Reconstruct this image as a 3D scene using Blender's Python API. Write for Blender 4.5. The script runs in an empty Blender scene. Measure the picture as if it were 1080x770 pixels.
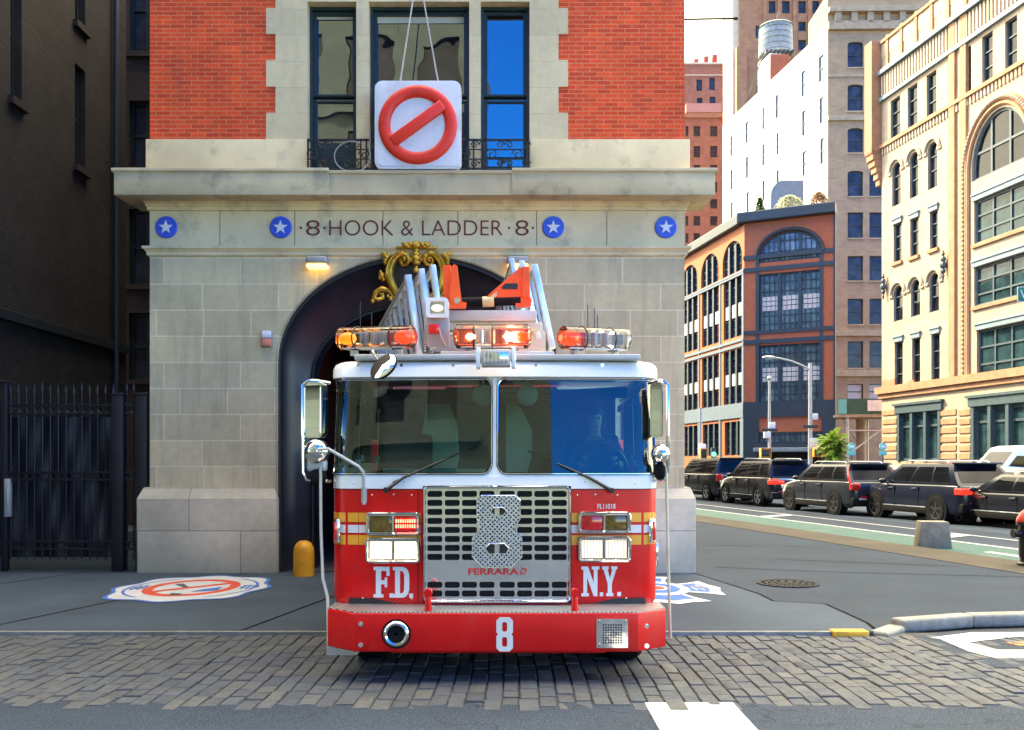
import bpy, bmesh, math, random
from mathutils import Vector, Matrix, Euler
R = math.radians
random.seed(8)
scene = bpy.context.scene
COL = scene.collection

# ------------------------------------------------------------------ measuring
FPX, HOR, EYE = 950.0, 488.0, 1.65           # focal length in photo pixels, horizon row, eye height
def wx(px, Y): return (px - 540.0) / FPX * Y
def wz(py, Y): return EYE + (HOR - py) / FPX * Y
def P(px, py, Y): return Vector((wx(px, Y), Y, wz(py, Y)))
def G(px, py):                                # ground point seen at a pixel
    Y = EYE * FPX / (py - HOR)
    return (wx(px, Y), Y)

# ------------------------------------------------------------------ materials
def _nt(name):
    m = bpy.data.materials.new(name); m.use_nodes = True
    nt = m.node_tree; nt.nodes.clear()
    out = nt.nodes.new('ShaderNodeOutputMaterial')
    b = nt.nodes.new('ShaderNodeBsdfPrincipled')
    nt.links.new(b.outputs[0], out.inputs[0])
    return m, nt, b, out
def _n(nt, t, **kw):
    n = nt.nodes.new(t)
    for k, v in kw.items(): setattr(n, k, v)
    return n
def _math(nt, op, a, b=None, c=None):
    n = nt.nodes.new('ShaderNodeMath'); n.operation = op
    for i, v in enumerate((a, b, c)):
        if v is None: continue
        if isinstance(v, (int, float)): n.inputs[i].default_value = v
        else: nt.links.new(v, n.inputs[i])
    return n.outputs[0]
def _mix(nt, fac, a, b, mode='MIX'):
    n = nt.nodes.new('ShaderNodeMix'); n.data_type = 'RGBA'; n.blend_type = mode
    if isinstance(fac, (int, float)): n.inputs[0].default_value = fac
    else: nt.links.new(fac, n.inputs[0])
    for i, v in ((6, a), (7, b)):
        if isinstance(v, (tuple, list)): n.inputs[i].default_value = (*v[:3], 1)
        else: nt.links.new(v, n.inputs[i])
    return n.outputs[2]
def _noise(nt, vec, scale, detail=4, rough=.55):
    n = nt.nodes.new('ShaderNodeTexNoise'); n.inputs['Scale'].default_value = scale
    n.inputs['Detail'].default_value = detail; n.inputs['Roughness'].default_value = rough
    if vec is not None: nt.links.new(vec, n.inputs['Vector'])
    return n.outputs['Fac']
def _ramp(nt, fac, lo, hi, a=0.0, b=1.0):
    n = nt.nodes.new('ShaderNodeMapRange'); nt.links.new(fac, n.inputs[0])
    for i, v in ((1, lo), (2, hi), (3, a), (4, b)): n.inputs[i].default_value = v
    return n.outputs[0]
def _coord(nt): return nt.nodes.new('ShaderNodeTexCoord').outputs['Object']
def _bump(nt, b, h, strength=.3, dist=.01):
    n = nt.nodes.new('ShaderNodeBump'); n.inputs['Strength'].default_value = strength
    n.inputs['Distance'].default_value = dist
    nt.links.new(h, n.inputs['Height']); nt.links.new(n.outputs[0], b.inputs['Normal'])

def mat(name, col, rough=.5, metal=0, var=.12, vscale=3.0, bump=0, bscale=40, coat=0, ior=None, rvar=0, dirt=None, dscale=1.5, spec=None):
    m, nt, b, out = _nt(name)
    c = _coord(nt)
    f = _noise(nt, c, vscale, 5)
    dark = tuple(v * (1 - var) for v in col); lite = tuple(min(1, v * (1 + var)) for v in col)
    base = _mix(nt, _ramp(nt, f, .3, .7), dark, lite)
    if dirt:
        d = _noise(nt, c, dscale, 8, .65)
        base = _mix(nt, _ramp(nt, d, .52, .75, 0, dirt[3] if len(dirt) > 3 else .6), base, dirt[:3])
    nt.links.new(base, b.inputs['Base Color'])
    b.inputs['Roughness'].default_value = rough
    if rvar: nt.links.new(_ramp(nt, _noise(nt, c, vscale * 2.3, 6), .3, .7, max(.02, rough - rvar), rough + rvar), b.inputs['Roughness'])
    b.inputs['Metallic'].default_value = metal
    b.inputs['Coat Weight'].default_value = coat
    b.inputs['Coat Roughness'].default_value = .04
    if ior: b.inputs['IOR'].default_value = ior
    if spec is not None: b.inputs['Specular IOR Level'].default_value = spec
    if bump: _bump(nt, b, _noise(nt, c, bscale, 4), bump, .01)
    return m

def emit(name, col, strength, base=None):
    m, nt, b, out = _nt(name)
    b.inputs['Base Color'].default_value = (*(base or col), 1)
    b.inputs['Emission Color'].default_value = (*col, 1)
    f = _noise(nt, _coord(nt), 30, 2)
    nt.links.new(_ramp(nt, f, .3, .7, strength * .7, strength * 1.3), b.inputs['Emission Strength'])
    b.inputs['Roughness'].default_value = .2
    return m

def glass(name, tint=(.75, .85, .8), ior=1.9, rough=.0):
    """see-through pane: fresnel reflection over a tinted clear pane"""
    m, nt, b, out = _nt(name); nt.nodes.remove(b)
    tr = _n(nt, 'ShaderNodeBsdfTransparent'); tr.inputs[0].default_value = (*tint, 1)
    gl = _n(nt, 'ShaderNodeBsdfGlossy'); gl.inputs['Roughness'].default_value = rough
    fr = _n(nt, 'ShaderNodeFresnel'); fr.inputs[0].default_value = ior
    # a trace of film and dust
    du = _n(nt, 'ShaderNodeBsdfDiffuse'); du.inputs[0].default_value = (.4, .42, .42, 1)
    mx = _n(nt, 'ShaderNodeMixShader'); nt.links.new(fr.outputs[0], mx.inputs[0])
    nt.links.new(tr.outputs[0], mx.inputs[1]); nt.links.new(gl.outputs[0], mx.inputs[2])
    m2 = _n(nt, 'ShaderNodeMixShader')
    nt.links.new(_ramp(nt, _noise(nt, _coord(nt), 3, 6), .4, .8, .004, .03), m2.inputs[0])
    nt.links.new(mx.outputs[0], m2.inputs[1]); nt.links.new(du.outputs[0], m2.inputs[2])
    nt.links.new(m2.outputs[0], out.inputs[0])
    return m

def pane_mat(name, col=(.02, .025, .03), ior=2.0, rough=.02, wav=.0, spec=.5):
    m, nt, b, out = _nt(name)
    f = _noise(nt, _coord(nt), 1.3, 4)
    nt.links.new(_mix(nt, _ramp(nt, f, .35, .65), tuple(v * .6 for v in col), tuple(v * 1.5 for v in col)), b.inputs['Base Color'])
    b.inputs['Roughness'].default_value = rough; b.inputs['IOR'].default_value = ior; b.inputs['Specular IOR Level'].default_value = spec
    if wav: _bump(nt, b, _noise(nt, _coord(nt), .9, 2), wav, .05)
    return m

def blockwork(name, c1, c2, mortar, bw, bh, ms, plane='xz', off=(0, 0), rough=.85, var=.18, bump=.4, stain=None, offset=.5, squash=1.0, bias=0.0, fine=60):
    """brick or stone courses laid out in metres on the wall's own plane"""
    m, nt, b, out = _nt(name)
    c = _coord(nt)
    s = _n(nt, 'ShaderNodeSeparateXYZ'); nt.links.new(c, s.inputs[0])
    k = {'x': 0, 'y': 1, 'z': 2}
    cb = _n(nt, 'ShaderNodeCombineXYZ')
    nt.links.new(_math(nt, 'ADD', s.outputs[k[plane[0]]], off[0]), cb.inputs[0])
    nt.links.new(_math(nt, 'ADD', s.outputs[k[plane[1]]], off[1]), cb.inputs[1])
    br = _n(nt, 'ShaderNodeTexBrick'); nt.links.new(cb.outputs[0], br.inputs['Vector'])
    br.offset = offset; br.squash = squash; br.squash_frequency = 3; br.offset_frequency = 2
    br.inputs['Scale'].default_value = 1.0; br.inputs['Brick Width'].default_value = bw
    br.inputs['Row Height'].default_value = bh; br.inputs['Mortar Size'].default_value = ms
    br.inputs['Mortar Smooth'].default_value = .2; br.inputs['Bias'].default_value = bias
    br.inputs['Color1'].default_value = (*c1, 1); br.inputs['Color2'].default_value = (*c2, 1)
    br.inputs['Mortar'].default_value = (*mortar, 1)
    n1 = _noise(nt, c, .9, 6, .6); n2 = _noise(nt, c, 9, 5, .6)
    v = _math(nt, 'ADD', _ramp(nt, n1, .3, .7, 1 - var, 1 + var), _ramp(nt, n2, .3, .7, -var * .5, var * .5))
    cc = _n(nt, 'ShaderNodeCombineColor')
    for i in range(3): nt.links.new(v, cc.inputs[i])
    base = _mix(nt, 1.0, br.outputs['Color'], cc.outputs[0], 'MULTIPLY')
    if stain:
        # rain streaks: noise stretched along the height
        mp = _n(nt, 'ShaderNodeMapping'); mp.inputs['Scale'].default_value = (3.5, 3.5, .35)
        nt.links.new(c, mp.inputs[0])
        base = _mix(nt, _ramp(nt, _noise(nt, mp.outputs[0], 1.4, 7, .65), .5, .8, 0, stain[3]), base, stain[:3])
    nt.links.new(base, b.inputs['Base Color']); b.inputs['Roughness'].default_value = rough
    h = _math(nt, 'SUBTRACT', _math(nt, 'MULTIPLY', _noise(nt, c, fine, 4), .5), br.outputs['Fac'])
    _bump(nt, b, h, bump, .008)
    return m

# ------------------------------------------------------------------ mesh builder
class MB:
    def __init__(s): s.bm = bmesh.new(); s.mi = 0
    def _fin(s, vs, M):
        if M is not None: bmesh.ops.transform(s.bm, matrix=M, verts=vs)
    def box(s, x0, x1, y0, y1, z0, z1, bev=0, seg=2, M=None):
        v = [s.bm.verts.new(p) for p in ((x0,y0,z0),(x1,y0,z0),(x1,y1,z0),(x0,y1,z0),(x0,y0,z1),(x1,y0,z1),(x1,y1,z1),(x0,y1,z1))]
        fs = [s.bm.faces.new([v[i] for i in f]) for f in ((3,2,1,0),(4,5,6,7),(0,1,5,4),(1,2,6,5),(2,3,7,6),(3,0,4,7))]
        for f in fs: f.material_index = s.mi
        if bev:
            es = list({e for f in fs for e in f.edges})
            r = bmesh.ops.bevel(s.bm, geom=es, offset=bev, segments=seg, profile=.5, affect='EDGES', clamp_overlap=True)
            v = list({q for f in r['faces'] for q in f.verts} | {q for q in v if q.is_valid})
        s._fin(v, M); return s
    def frustum(s, x0, x1, y0, y1, z0, z1, ix, iy=None, bev=0):
        iy = ix if iy is None else iy
        v = [s.bm.verts.new(p) for p in ((x0,y0,z0),(x1,y0,z0),(x1,y1,z0),(x0,y1,z0),(x0+ix,y0+iy,z1),(x1-ix,y0+iy,z1),(x1-ix,y1-iy,z1),(x0+ix,y1-iy,z1))]
        fs = [s.bm.faces.new([v[i] for i in f]) for f in ((3,2,1,0),(4,5,6,7),(0,1,5,4),(1,2,6,5),(2,3,7,6),(3,0,4,7))]
        if bev:
            bmesh.ops.bevel(s.bm, geom=list({e for f in fs for e in f.edges}), offset=bev, segments=2, profile=.5, affect='EDGES')
        return s
    def cyl(s, p0, p1, r0, r1=None, n=16, caps=True):
        r1 = r0 if r1 is None else r1
        p0, p1 = Vector(p0), Vector(p1); d = (p1 - p0).normalized()
        a = d.orthogonal().normalized(); b = d.cross(a)
        ring = []
        for p, r in ((p0, r0), (p1, r1)):
            ring.append([s.bm.verts.new(p + (a * math.cos(t) + b * math.sin(t)) * r) for t in [2*math.pi*i/n for i in range(n)]])
        for i in range(n):
            f = s.bm.faces.new((ring[0][i], ring[0][(i+1)%n], ring[1][(i+1)%n], ring[1][i])); f.material_index = s.mi
        if caps:
            s.bm.faces.new(ring[0][::-1]).material_index = s.mi; s.bm.faces.new(ring[1]).material_index = s.mi
        return s
    def tube(s, pts, r, n=8, closed=False, rs=None):
        pts = [Vector(p) for p in pts]; m = len(pts); rings = []
        up = None
        for i, p in enumerate(pts):
            if closed: d = pts[(i+1)%m] - pts[i-1]
            else: d = pts[min(i+1, m-1)] - pts[max(i-1, 0)]
            d.normalize()
            if up is None: up = d.orthogonal().normalized()
            a = (up - d * up.dot(d))
            a = a.normalized() if a.length > 1e-6 else d.orthogonal().normalized()
            up = a; b = d.cross(a); rr = rs[i] if rs else r
            rings.append([s.bm.verts.new(p + (a*math.cos(t) + b*math.sin(t))*rr) for t in [2*math.pi*k/n for k in range(n)]])
        for i in range(m if closed else m-1):
            A, B = rings[i], rings[(i+1)%m]
            for k in range(n):
                s.bm.faces.new((A[k], A[(k+1)%n], B[(k+1)%n], B[k])).material_index = s.mi
        if not closed:
            s.bm.faces.new(rings[0][::-1]).material_index = s.mi; s.bm.faces.new(rings[-1]).material_index = s.mi
        return s
    def lathe(s, prof, c=(0,0,0), axis='z', n=24, M=None, caps=True):
        rings = []; c = Vector(c); vs = []
        for r, h in prof:
            ring = []
            for i in range(n):
                t = 2*math.pi*i/n; x, y = r*math.cos(t), r*math.sin(t)
                p = {'z': (x, y, h), 'y': (x, h, y), 'x': (h, x, y)}[axis]
                ring.append(s.bm.verts.new(Vector(p) + c))
            rings.append(ring); vs += ring
        for A, B in zip(rings, rings[1:]):
            for i in range(n): s.bm.faces.new((A[i], A[(i+1)%n], B[(i+1)%n], B[i])).material_index = s.mi
        for A, fl in (((rings[0], 1), (rings[-1], 0)) if caps else ()):
            s.bm.faces.new(A[::-1] if fl else A).material_index = s.mi
        s._fin(vs, M); return s
    def ball(s, c, r, n=16, m=10, M=None):
        if isinstance(r, (int, float)): r = (r, r, r)
        T = Matrix.Translation(Vector(c)) @ Matrix.Diagonal((*r, 1))
        if M is not None: T = M @ T
        bmesh.ops.create_uvsphere(s.bm, u_segments=n, v_segments=m, radius=1, matrix=T); return s
    def prism(s, pts, fn, d0, d1):
        """closed outline (2-D) pushed from depth d0 to d1; fn(u, v, d) -> point"""
        A = [s.bm.verts.new(fn(u, v, d0)) for u, v in pts]; B = [s.bm.verts.new(fn(u, v, d1)) for u, v in pts]
        n = len(pts)
        s.bm.faces.new(A).material_index = s.mi; s.bm.faces.new(B[::-1]).material_index = s.mi
        for i in range(n): s.bm.faces.new((A[i], B[i], B[(i+1)%n], A[(i+1)%n])).material_index = s.mi
        return s
    def plate(s, outer, holes, fn, d0, d1, back=True):
        """outline with holes, front at d0, back at d1, hole and rim walls between"""
        loops = [outer] + list(holes); fe = []; be = []; 
        F = []; B = []
        for L in loops:
            a = [s.bm.verts.new(fn(u, v, d0)) for u, v in L]; b = [s.bm.verts.new(fn(u, v, d1)) for u, v in L]
            F.append(a); B.append(b); n = len(L)
            for i in range(n):
                fe.append(s.bm.edges.new((a[i], a[(i+1)%n])))
            if back:
                for i in range(n): be.append(s.bm.edges.new((b[i], b[(i+1)%n])))
        r = bmesh.ops.triangle_fill(s.bm, use_beauty=True, use_dissolve=False, edges=fe)
        for g in r['geom']:
            if isinstance(g, bmesh.types.BMFace): g.material_index = s.mi
        if back:
            r = bmesh.ops.triangle_fill(s.bm, use_beauty=True, use_dissolve=False, edges=be)
            for g in r['geom']:
                if isinstance(g, bmesh.types.BMFace): g.material_index = s.mi
        for a, b in zip(F, B):
            n = len(a)
            for i in range(n): s.bm.faces.new((a[i], a[(i+1)%n], b[(i+1)%n], b[i])).material_index = s.mi
        return s
    def grid(s, rows):
        V = [[s.bm.verts.new(p) for p in r] for r in rows]
        for a, b in zip(V, V[1:]):
            for i in range(len(a)-1):
                try: s.bm.faces.new((a[i], a[i+1], b[i+1], b[i])).material_index = s.mi
                except ValueError: pass
        return s
    def quad(s, *ps):
        s.bm.faces.new([s.bm.verts.new(p) for p in ps]).material_index = s.mi; return s
    def build(s, name, m, parent=None, smooth=35, world=False, recalc=True):
        bmesh.ops.remove_doubles(s.bm, verts=s.bm.verts, dist=1e-6)
        if recalc: bmesh.ops.recalc_face_normals(s.bm, faces=s.bm.faces)
        me = bpy.data.meshes.new(name); s.bm.to_mesh(me); s.bm.free()
        for q in (m if isinstance(m, (list, tuple)) else [m]): me.materials.append(q)
        if smooth:
            me.shade_smooth(); me.set_sharp_from_angle(angle=R(smooth))
        o = bpy.data.objects.new(name, me); COL.objects.link(o)
        if parent is not None:
            o.parent = parent
            if world:
                w = Vector((0, 0, 0)); q = parent
                while q is not None: w += q.location; q = q.parent
                o.location = -w
        return o

def XZ(y0=0.0):  # wall plane facing -Y: depth grows away from the viewer
    return lambda u, v, d: (u, y0 + d, v)
def XY(z0=0.0): return lambda u, v, d: (u, v, z0 + d)
def rrect(x0, x1, z0, z1, r, n=4):
    pts = []
    for cx, cz, a in ((x1-r, z1-r, 0), (x0+r, z1-r, 90), (x0+r, z0+r, 180), (x1-r, z0+r, 270)):
        for i in range(n+1):
            t = R(a + 90*i/n); pts.append((cx + r*math.cos(t), cz + r*math.sin(t)))
    return pts
def circ(cx, cz, r, n=24, rz=None):
    rz = r if rz is None else rz
    return [(cx + r*math.cos(2*math.pi*i/n), cz + rz*math.sin(2*math.pi*i/n)) for i in range(n)]
def rect(x0, x1, z0, z1): return [(x0, z0), (x1, z0), (x1, z1), (x0, z1)]
def archtop(x0, x1, z0, zs, zt, n=14):
    """opening with a round head: springing zs, crown zt"""
    c = (x0+x1)/2; a = (x1-x0)/2
    return [(x0, z0), (x1, z0)] + [(c + a*math.cos(math.pi*i/n), zs + (zt-zs)*math.sin(math.pi*i/n)) for i in range(n+1)]

def empty(name, loc=(0,0,0), rz=0.0, label=None, cat=None, group=None):
    o = bpy.data.objects.new(name, None); COL.objects.link(o)
    o.location = loc; o.rotation_euler = (0, 0, rz); o.empty_display_size = .2
    tag(o, label, cat, group); return o
def tag(o, label=None, cat=None, group=None, kind=None):
    if label: o['label'] = label
    if cat: o['category'] = cat
    if group: o['group'] = group
    if kind: o['kind'] = kind
    return o
def copy_tree(o, parent=None):
    c = o.copy(); COL.objects.link(c); c.parent = parent
    if parent is not None: c.matrix_parent_inverse = o.matrix_parent_inverse.copy()
    for ch in list(o.children): copy_tree(ch, c)
    return c
def explode(o):
    """one object per loose piece of a mesh"""
    bm = bmesh.new(); bm.from_mesh(o.data); bm.verts.ensure_lookup_table()
    seen = set(); isl = []
    for v in bm.verts:
        if v.index in seen: continue
        st = [v]; cur = []; seen.add(v.index)
        while st:
            q = st.pop(); cur.append(q.index)
            for e in q.link_edges:
                w = e.other_vert(q)
                if w.index not in seen: seen.add(w.index); st.append(w)
        isl.append(set(cur))
    bm.free()
    if len(isl) < 2: return
    src = o.data
    for k, S in enumerate(isl):
        me = src.copy(); bm = bmesh.new(); bm.from_mesh(me)
        bmesh.ops.delete(bm, geom=[v for v in bm.verts if v.index not in S], context='VERTS')
        bm.to_mesh(me); bm.free()
        if k == 0: o.data = me
        else:
            c = o.copy(); c.data = me; COL.objects.link(c)
            for ch in (): pass
def text_obj(name, body, size, m, parent, loc, rot=(R(90), 0, 0), extrude=.004, sx=1.0, align='CENTER', offset=0.0):
    cu = bpy.data.curves.new(name, 'FONT'); cu.body = body; cu.size = size; cu.align_x = align
    cu.extrude = extrude; cu.offset = offset
    t = bpy.data.objects.new(name, cu); COL.objects.link(t)
    bpy.context.view_layer.update()
    dg = bpy.context.evaluated_depsgraph_get()
    me = bpy.data.meshes.new_from_object(t.evaluated_get(dg))
    bpy.data.objects.remove(t); bpy.data.curves.remove(cu)
    me.materials.clear(); me.materials.append(m)
    o = bpy.data.objects.new(name, me); COL.objects.link(o)
    o.location = loc; o.rotation_euler = rot; o.scale = (sx, 1, 1)
    if parent is not None: o.parent = parent
    return o
# ------------------------------------------------------------------ palette
def road_mat(name, base, spec, crack=.5, agg=220, stainc=(.02,.02,.022), sc=.7):
    m, nt, b, out = _nt(name); c = _coord(nt)
    f = _noise(nt, c, sc, 6, .6); g = _noise(nt, c, agg, 2, .6)
    col = _mix(nt, _ramp(nt, f, .3, .7), tuple(v*.78 for v in base), tuple(v*1.22 for v in base))
    col = _mix(nt, _ramp(nt, g, .5, .68, 0, .75), col, spec)
    st = _noise(nt, c, .35, 8, .7)
    col = _mix(nt, _ramp(nt, st, .56, .74, 0, .55), col, stainc)
    v = _n(nt, 'ShaderNodeTexVoronoi', feature='DISTANCE_TO_EDGE'); v.inputs['Scale'].default_value = .45
    w = _n(nt, 'ShaderNodeVectorMath', operation='ADD'); nt.links.new(c, w.inputs[0])
    nn = _n(nt, 'ShaderNodeTexNoise'); nn.inputs['Scale'].default_value = 1.6; nn.inputs['Detail'].default_value = 6
    nt.links.new(c, nn.inputs['Vector']); nt.links.new(nn.outputs['Color'], w.inputs[1]); nt.links.new(w.outputs[0], v.inputs['Vector'])
    col = _mix(nt, _ramp(nt, v.outputs['Distance'], 0, .006, crack, 0), col, tuple(x*.5 for x in stainc))
    gv = _n(nt, 'ShaderNodeTexVoronoi'); gv.inputs['Scale'].default_value = 3.2; nt.links.new(c, gv.inputs['Vector'])
    col = _mix(nt, _ramp(nt, gv.outputs['Distance'], .05, .075, .55, 0), col, tuple(x*.6 for x in stainc))
    nt.links.new(col, b.inputs['Base Color']); b.inputs['Roughness'].default_value = .88; b.inputs['Specular IOR Level'].default_value = .15
    _bump(nt, b, _math(nt, 'ADD', _math(nt, 'MULTIPLY', g, .6), f), .25, .006)
    return m
def island_mat(name, stops, rough=.75, bscale=45, bump=.5, grime=(.03,.033,.038)):
    m, nt, b, out = _nt(name); c = _coord(nt)
    g = _n(nt, 'ShaderNodeNewGeometry')
    rp = _n(nt, 'ShaderNodeValToRGB'); rp.color_ramp.interpolation = 'LINEAR'
    els = rp.color_ramp.elements
    while len(els) < len(stops): els.new(.5)
    for i, s_ in enumerate(stops): els[i].position = i/(len(stops)-1); els[i].color = (*s_, 1)
    nt.links.new(g.outputs['Random Per Island'], rp.inputs[0])
    n1 = _noise(nt, c, 14, 6, .65); n2 = _noise(nt, c, .8, 6, .6)
    col = _mix(nt, _ramp(nt, n1, .5, .75, 0, .5), rp.outputs[0], grime)
    col = _mix(nt, _ramp(nt, n2, .5, .72, 0, .45), col, (.085, .08, .065))
    nt.links.new(col, b.inputs['Base Color']); b.inputs['Roughness'].default_value = rough; b.inputs['Specular IOR Level'].default_value = .3
    nt.links.new(_ramp(nt, n1, .3, .7, rough-.1, rough+.15), b.inputs['Roughness'])
    _bump(nt, b, _noise(nt, c, bscale, 5), bump, .006)
    return m
def leaf_mat(name, a, bcol):
    m, nt, b, out = _nt(name)
    g = _n(nt, 'ShaderNodeNewGeometry')
    col = _mix(nt, g.outputs['Random Per Island'], a, bcol)
    nt.links.new(col, b.inputs['Base Color']); b.inputs['Roughness'].default_value = .5
    tl = _n(nt, 'ShaderNodeBsdfTranslucent'); nt.links.new(col, tl.inputs[0])
    mx = _n(nt, 'ShaderNodeMixShader'); mx.inputs[0].default_value = .35
    nt.links.new(b.outputs[0], mx.inputs[1]); nt.links.new(tl.outputs[0], mx.inputs[2]); nt.links.new(mx.outputs[0], out.inputs[0])
    return m
def band_mat(name, c0, c1, scale, dirn='X', rough=.35, metal=.8):
    """fine ribbed tread: alternating bars along one axis"""
    m, nt, b, out = _nt(name); c = _coord(nt)
    s = _n(nt, 'ShaderNodeSeparateXYZ'); nt.links.new(c, s.inputs[0])
    a = _math(nt, 'ADD', s.outputs[0], _math(nt, 'MULTIPLY', s.outputs[1], .6))
    w = _math(nt, 'SINE', _math(nt, 'MULTIPLY', a, scale))
    nt.links.new(_mix(nt, _ramp(nt, w, -.3, .3), c0, c1), b.inputs['Base Color'])
    b.inputs['Roughness'].default_value = rough; b.inputs['Metallic'].default_value = metal
    _bump(nt, b, w, .6, .004)
    return m
def dots_mat(name, plate_c, dot_c, pitch, r, metal=.9, rough=.25):
    """perforated plate: round dark holes on a square-staggered grid in x and z"""
    m, nt, b, out = _nt(name); c = _coord(nt)
    v = _n(nt, 'ShaderNodeTexVoronoi', voronoi_dimensions='2D'); v.inputs['Scale'].default_value = 1/pitch; v.inputs['Randomness'].default_value = .25
    s = _n(nt, 'ShaderNodeSeparateXYZ'); nt.links.new(c, s.inputs[0])
    cb = _n(nt, 'ShaderNodeCombineXYZ')
    nt.links.new(_math(nt, 'ADD', s.outputs[0], s.outputs[2]), cb.inputs[0]); nt.links.new(_math(nt, 'SUBTRACT', s.outputs[2], s.outputs[0]), cb.inputs[1])
    nt.links.new(cb.outputs[0], v.inputs['Vector'])
    d = _ramp(nt, v.outputs['Distance'], r, r+.06)
    nt.links.new(_mix(nt, d, dot_c, plate_c), b.inputs['Base Color'])
    nt.links.new(_math(nt, 'MULTIPLY', d, metal), b.inputs['Metallic']); b.inputs['Roughness'].default_value = rough
    _bump(nt, b, d, .5, .004)
    return m

M = {}
M['asphalt'] = road_mat('asphalt', (.022,.033,.052), (.10,.125,.16), .5, 110)
M['asphalt_far'] = road_mat('asphalt_far', (.06,.062,.066), (.12,.12,.12), .2, 60)
M['walk'] = road_mat('sidewalk_slab', (.019,.031,.050), (.045,.063,.09), .12, 120, (.05,.052,.055), .8)
M['apron'] = road_mat('apron_slab', (.042,.060,.086), (.085,.11,.145), .15, 120, (.04,.042,.045), .8)
M['curb_band'] = road_mat('curb_concrete', (.06,.05,.038), (.12,.105,.085), .3, 90, (.12,.11,.09))
M['granite'] = mat('granite_curb', (.19,.2,.2), .65, 0, .3, 9, .4, 60, dirt=(.12,.13,.07,.6), dscale=4)
M['granite_block'] = mat('granite_block', (.2,.18,.14), .85, 0, .3, 6, .5, 40, dirt=(.1,.09,.06,.5), dscale=3)
M['joint'] = mat('joint_dark', (.004,.004,.005), .95, spec=.05)
M['bed'] = mat('paving_bed', (.042,.043,.044), .95, 0, .4, 8)
M['cobble'] = island_mat('cobblestone', [(.050,.061,.078), (.070,.080,.097), (.058,.069,.085), (.088,.092,.096), (.054,.065,.084), (.074,.082,.094)])
M['paint_w'] = mat('road_paint_white', (.42,.43,.44), .7, 0, .1, 3, .3, 90, dirt=(.1,.1,.1,.85), dscale=7)
M['paint_g'] = mat('road_paint_green', (.007,.070,.060), .75, 0, .15, 2, .3, 90, dirt=(.09,.12,.11,.6), dscale=1.2)
M['paint_y'] = mat('road_paint_yellow', (.62,.34,.03), .7, 0, .15, 4, .3, 60, dirt=(.2,.15,.06,.7), dscale=9)
M['paint_o'] = mat('road_paint_orange', (.7,.2,.06), .7, 0, .1)
M['emb_w'] = mat('emblem_white', (.48,.50,.52), .7, 0, .08, 5, dirt=(.25,.27,.29,.5), dscale=8)
M['emb_b'] = mat('emblem_blue', (.03,.12,.42), .7, 0, .15, 5, dirt=(.12,.15,.22,.5), dscale=8)
M['emb_r'] = mat('emblem_red', (.55,.06,.03), .7, 0, .15, 5, dirt=(.2,.1,.09,.5), dscale=8)
M['emb_k'] = mat('emblem_dark', (.06,.07,.09), .7)
# firehouse
M['stone'] = blockwork('limestone_ashlar', (.66,.545,.32), (.51,.425,.26), (.75,.64,.43), 1.12, .382, .009, off=(.35, -.066), var=.15, bump=.25, stain=(.22,.185,.14,.55), squash=.62, fine=26)
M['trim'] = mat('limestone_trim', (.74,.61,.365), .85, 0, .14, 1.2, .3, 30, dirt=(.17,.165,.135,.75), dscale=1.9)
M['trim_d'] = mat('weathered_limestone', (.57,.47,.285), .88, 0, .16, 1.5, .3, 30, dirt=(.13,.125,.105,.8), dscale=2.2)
M['granite_p'] = blockwork('granite_plinth', (.53,.48,.36), (.44,.40,.30), (.19,.18,.165), 1.5, .62, .006, off=(.3, -.04), var=.18, bump=.4, fine=120)
M['brick'] = blockwork('red_brick', (.88,.085,.016), (.60,.05,.012), (.70,.22,.10), .205, .0637, .0065, off=(.03, .012), var=.2, bump=.6, stain=(.3,.09,.055,.3))
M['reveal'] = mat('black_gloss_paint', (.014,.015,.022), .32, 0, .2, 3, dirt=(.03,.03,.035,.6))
M['dark_room'] = mat('dark_interior', (.02,.018,.018), .9)
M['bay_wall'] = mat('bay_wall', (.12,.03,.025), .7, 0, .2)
M['bay_floor'] = mat('bay_floor', (.06,.06,.06), .5)
M['win_green'] = mat('dark_green_paint', (.010,.028,.032), .4, 0, .2)
M['wpane'] = pane_mat('window_pane', (.008,.012,.014), 3.0, .0, .16)
M['gold'] = mat('gilded_carving', (.62,.36,.045), .38, .75, .25, 9, .5, 40, dirt=(.12,.06,.01,.6), dscale=14)
M['letter'] = mat('carved_letter_red', (.16,.035,.03), .8, 0, .15)
M['blue_disc'] = mat('blue_enamel', (.015,.09,.62), .35, 0, .15, 5)
M['star'] = mat('star_white', (.72,.74,.78), .5, 0, .1)
M['iron'] = mat('black_iron', (.012,.012,.014), .5, 0, .3)
M['fence_iron'] = mat('fence_iron', (.012,.012,.016), .45, 0, .3)
M['mesh_sheet'] = mat('dark_sheeting', (.007,.008,.013), .45, 0, .4, 1.2, .8, 2.0)
M['sign_w'] = mat('sign_board_white', (.70,.72,.75), .5, 0, .07, 2, dirt=(.36,.37,.38,.6), dscale=2.6)
M['sign_r'] = mat('sign_red', (.78,.03,.008), .42, 0, .16, 3, dirt=(.45,.03,.02,.5), dscale=3)
M['wire'] = mat('steel_wire', (.45,.44,.4), .5, .4)
M['lamp_box'] = mat('lamp_housing', (.33,.32,.30), .5, .2)
M['lamp_warm'] = emit('lamp_lens_warm', (1,.62,.18), .8)
M['lamp_warm_lo'] = emit('lamp_lens_dim', (1,.8,.5), 1.5)
M['strobe'] = mat('strobe_lens', (.62,.2,.14), .3)
M['yellow'] = mat('yellow_bollard', (.62,.27,.012), .5, 0, .15, 4, dirt=(.2,.1,.02,.6), dscale=5)
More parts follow.
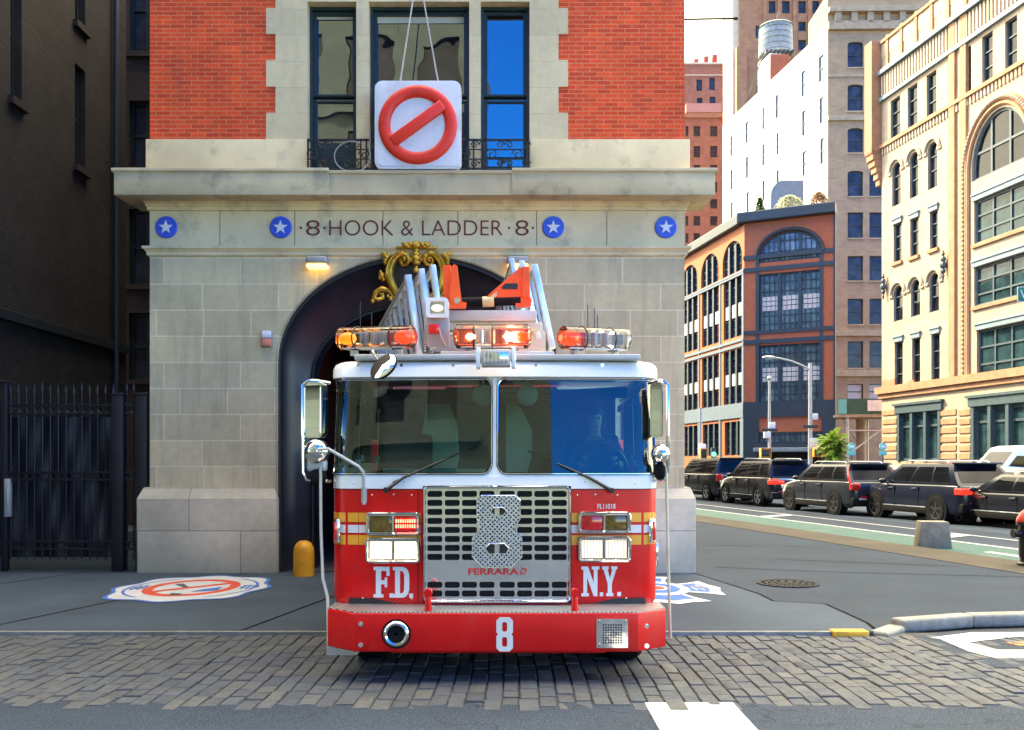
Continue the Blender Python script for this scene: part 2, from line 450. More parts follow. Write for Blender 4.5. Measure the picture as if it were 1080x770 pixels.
# truck
M['red'] = mat('fire_red_paint', (.62,.003,.005), .30, 0, .08, 2, coat=.08, dirt=(.22,.025,.02,.45), dscale=2.2, spec=.35)
M['red_dull'] = mat('red_bumper_paint', (.54,.004,.006), .36, 0, .12, 4, coat=.05, dirt=(.22,.05,.04,.5), dscale=4, spec=.3)
M['white'] = mat('white_gloss_paint', (.78,.8,.8), .22, 0, .03, 2, coat=.5, dirt=(.55,.56,.55,.4))
M['chrome'] = mat('chrome', (.75,.75,.76), .06, 1, .05)
M['steel'] = mat('polished_steel', (.84,.83,.80), .09, .88, .06, 3, bump=.4, bscale=2.2, rvar=.05)
M['alu'] = mat('aluminium', (.62,.66,.72), .38, .9, .1, 5, rvar=.1)
M['alu_d'] = mat('dull_aluminium', (.34,.36,.39), .5, .8, .15, 5)
M['alu_g'] = mat('painted_aluminium', (.45,.45,.43), .5, .4, .1)
M['mirror'] = mat('mirror_glass', (.85,.86,.86), .01, 1, .02)
M['rubber'] = mat('black_rubber', (.006,.006,.007), .8, 0, .3, spec=.15)
M['blackp'] = mat('black_plastic', (.012,.012,.014), .4)
M['wshield'] = glass('windshield_glass', (.40,.72,.66), 1.9)
M['clear'] = glass('clear_dome', (.93,.93,.92), 1.4)
M['red_lens'] = glass('red_dome', (.95,.38,.30), 1.45)
M['orange_lens'] = glass('orange_dome', (.97,.66,.36), 1.45)
M['stripe_y'] = mat('stripe_yellow', (.75,.33,.03), .35, 0, .06)
M['stripe_w'] = mat('stripe_white', (.62,.62,.62), .35, 0, .06)
M['decal'] = mat('decal_silver', (.62,.63,.64), .4, .1, .06)
M['tread'] = band_mat('tread_plate', (.22,.23,.24), (.8,.8,.8), 200)
M['dots'] = dots_mat('perforated_plate', (.72,.73,.72), (.01,.01,.012), .036, .30)
M['head_on'] = emit('headlamp_on', (1,.84,.58), .30, (.75,.75,.7))
M['head_dim'] = emit('headlamp_dim', (1,.80,.52), .12, (.75,.75,.7))
M['red_on'] = emit('red_flasher_on', (1,.12,.08), 1.6)
M['red_off'] = mat('red_lens_off', (.62,.01,.015), .15, 0, .3, 30, coat=.6)
M['amber_off'] = mat('amber_lens_off', (.16,.09,.012), .15, 0, .4, 40, coat=.6)
M['beacon_on'] = emit('beacon_bulb', (1,.35,.18), 9)
M['beacon_hot'] = emit('beacon_bulb_hot', (1,.66,.5), 22)
M['beacon_dim'] = emit('beacon_reflector', (1,.1,.05), .45)
M['beacon_or'] = emit('beacon_amber', (1,.3,.05), .35)
M['orange'] = mat('safety_orange', (.85,.09,.012), .42, 0, .12, 5, dirt=(.4,.08,.03,.4), dscale=6)
M['tan_tape'] = mat('tan_tape', (.55,.45,.25), .6)
M['cab_in'] = mat('cab_interior', (.10,.135,.125), .75, 0, .2)
M['void'] = mat('dark_void', (.004,.004,.004), .95)
M['cab_lt'] = mat('cab_panel_light', (.50,.50,.42), .7, 0, .1)
M['seat_f'] = mat('seat_fabric', (.05,.065,.07), .85)
M['skin'] = mat('skin', (.5,.3,.22), .5, 0, .08)
M['navy'] = mat('navy_shirt', (.02,.04,.11), .85)
M['hair'] = mat('dark_hair', (.03,.022,.016), .6)

M['head_hot'] = emit('headlamp_bulb', (1,.95,.85), 2.2)
M['pole_w'] = mat('worn_pole', (.42,.38,.31), .4, .3, .15, 6)
# ------------------------------------------------------------------ ground, roads, kerbs
def flat(name, pts, z, m, kind='structure', depth=.0):
    b = MB()
    if depth: b.prism([(x, y) for x, y in pts], XY(), z, z - depth)
    else: b.bm.faces.new([b.bm.verts.new((x, y, z)) for x, y in pts])
    o = b.build(name, m, smooth=0)
    if kind: o['kind'] = kind
    for p in o.data.polygons:
        if p.normal.z < -.5 and not depth: o.data.flip_normals(); break
    return o
WALK = .05
VD = Vector((-.2, 1)).normalized()               # the avenue's direction, away from the viewer
VN = Vector((VD.y, -VD.x))                       # across it, to the right
def av(along, across):                           # avenue frame: origin on the pavement's outer kerb line
    p = Vector((6.45, 17.5)) + VD * along + VN * across
    return (p.x, p.y)
flat('ground', [(-900, -700), (900, -700), (900, 1800), (-900, 1800)], -.03, M['asphalt_far'])
flat('avenue_road', [av(-60, 1.2), av(160, 1.2), av(160, 22), av(-60, 22)], -.018, M['asphalt'])
flat('paving_bed', [(-14, 5.9), (13.5, 5.9), (13.5, 8.7), (-14, 8.7)], .007, M['bed'])
# cobbles: one setting-pattern mesh, each block slightly out of true
cb = MB(); x = -10.2; rnd = random.Random(3)
def cobble(cx, cy, hx, hy):
    dz = rnd.uniform(-.006, .006); tx, ty = rnd.uniform(-.03, .03), rnd.uniform(-.03, .03); i = .008
    def q(sx, sy, k, z): 
        px_, py_ = sx*(hx-k), sy*(hy-k)
        return cb.bm.verts.new((cx+px_+rnd.uniform(-.004,.004), cy+py_+rnd.uniform(-.004,.004), z + px_*tx + py_*ty))
    S = ((-1,-1),(1,-1),(1,1),(-1,1))
    a = [q(sx, sy, 0, -.03+dz) for sx, sy in S]; b = [q(sx, sy, .002, .008+dz) for sx, sy in S]; c = [q(sx, sy, i, .020+dz) for sx, sy in S]
    cb.bm.faces.new(c)
    for A, B in ((a, b), (b, c)):
        for k in range(4): cb.bm.faces.new((A[k], A[(k+1)%4], B[(k+1)%4], B[k]))
while x < 9.9:
    w = rnd.uniform(.112, .138); y = 6.02 + rnd.uniform(-.1, .06)
    while y < 8.46:
        l = rnd.uniform(.17, .29)
        if y + l > 8.50: l = 8.50 - y
        if l > .06: cobble(x + w/2 + .012*math.sin(y*2.1), y + l/2, w/2 - .002, l/2 - .002)
        y += l
    x += w
o = cb.build('cobblestone_road', M['cobble'], smooth=50, recalc=False); o['kind'] = 'structure'

# pavement: the firehouse apron, the corner, kerb stones
CX = 3.35                                           # where the dropped kerb ends
corner = [(3.45, 8.52), (3.75, 8.95), (4.6, 9.25), (6.2, 9.42), (9.0, 9.46), (16, 9.46)]
flat('sidewalk', [(-30, 8.52), (-6.0, 8.52), (3.40, 8.52)] + corner[1:] + [(16, 10.2), av(-7, 0), av(60, 0), (-12, 70), (-30, 70)], WALK - .004, M['walk'], depth=.10)
def ribbon(name, pts, w, z, m, kind='structure', h=0):
    b = MB(); L = []
    for i, p in enumerate(pts):
        p = Vector(p); d = (Vector(pts[min(i+1, len(pts)-1)]) - Vector(pts[max(i-1, 0)])).normalized(); n = Vector((-d.y, d.x)) * w/2
        L.append((p + n, p - n))
    for (a, c), (e, f) in zip(L, L[1:]):
        b.quad((a.x, a.y, z), (c.x, c.y, z), (f.x, f.y, z), (e.x, e.y, z))
    o = b.build(name, m, smooth=0)
    if o.data.polygons[0].normal.z < 0: o.data.flip_normals()
    if kind: o['kind'] = kind
    return o
flat('driveway_apron', [(-8.6, 8.56), (3.44, 8.56), (3.53, 9.0), (3.53, 10.18), (3.0, 10.4), (3.0, 10.95), (2.61, 13.1), (-8.6, 13.1)], WALK, M['apron'])
for pts in ([G(0, 615), (-8.4, 12.6)], ):
    pass
jl = [[(-8.1, 8.6), (-6.25, 13.1)], [(-5.15, 8.56), (-3.82, 13.05)], [(-2.58, 8.56), (-1.9, 12.0)], [(-7.6, 10.2), (-9.6, 8.6)],
      [(2.62, 13.1), (3.02, 10.95), (3.02, 10.4), (3.55, 10.2), (3.55, 9.0), (3.48, 8.6)], [(-9, 8.585), (3.3, 8.585)],
      [(3.1, 13.8), (4.6, 13.2), (9, 12.2)], [(4.4, 14.9), (6.9, 13.9)], [(3.2, 17.5), (5.6, 17.2)], [(3.2, 22.5), (5.0, 22.5)]]
for p in jl: ribbon('sidewalk_joint', p, .028, WALK + .003, M['joint'])
ribbon('slab_edge', [(-14, 8.535), (3.3, 8.535)], .075, WALK + .002, M['granite'])
# the steel-faced edge along the apron
b = MB(); b.box(-14, 3.3, 8.505, 8.52, -.02, WALK + .006, .004); tag(b.build('kerb_edge', M['granite']), kind='structure')
b = MB(); b.box(3.02, 3.36, 8.46, 8.60, -.02, WALK + .016, .012); o = b.build('kerb_paint', M['paint_y']); o['kind'] = 'structure'
# rounded granite kerb pieces at the corner
cp = [(3.40, 8.56), (3.75, 8.93), (4.62, 9.24), (5.5, 9.36), (6.3, 9.40), (7.2, 9.43), (8.2, 9.44), (9.4, 9.44), (11, 9.44)]
for i, (a, c) in enumerate(zip(cp, cp[1:])):
    a, c = Vector(a), Vector(c); d = (c - a); L = d.length; an = math.atan2(d.y, d.x); h0 = .02 if i == 0 else .0
    b = MB(); b.box(.012, L - .006, -.16, .02, -.02, .115 - (.06 if i == 0 else 0), .03, 3)
    k = b.build('kerb_stone', M['granite']); k.location = (a.x, a.y, 0); k.rotation_euler.z = an; k['kind'] = 'structure'
# avenue edge: tan concrete band, gutter, lane paint
flat('kerb_band', [av(-7.2, .02), av(70, .02), av(70, 1.22), av(-7.2, 1.22)], WALK + .001, M['curb_band'], depth=.09)
flat('bike_lane', [av(-20, 1.62), av(120, 1.62), av(120, 3.05), av(-20, 3.05)], -.012, M['paint_g'])
def stripe(a0, a1, c, w, name='lane_line', m='paint_w', z=-.007): return flat(name, [av(a0, c), av(a1, c), av(a1, c+w), av(a0, c+w)], z, M[m])
stripe(-20, 120, 3.06, .15); stripe(-20, 120, 1.52, .09)
stripe(-20, 120, 4.5, .12)
for a in (1.5, 9.5, 17.5): flat('lane_tick', [av(a, 3.22), av(a+.5, 3.22), av(a+1.15, 4.48), av(a+.65, 4.48)], -.007, M['paint_w'])
flat('lane_arrow', [av(-4.2, 2.0), av(-1.2, 2.1), av(-1.2, 2.3), av(-4.2, 2.25)], -.007, M['paint_w'])
# painted shape on the patch of asphalt beyond the corner kerb
pz = .024
pad = [(3.78, 8.46), (4.3, 8.72), (12, 8.95), (12, 7.12), (3.86, 7.16), (3.80, 7.5), (3.70, 7.8), (3.80, 8.1)]
flat('asphalt_patch', [(x_, y_) for x_, y_ in pad], pz - .002, M['asphalt'], depth=.04)
flat('patch_paint', [(3.88, 8.36), (4.4, 8.62), (12, 8.84), (12, 8.5), (4.7, 8.40), (4.12, 8.14)], pz + .003, M['paint_w'])
flat('patch_paint', [(3.94, 8.30), (4.13, 8.139), (4.22, 7.82), (12, 7.8), (12, 7.46), (4.02, 7.48), (3.93, 7.75)], pz + .003, M['paint_w'])
flat('patch_paint', [(4.46, 8.14), (4.8, 8.2), (12, 8.2), (12, 8.02), (4.5, 8.0)], pz + .003, M['paint_o'])
# crossing bar at the bottom of the picture
flat('crossing_bar', [(.90, 6.12), (1.50, 6.13), (1.50, 4.6), (.90, 4.6)], .021, M['paint_w'])
for k in range(1, 5): flat('crossing_bar', [(.90+1.3*k, 4.9), (1.5+1.3*k, 4.9), (1.5+1.3*k, 3.2), (.9+1.3*k, 3.2)], .021, M['paint_w'])

# emblems painted on the pavement
def blob(cx, cy, pts, name, m, z, root):
    b = MB(); b.bm.faces.new([b.bm.verts.new((u, v, z)) for u, v in pts])
    o = b.build(name, M[m], root, smooth=0)
    if o.data.polygons[0].normal.z < 0: o.data.flip_normals()
    return o
def ringmesh(name, r0, r1, m, z, root, n=48, ax=1.0, ay=1.0, a0=0, a1=360):
    b = MB(); V = [R(a0 + (a1-a0)*i/n) for i in range(n+1)]
    b.grid([[(r*math.cos(t)*ax, r*math.sin(t)*ay, z) for t in V] for r in (r1, r0)])
    o = b.build(name, M[m], root, smooth=0)
    if o.data.polygons[0].normal.z < 0: o.data.flip_normals()
    return o
ez = .006
def maltese(s=1.0):
    pts = []
    for k in range(4):
        a = R(90*k)
        for u, v in ((.30, -.26), (.62, -.36), (.86, -.50), (.90, -.22), (1.0, 0), (.90, .22), (.86, .50), (.62, .36), (.30, .26)):
            pts.append((s*(u*math.cos(a) - v*math.sin(a)), s*(u*math.sin(a) + v*math.cos(a))))
    return pts
e1 = empty('pavement_emblem', (-4.08, 11.5, WALK + ez), R(2), 'painted white badge with a red barred ring on the pavement left of the truck', 'pavement emblem')
def sup(a, n=64): # wavy-edged badge
    out = []
    for i in range(n):
        t = 2*math.pi*i/n; r = a*(1 + .055*math.cos(8*t) - .03*math.cos(4*t)); out.append((r*1.06*math.cos(t), r*1.18*math.sin(t)))
    return out
blob(0, 0, sup(1.02), 'border', 'emb_b', 0, e1); blob(0, 0, sup(.965), 'field', 'emb_w', .0015, e1)
ringmesh('inner_line', .86, .90, 'emb_b', .003, e1, ax=1.0, ay=1.1, a0=120, a1=240); ringmesh('inner_line', .86, .90, 'emb_b', .003, e1, ax=1.0, ay=1.1, a0=-60, a1=60)
ringmesh('ring', .50, .64, 'emb_r', .003, e1, ay=1.22)
b = MB(); b.prism([(-.48, -.36), (-.38, -.44), (.48, .34), (.38, .42)], XY(), .003, .0045); b.build('bar', M['emb_r'], e1, smooth=0)
b = MB()
for u0, u1, v0, v1 in ((-.86, -.62, .02, .06), (-.86, -.62, -.1, -.06), (-.80, -.76, -.22, .2), (-.72, -.68, -.2, .22)): b.box(u0, u1, v0, v1, .003, .0045)
b.build('ladder_mark', M['emb_b'], e1, smooth=0)
b = MB()
for u0, u1, v0, v1 in ((.70, .74, -.16, .12), (.77, .81, -.16, .12), (.84, .88, -.16, .12), (.68, .90, .12, .17), (.66, .70, -.02, .06), (.88, .93, -.02, .06)): b.box(u0, u1, v0, v1, .003, .0045)
b.build('hydrant_mark', M['emb_b'], e1, smooth=0)
blob(0, 0, [(.12, -.42), (.44, -.30), (.42, .02), (.2, -.2)], 'patch', 'emb_b', .0048, e1)
blob(0, 0, [(-.1, -.50), (.06, -.56), (.1, -.70), (-.08, -.70)], 'dark_mark', 'emb_k', .0048, e1)
blob(0, 0, [(-.36, .30), (-.26, .36), (-.05, .02), (-.12, -.02)], 'dark_mark', 'emb_k', .0048, e1)

e2 = empty('pavement_emblem', (1.83, 11.45, WALK + ez), R(3), 'painted blue and white cross shaped emblem on the pavement right of the truck', 'pavement emblem')
blob(0, 0, maltese(1.22), 'border', 'emb_w', 0, e2); 
for k in range(4):
    a = R(90*k)
    pp = [(.36, -.22), (.62, -.30), (.80, -.38), (.84, -.18), (.92, 0), (.84, .18), (.80, .38), (.62, .30), (.36, .22)]
    blob(0, 0, [(1.09*(u*math.cos(a) - v*math.sin(a)), 1.09*(u*math.sin(a) + v*math.cos(a))) for u, v in pp], 'arm_field', 'emb_b', .0015, e2)
blob(0, 0, circ(0, 0, .60, 40), 'disc_rim', 'emb_w', .003, e2); blob(0, 0, circ(0, 0, .43, 40), 'disc', 'emb_b', .0042, e2)
ringmesh('ring', .16, .22, 'emb_w', .0054, e2); blob(0, 0, circ(0, 0, .16, 24), 'centre', 'emb_r', .0054, e2)
b = MB()
for u0, u1, v0, v1 in ((.68, .71, -.22, .22), (.82, .85, -.22, .22), (.68, .85, .12, .14), (.68, .85, .04, .06), (.68, .85, -.04, -.02), (.68, .85, -.12, -.1)): b.box(u0, u1, v0, v1, .003, .0045)
b.tube([(.6, .2, .004), (.75, .1, .004), (.95, -.2, .004)], .012, 4)
b.build('ladder_mark', M['emb_w'], e2, smooth=0)

e1.scale = (.9, 1.0, 1); e2.scale = (.68, 1.05, 1)
# asphalt lapping raggedly over the first setts
rr_ = random.Random(11); ed = []; x_ = -14.0
while x_ < 13: ed.append((x_, 6.10 + .035*math.sin(x_*1.7) + rr_.uniform(-.03, .03))); x_ += .06
flat('street_road', [(-60, -9), (60, -9), (60, 6.1)] + ed[::-1] + [(-60, 6.1)], .0165, M['asphalt'])
# manhole cover
mx, my = G(831, 619.5)
mh = empty('manhole_cover', (mx, my, WALK + .002), 0, 'round cast iron manhole cover in the pavement at the corner', 'manhole cover')
M['iron_cast'] = mat('cast_iron', (.022,.022,.024), .85, 0, .3, 20, .6, 90, spec=.2)
b = MB(); b.lathe([(.40, 0), (.40, .008), (.36, .008), (.36, .004), (0.001, .004)], n=40); b.build('frame', M['iron_cast'], mh)
b = MB()
for r in (.08, .16, .24, .32):
    n = int(r*60)
    for i in range(n):
        t = 2*math.pi*i/n; b.cyl((r*math.cos(t), r*math.sin(t), .004), (r*math.cos(t), r*math.sin(t), .012), .022, n=6)
b.build('studs', M['iron_cast'], mh)
# granite block
bx, by = G(983.5, 576.5)
gb = empty('granite_bollard', (bx, by, -.018), R(-12), 'squat tan granite block standing on the corner kerb by the bike lane', 'bollard')
b = MB(); b.frustum(-.30, .30, -.26, .26, 0, .52, .045, bev=.02); b.build('block', M['granite_block'], gb)
# hydrant at the right edge
M['hyd_k'] = mat('hydrant_black', (.012,.012,.014), .45, 0, .3); M['hyd_r'] = mat('hydrant_red', (.55,.05,.03), .45, 0, .2)
hx, hy = wx(1087, 14.0), 14.0
hy_ = empty('fire_hydrant', (hx, hy, WALK), 0, 'black fire hydrant with a red domed bonnet at the right edge', 'fire hydrant')
b = MB(); b.lathe([(.19, 0), (.19, .04), (.16, .06), (.15, .12), (.165, .14), (.165, .62), (.2, .63), (.2, .68)], n=24); b.build('barrel', M['hyd_k'], hy_)
b = MB(); b.lathe([(.2, .68), (.2, .71), (.19, .74), (.15, .82), (.08, .88), (.05, .89), (.05, .95), (.03, .96)], n=24); b.build('bonnet', M['hyd_r'], hy_)
for s in (-1, 1):
    b = MB(); b.cyl((s*.14, 0, .5), (s*.25, 0, .5), .06); b.cyl((s*.25, 0, .5), (s*.28, 0, .5), .075, n=6); b.build('nozzle', M['hyd_k'], hy_)
b = MB(); b.cyl((0, -.14, .46), (0, -.26, .46), .09); b.cyl((0, -.26, .46), (0, -.29, .46), .1, n=6); b.build('nozzle', M['hyd_k'], hy_)
# ------------------------------------------------------------------ the firehouse
FY = 13.2; K = FY / FPX
def F(px): return (px - 440) * K
def Z(py): return EYE + (HOR - py) * K
FXC = wx(440, FY)
fh = empty('firehouse', (FXC, FY, 0), 0, 'limestone and red brick firehouse with a wide arched vehicle door', 'firehouse')
HW = 282 * K                                        # half width of the front
def arch_pts(a, zs, b, n=28): return [(a*math.cos(math.pi*i/n), zs + b*math.sin(math.pi*i/n)) for i in range(n+1)]
zsO, aO, bO = Z(381), 147*K, 112*K
zsI, aI, bI = Z(396), 113*K, 76*K
ao = arch_pts(aO, zsO, bO)
b = MB(); b.plate([(-HW, .05), (-aO, .05)] + ao[::-1] + [(aO, .05), (HW, .05), (HW, 4.75), (-HW, 4.75)], [], XZ(), 0, .6)
b.build('stone_wall', M['stone'], fh)
b = MB(); b.box(-HW, HW, -.004, .6, 4.752, 5.40)
b.build('frieze', M['trim'], fh)
# faint joints in the frieze stones
b = MB()
for px in (232, 311, 404, 483, 566, 640): b.box(F(px)-.004, F(px)+.004, -.006, .01, 4.80, 5.34)
b.build('frieze_joint', M['joint'], fh, smooth=0)
# plinths
for x0, x1 in ((-HW - .14, -aO + .012), (aO - .012, HW + .14)):
    b = MB(); b.box(x0, x1, -.13, .5, .02, Z(526), .008); b.frustum(x0, x1, -.13, .5, Z(526), Z(514), .12 if False else .06, .11)
    b.build('plinth', M['granite_p'], fh)
# black splayed surround of the doorway
def door_path(a, zs, bb, n=28): return [(a, .05)] + arch_pts(a, zs, bb, n) + [(-a, .05)]
rows = []
for t, d in ((0, -.012), (.0, .02), (.05, .03), (.07, .0), (.10, .0), (.13, .06), (.5, .22), (.90, .34), (.93, .30), (.97, .30), (1, .36), (1, .6)):
    a = aO + (aI-aO)*t + (.018 if t == 0 else 0); zs = zsO + (zsI-zsO)*t; bb = bO + (bI-bO)*t + (.012 if t == 0 else 0)
    rows.append([(x, d, z) for x, z in door_path(a, zs, bb)])
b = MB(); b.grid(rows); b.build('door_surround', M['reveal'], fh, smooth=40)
# vehicle bay behind
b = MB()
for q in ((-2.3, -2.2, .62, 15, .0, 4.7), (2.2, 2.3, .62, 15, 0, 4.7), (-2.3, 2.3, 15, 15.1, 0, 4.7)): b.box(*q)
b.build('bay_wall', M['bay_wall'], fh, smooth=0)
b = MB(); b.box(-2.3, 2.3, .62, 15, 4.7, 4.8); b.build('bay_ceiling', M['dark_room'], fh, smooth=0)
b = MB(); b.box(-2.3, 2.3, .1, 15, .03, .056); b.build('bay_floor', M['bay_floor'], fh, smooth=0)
b = MB()
for x in (-1.5, 1.5): b.box(x-.03, x+.03, 1, 6, 4.1, 4.16)
for y in (1.4, 2.4, 3.4): b.box(-1.6, 1.6, y, y+.05, 4.16, 4.22)
for k in range(4): b.box(-1.45, 1.45, 1.2 + k*.62, 1.75 + k*.62, 4.08, 4.1)
b.build('overhead_door', M['bay_wall'], fh, smooth=0)
# string course and cornice: mitred mouldings
def moulding(name, prof, m, hw=HW, back=.5):
    b = MB(); rings = []
    for p, z in prof:
        rings.append([b.bm.verts.new(q) for q in ((-hw-p, back, z), (-hw-p, -p, z), (hw+p, -p, z), (hw+p, back, z))])
    for A, B in zip(rings, rings[1:]):
        for i in range(3): b.bm.faces.new((A[i], A[i+1], B[i+1], B[i]))
    b.bm.faces.new(rings[0][::-1]); b.bm.faces.new(rings[-1])
    return b.build(name, m, fh, smooth=30)
moulding('string_course', [(.0, Z(271)), (.035, Z(269.5)), (.035, Z(266.5)), (.075, Z(263)), (.085, Z(263)), (.085, Z(260.5)), (0, Z(259.5))], M['trim'])
moulding('cornice_bed', [(0, Z(223)), (.03, Z(222)), (.03, Z(219)), (.045, Z(218.5)), (.05, Z(216)), (.10, Z(211)), (.185, Z(206.5)), (.20, Z(206)), (.20, Z(205))], M['trim'])
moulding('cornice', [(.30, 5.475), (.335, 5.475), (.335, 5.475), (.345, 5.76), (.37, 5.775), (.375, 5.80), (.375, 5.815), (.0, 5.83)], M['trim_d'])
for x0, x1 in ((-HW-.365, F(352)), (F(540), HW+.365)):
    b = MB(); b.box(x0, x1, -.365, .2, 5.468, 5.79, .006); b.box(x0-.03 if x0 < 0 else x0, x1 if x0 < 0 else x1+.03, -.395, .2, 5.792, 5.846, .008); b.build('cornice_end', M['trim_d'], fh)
# upper storeys
for x0, x1 in ((F(155), F(325)), (F(559.5), F(727))):
    b = MB(); b.box(x0, x1, -.05, .5, 5.82, Z(148), .006); b.build('stone_band', M['trim'], fh)
ys = [148, 119.5, 92, 64, 36.5, 9.3, -18, -46, -74]
Ledge = []
for i in range(len(ys)-1):
    w = 159 if i % 2 == 0 else 149
    Ledge += [(w*K, Z(ys[i])), (w*K, Z(ys[i+1]))]
top = Z(-74)
outer = [(-x, z) for x, z in Ledge][::1]
poly = [(x, z) for x, z in Ledge] + [(-x, z) for x, z in Ledge[::-1]]
wins = [(324.5, 376), (389, 495), (507, 558.5)]
b = MB(); b.plate([(-159*K, 5.82), (159*K, 5.82)] + poly, [rect(F(a), F(c), Z(183), Z(2.5)) for a, c in wins], XZ(), -.022, .45)
M['quoin'] = blockwork('limestone_quoin', (.68,.56,.34), (.60,.495,.30), (.50,.42,.27), 8.0, .382, .004, off=(4, -Z(148) % .382), var=.12, bump=.25, stain=(.22,.21,.16,.35))
b.build('stone_surround', M['quoin'], fh)
for s in (-1, 1):
    b = MB(); e = [(s*x, z) for x, z in Ledge]
    b.plate([(s*HW, Z(148))] + e + [(s*HW, top)], [], XZ(), 0, .4); b.build('brick_wall', M['brick'], fh)
b = MB(); b.box(-HW, HW, 0, .4, top, 13.6); b.build('brick_wall', M['brick'], fh)
b = MB(); b.box(-HW-.3, HW+.3, -.3, .5, 13.6, 14.1, .02); b.build('top_cornice', M['trim'], fh)
# three tall windows
for i, (a, c) in enumerate(wins):
    x0, x1 = F(a)+.005, F(c)-.005; zb, zt = Z(182.5), Z(3)
    fw = .04; b = MB()
    b.plate(rect(x0, x1, zb, zt), [rect(x0+fw, x1-fw, zb+.03, zt-fw)], XZ(), .13, .33); fr = b.build('window', M['win_green'], fh, smooth=0)
    b = MB(); f2 = fw + .045
    b.plate(rect(x0+fw, x1-fw, Z(96), zt-fw), [rect(x0+f2, x1-f2, Z(94), zt-f2)], XZ(), .19, .24)
    b.plate(rect(x0+fw, x1-fw, zb+.03, Z(99.6)), [rect(x0+f2, x1-f2, Z(145) if i == 0 else zb+.1, Z(101.5))], XZ(), .23, .28)
    if i == 1: b.box((x0+x1)/2-.0, (x0+x1)/2+.001, .2, .24, Z(94), Z(93))
    b.build('sash', M['win_green'], fr, smooth=0)
    tilt = (.004, -.003, .002)[i]
    b = MB(); b.quad((x0+fw, .262, zb+.03), (x1-fw, .262+tilt, zb+.03), (x1-fw, .262+tilt, zt-fw), (x0+fw, .262, zt-fw)); b.build('pane', M['wpane'], fr, smooth=0)
    if i != 2:
        b = MB(); b.box(x0+f2, x1-f2, .245, .25, Z(12+4*i), zt-f2); b.build('blind', M['cab_lt'], fr, smooth=0)
# wrought railing in front of the windows
b = MB(); ry = -.13
for z in (Z(181), Z(151)): b.box(F(326), F(557), ry-.012, ry+.012, z-.014, z+.014)
b.box(F(326), F(557), ry-.008, ry+.008, Z(171)-.008, Z(171)+.008); b.box(F(326), F(557), ry-.008, ry+.008, Z(161)-.008, Z(161)+.008)
for px in (327, 345, 382, 388, 494, 500, 512, 556): b.box(F(px)-.012, F(px)+.012, ry-.012, ry+.012, Z(182.5), Z(150))
b.build('balcony_railing', M['iron'], fh)
b = MB(); rn = random.Random(5)
def spiral(cx, cz, r, s=1, n=26, turns=1.35, ph=0): return [(cx + s*r*(1-i/n*.8)*math.cos(ph+turns*2*math.pi*i/n), ry, cz + r*(1-i/n*.8)*math.sin(ph+turns*2*math.pi*i/n)) for i in range(n+1)]
for px in list(range(332, 396, 9)) + list(range(492, 558, 9)):
    k = (px // 9) % 3
    for zc in ((156, 176) if k else (166,)):
        b.tube(spiral(F(px), Z(zc), .06 if k else .085, 1 if k == 1 else -1), .009, 5)
b.build('railing_scrolls', M['iron'], fh)
# blue roundels
for px in (176, 296.5, 583.5, 702):
    b = MB(); b.lathe([(.001, -.03), (.150, -.03), (.160, -.022), (.160, 0)], (F(px), -.004, Z(240)), 'y', 40); r = b.build('roundel', M['blue_disc'], fh)
    b = MB(); st = []
    for i in range(10):
        t = R(90 + 36*i); rr = .105 if i % 2 == 0 else .042
        st.append((F(px) + rr*math.cos(t), Z(240.5) + rr*math.sin(t)))
    b.prism(st, XZ(), -.052, -.032); b.build('star', M['star'], r, smooth=0)
# the carved name
def fit_text(name, body, x0, x1, z0, z1, y, m, parent, ext=.006, off=0):
    o = text_obj(name, body, 1.0, m, parent, (0, 0, 0), extrude=ext, align='LEFT', offset=off)
    vs = [v.co for v in o.data.vertices]; ax, bx_ = min(v.x for v in vs), max(v.x for v in vs); ay, by_ = min(v.y for v in vs), max(v.y for v in vs)
    sx, sz = (x1-x0)/(bx_-ax), (z1-z0)/(by_-ay)
    for v in o.data.vertices: v.co = Vector((x0 + (v.co.x-ax)*sx, y - v.co.z, z0 + (v.co.y-ay)*sz))
    o.rotation_euler = (0, 0, 0)
    return o
tx = fit_text('lettering', 'HOOK & LADDER', F(347.5), F(530), Z(248.5), Z(232.5), -.007, M['letter'], fh, .006, -.012)
for a, c in ((323, 337.5), (543.5, 557.5)): fit_text('lettering', '8', F(a), F(c), Z(248.5), Z(232.5), -.007, M['letter'], fh, .006, -.012)
b = MB()
for px in (317.5, 342.5, 537, 562):
    c = F(px); b.prism([(c-.022, Z(240.5)), (c, Z(240.5)-.022), (c+.022, Z(240.5)), (c, Z(240.5)+.022)], XZ(), -.012, -.002)
b.build('lettering_dots', M['letter'], fh, smooth=0)
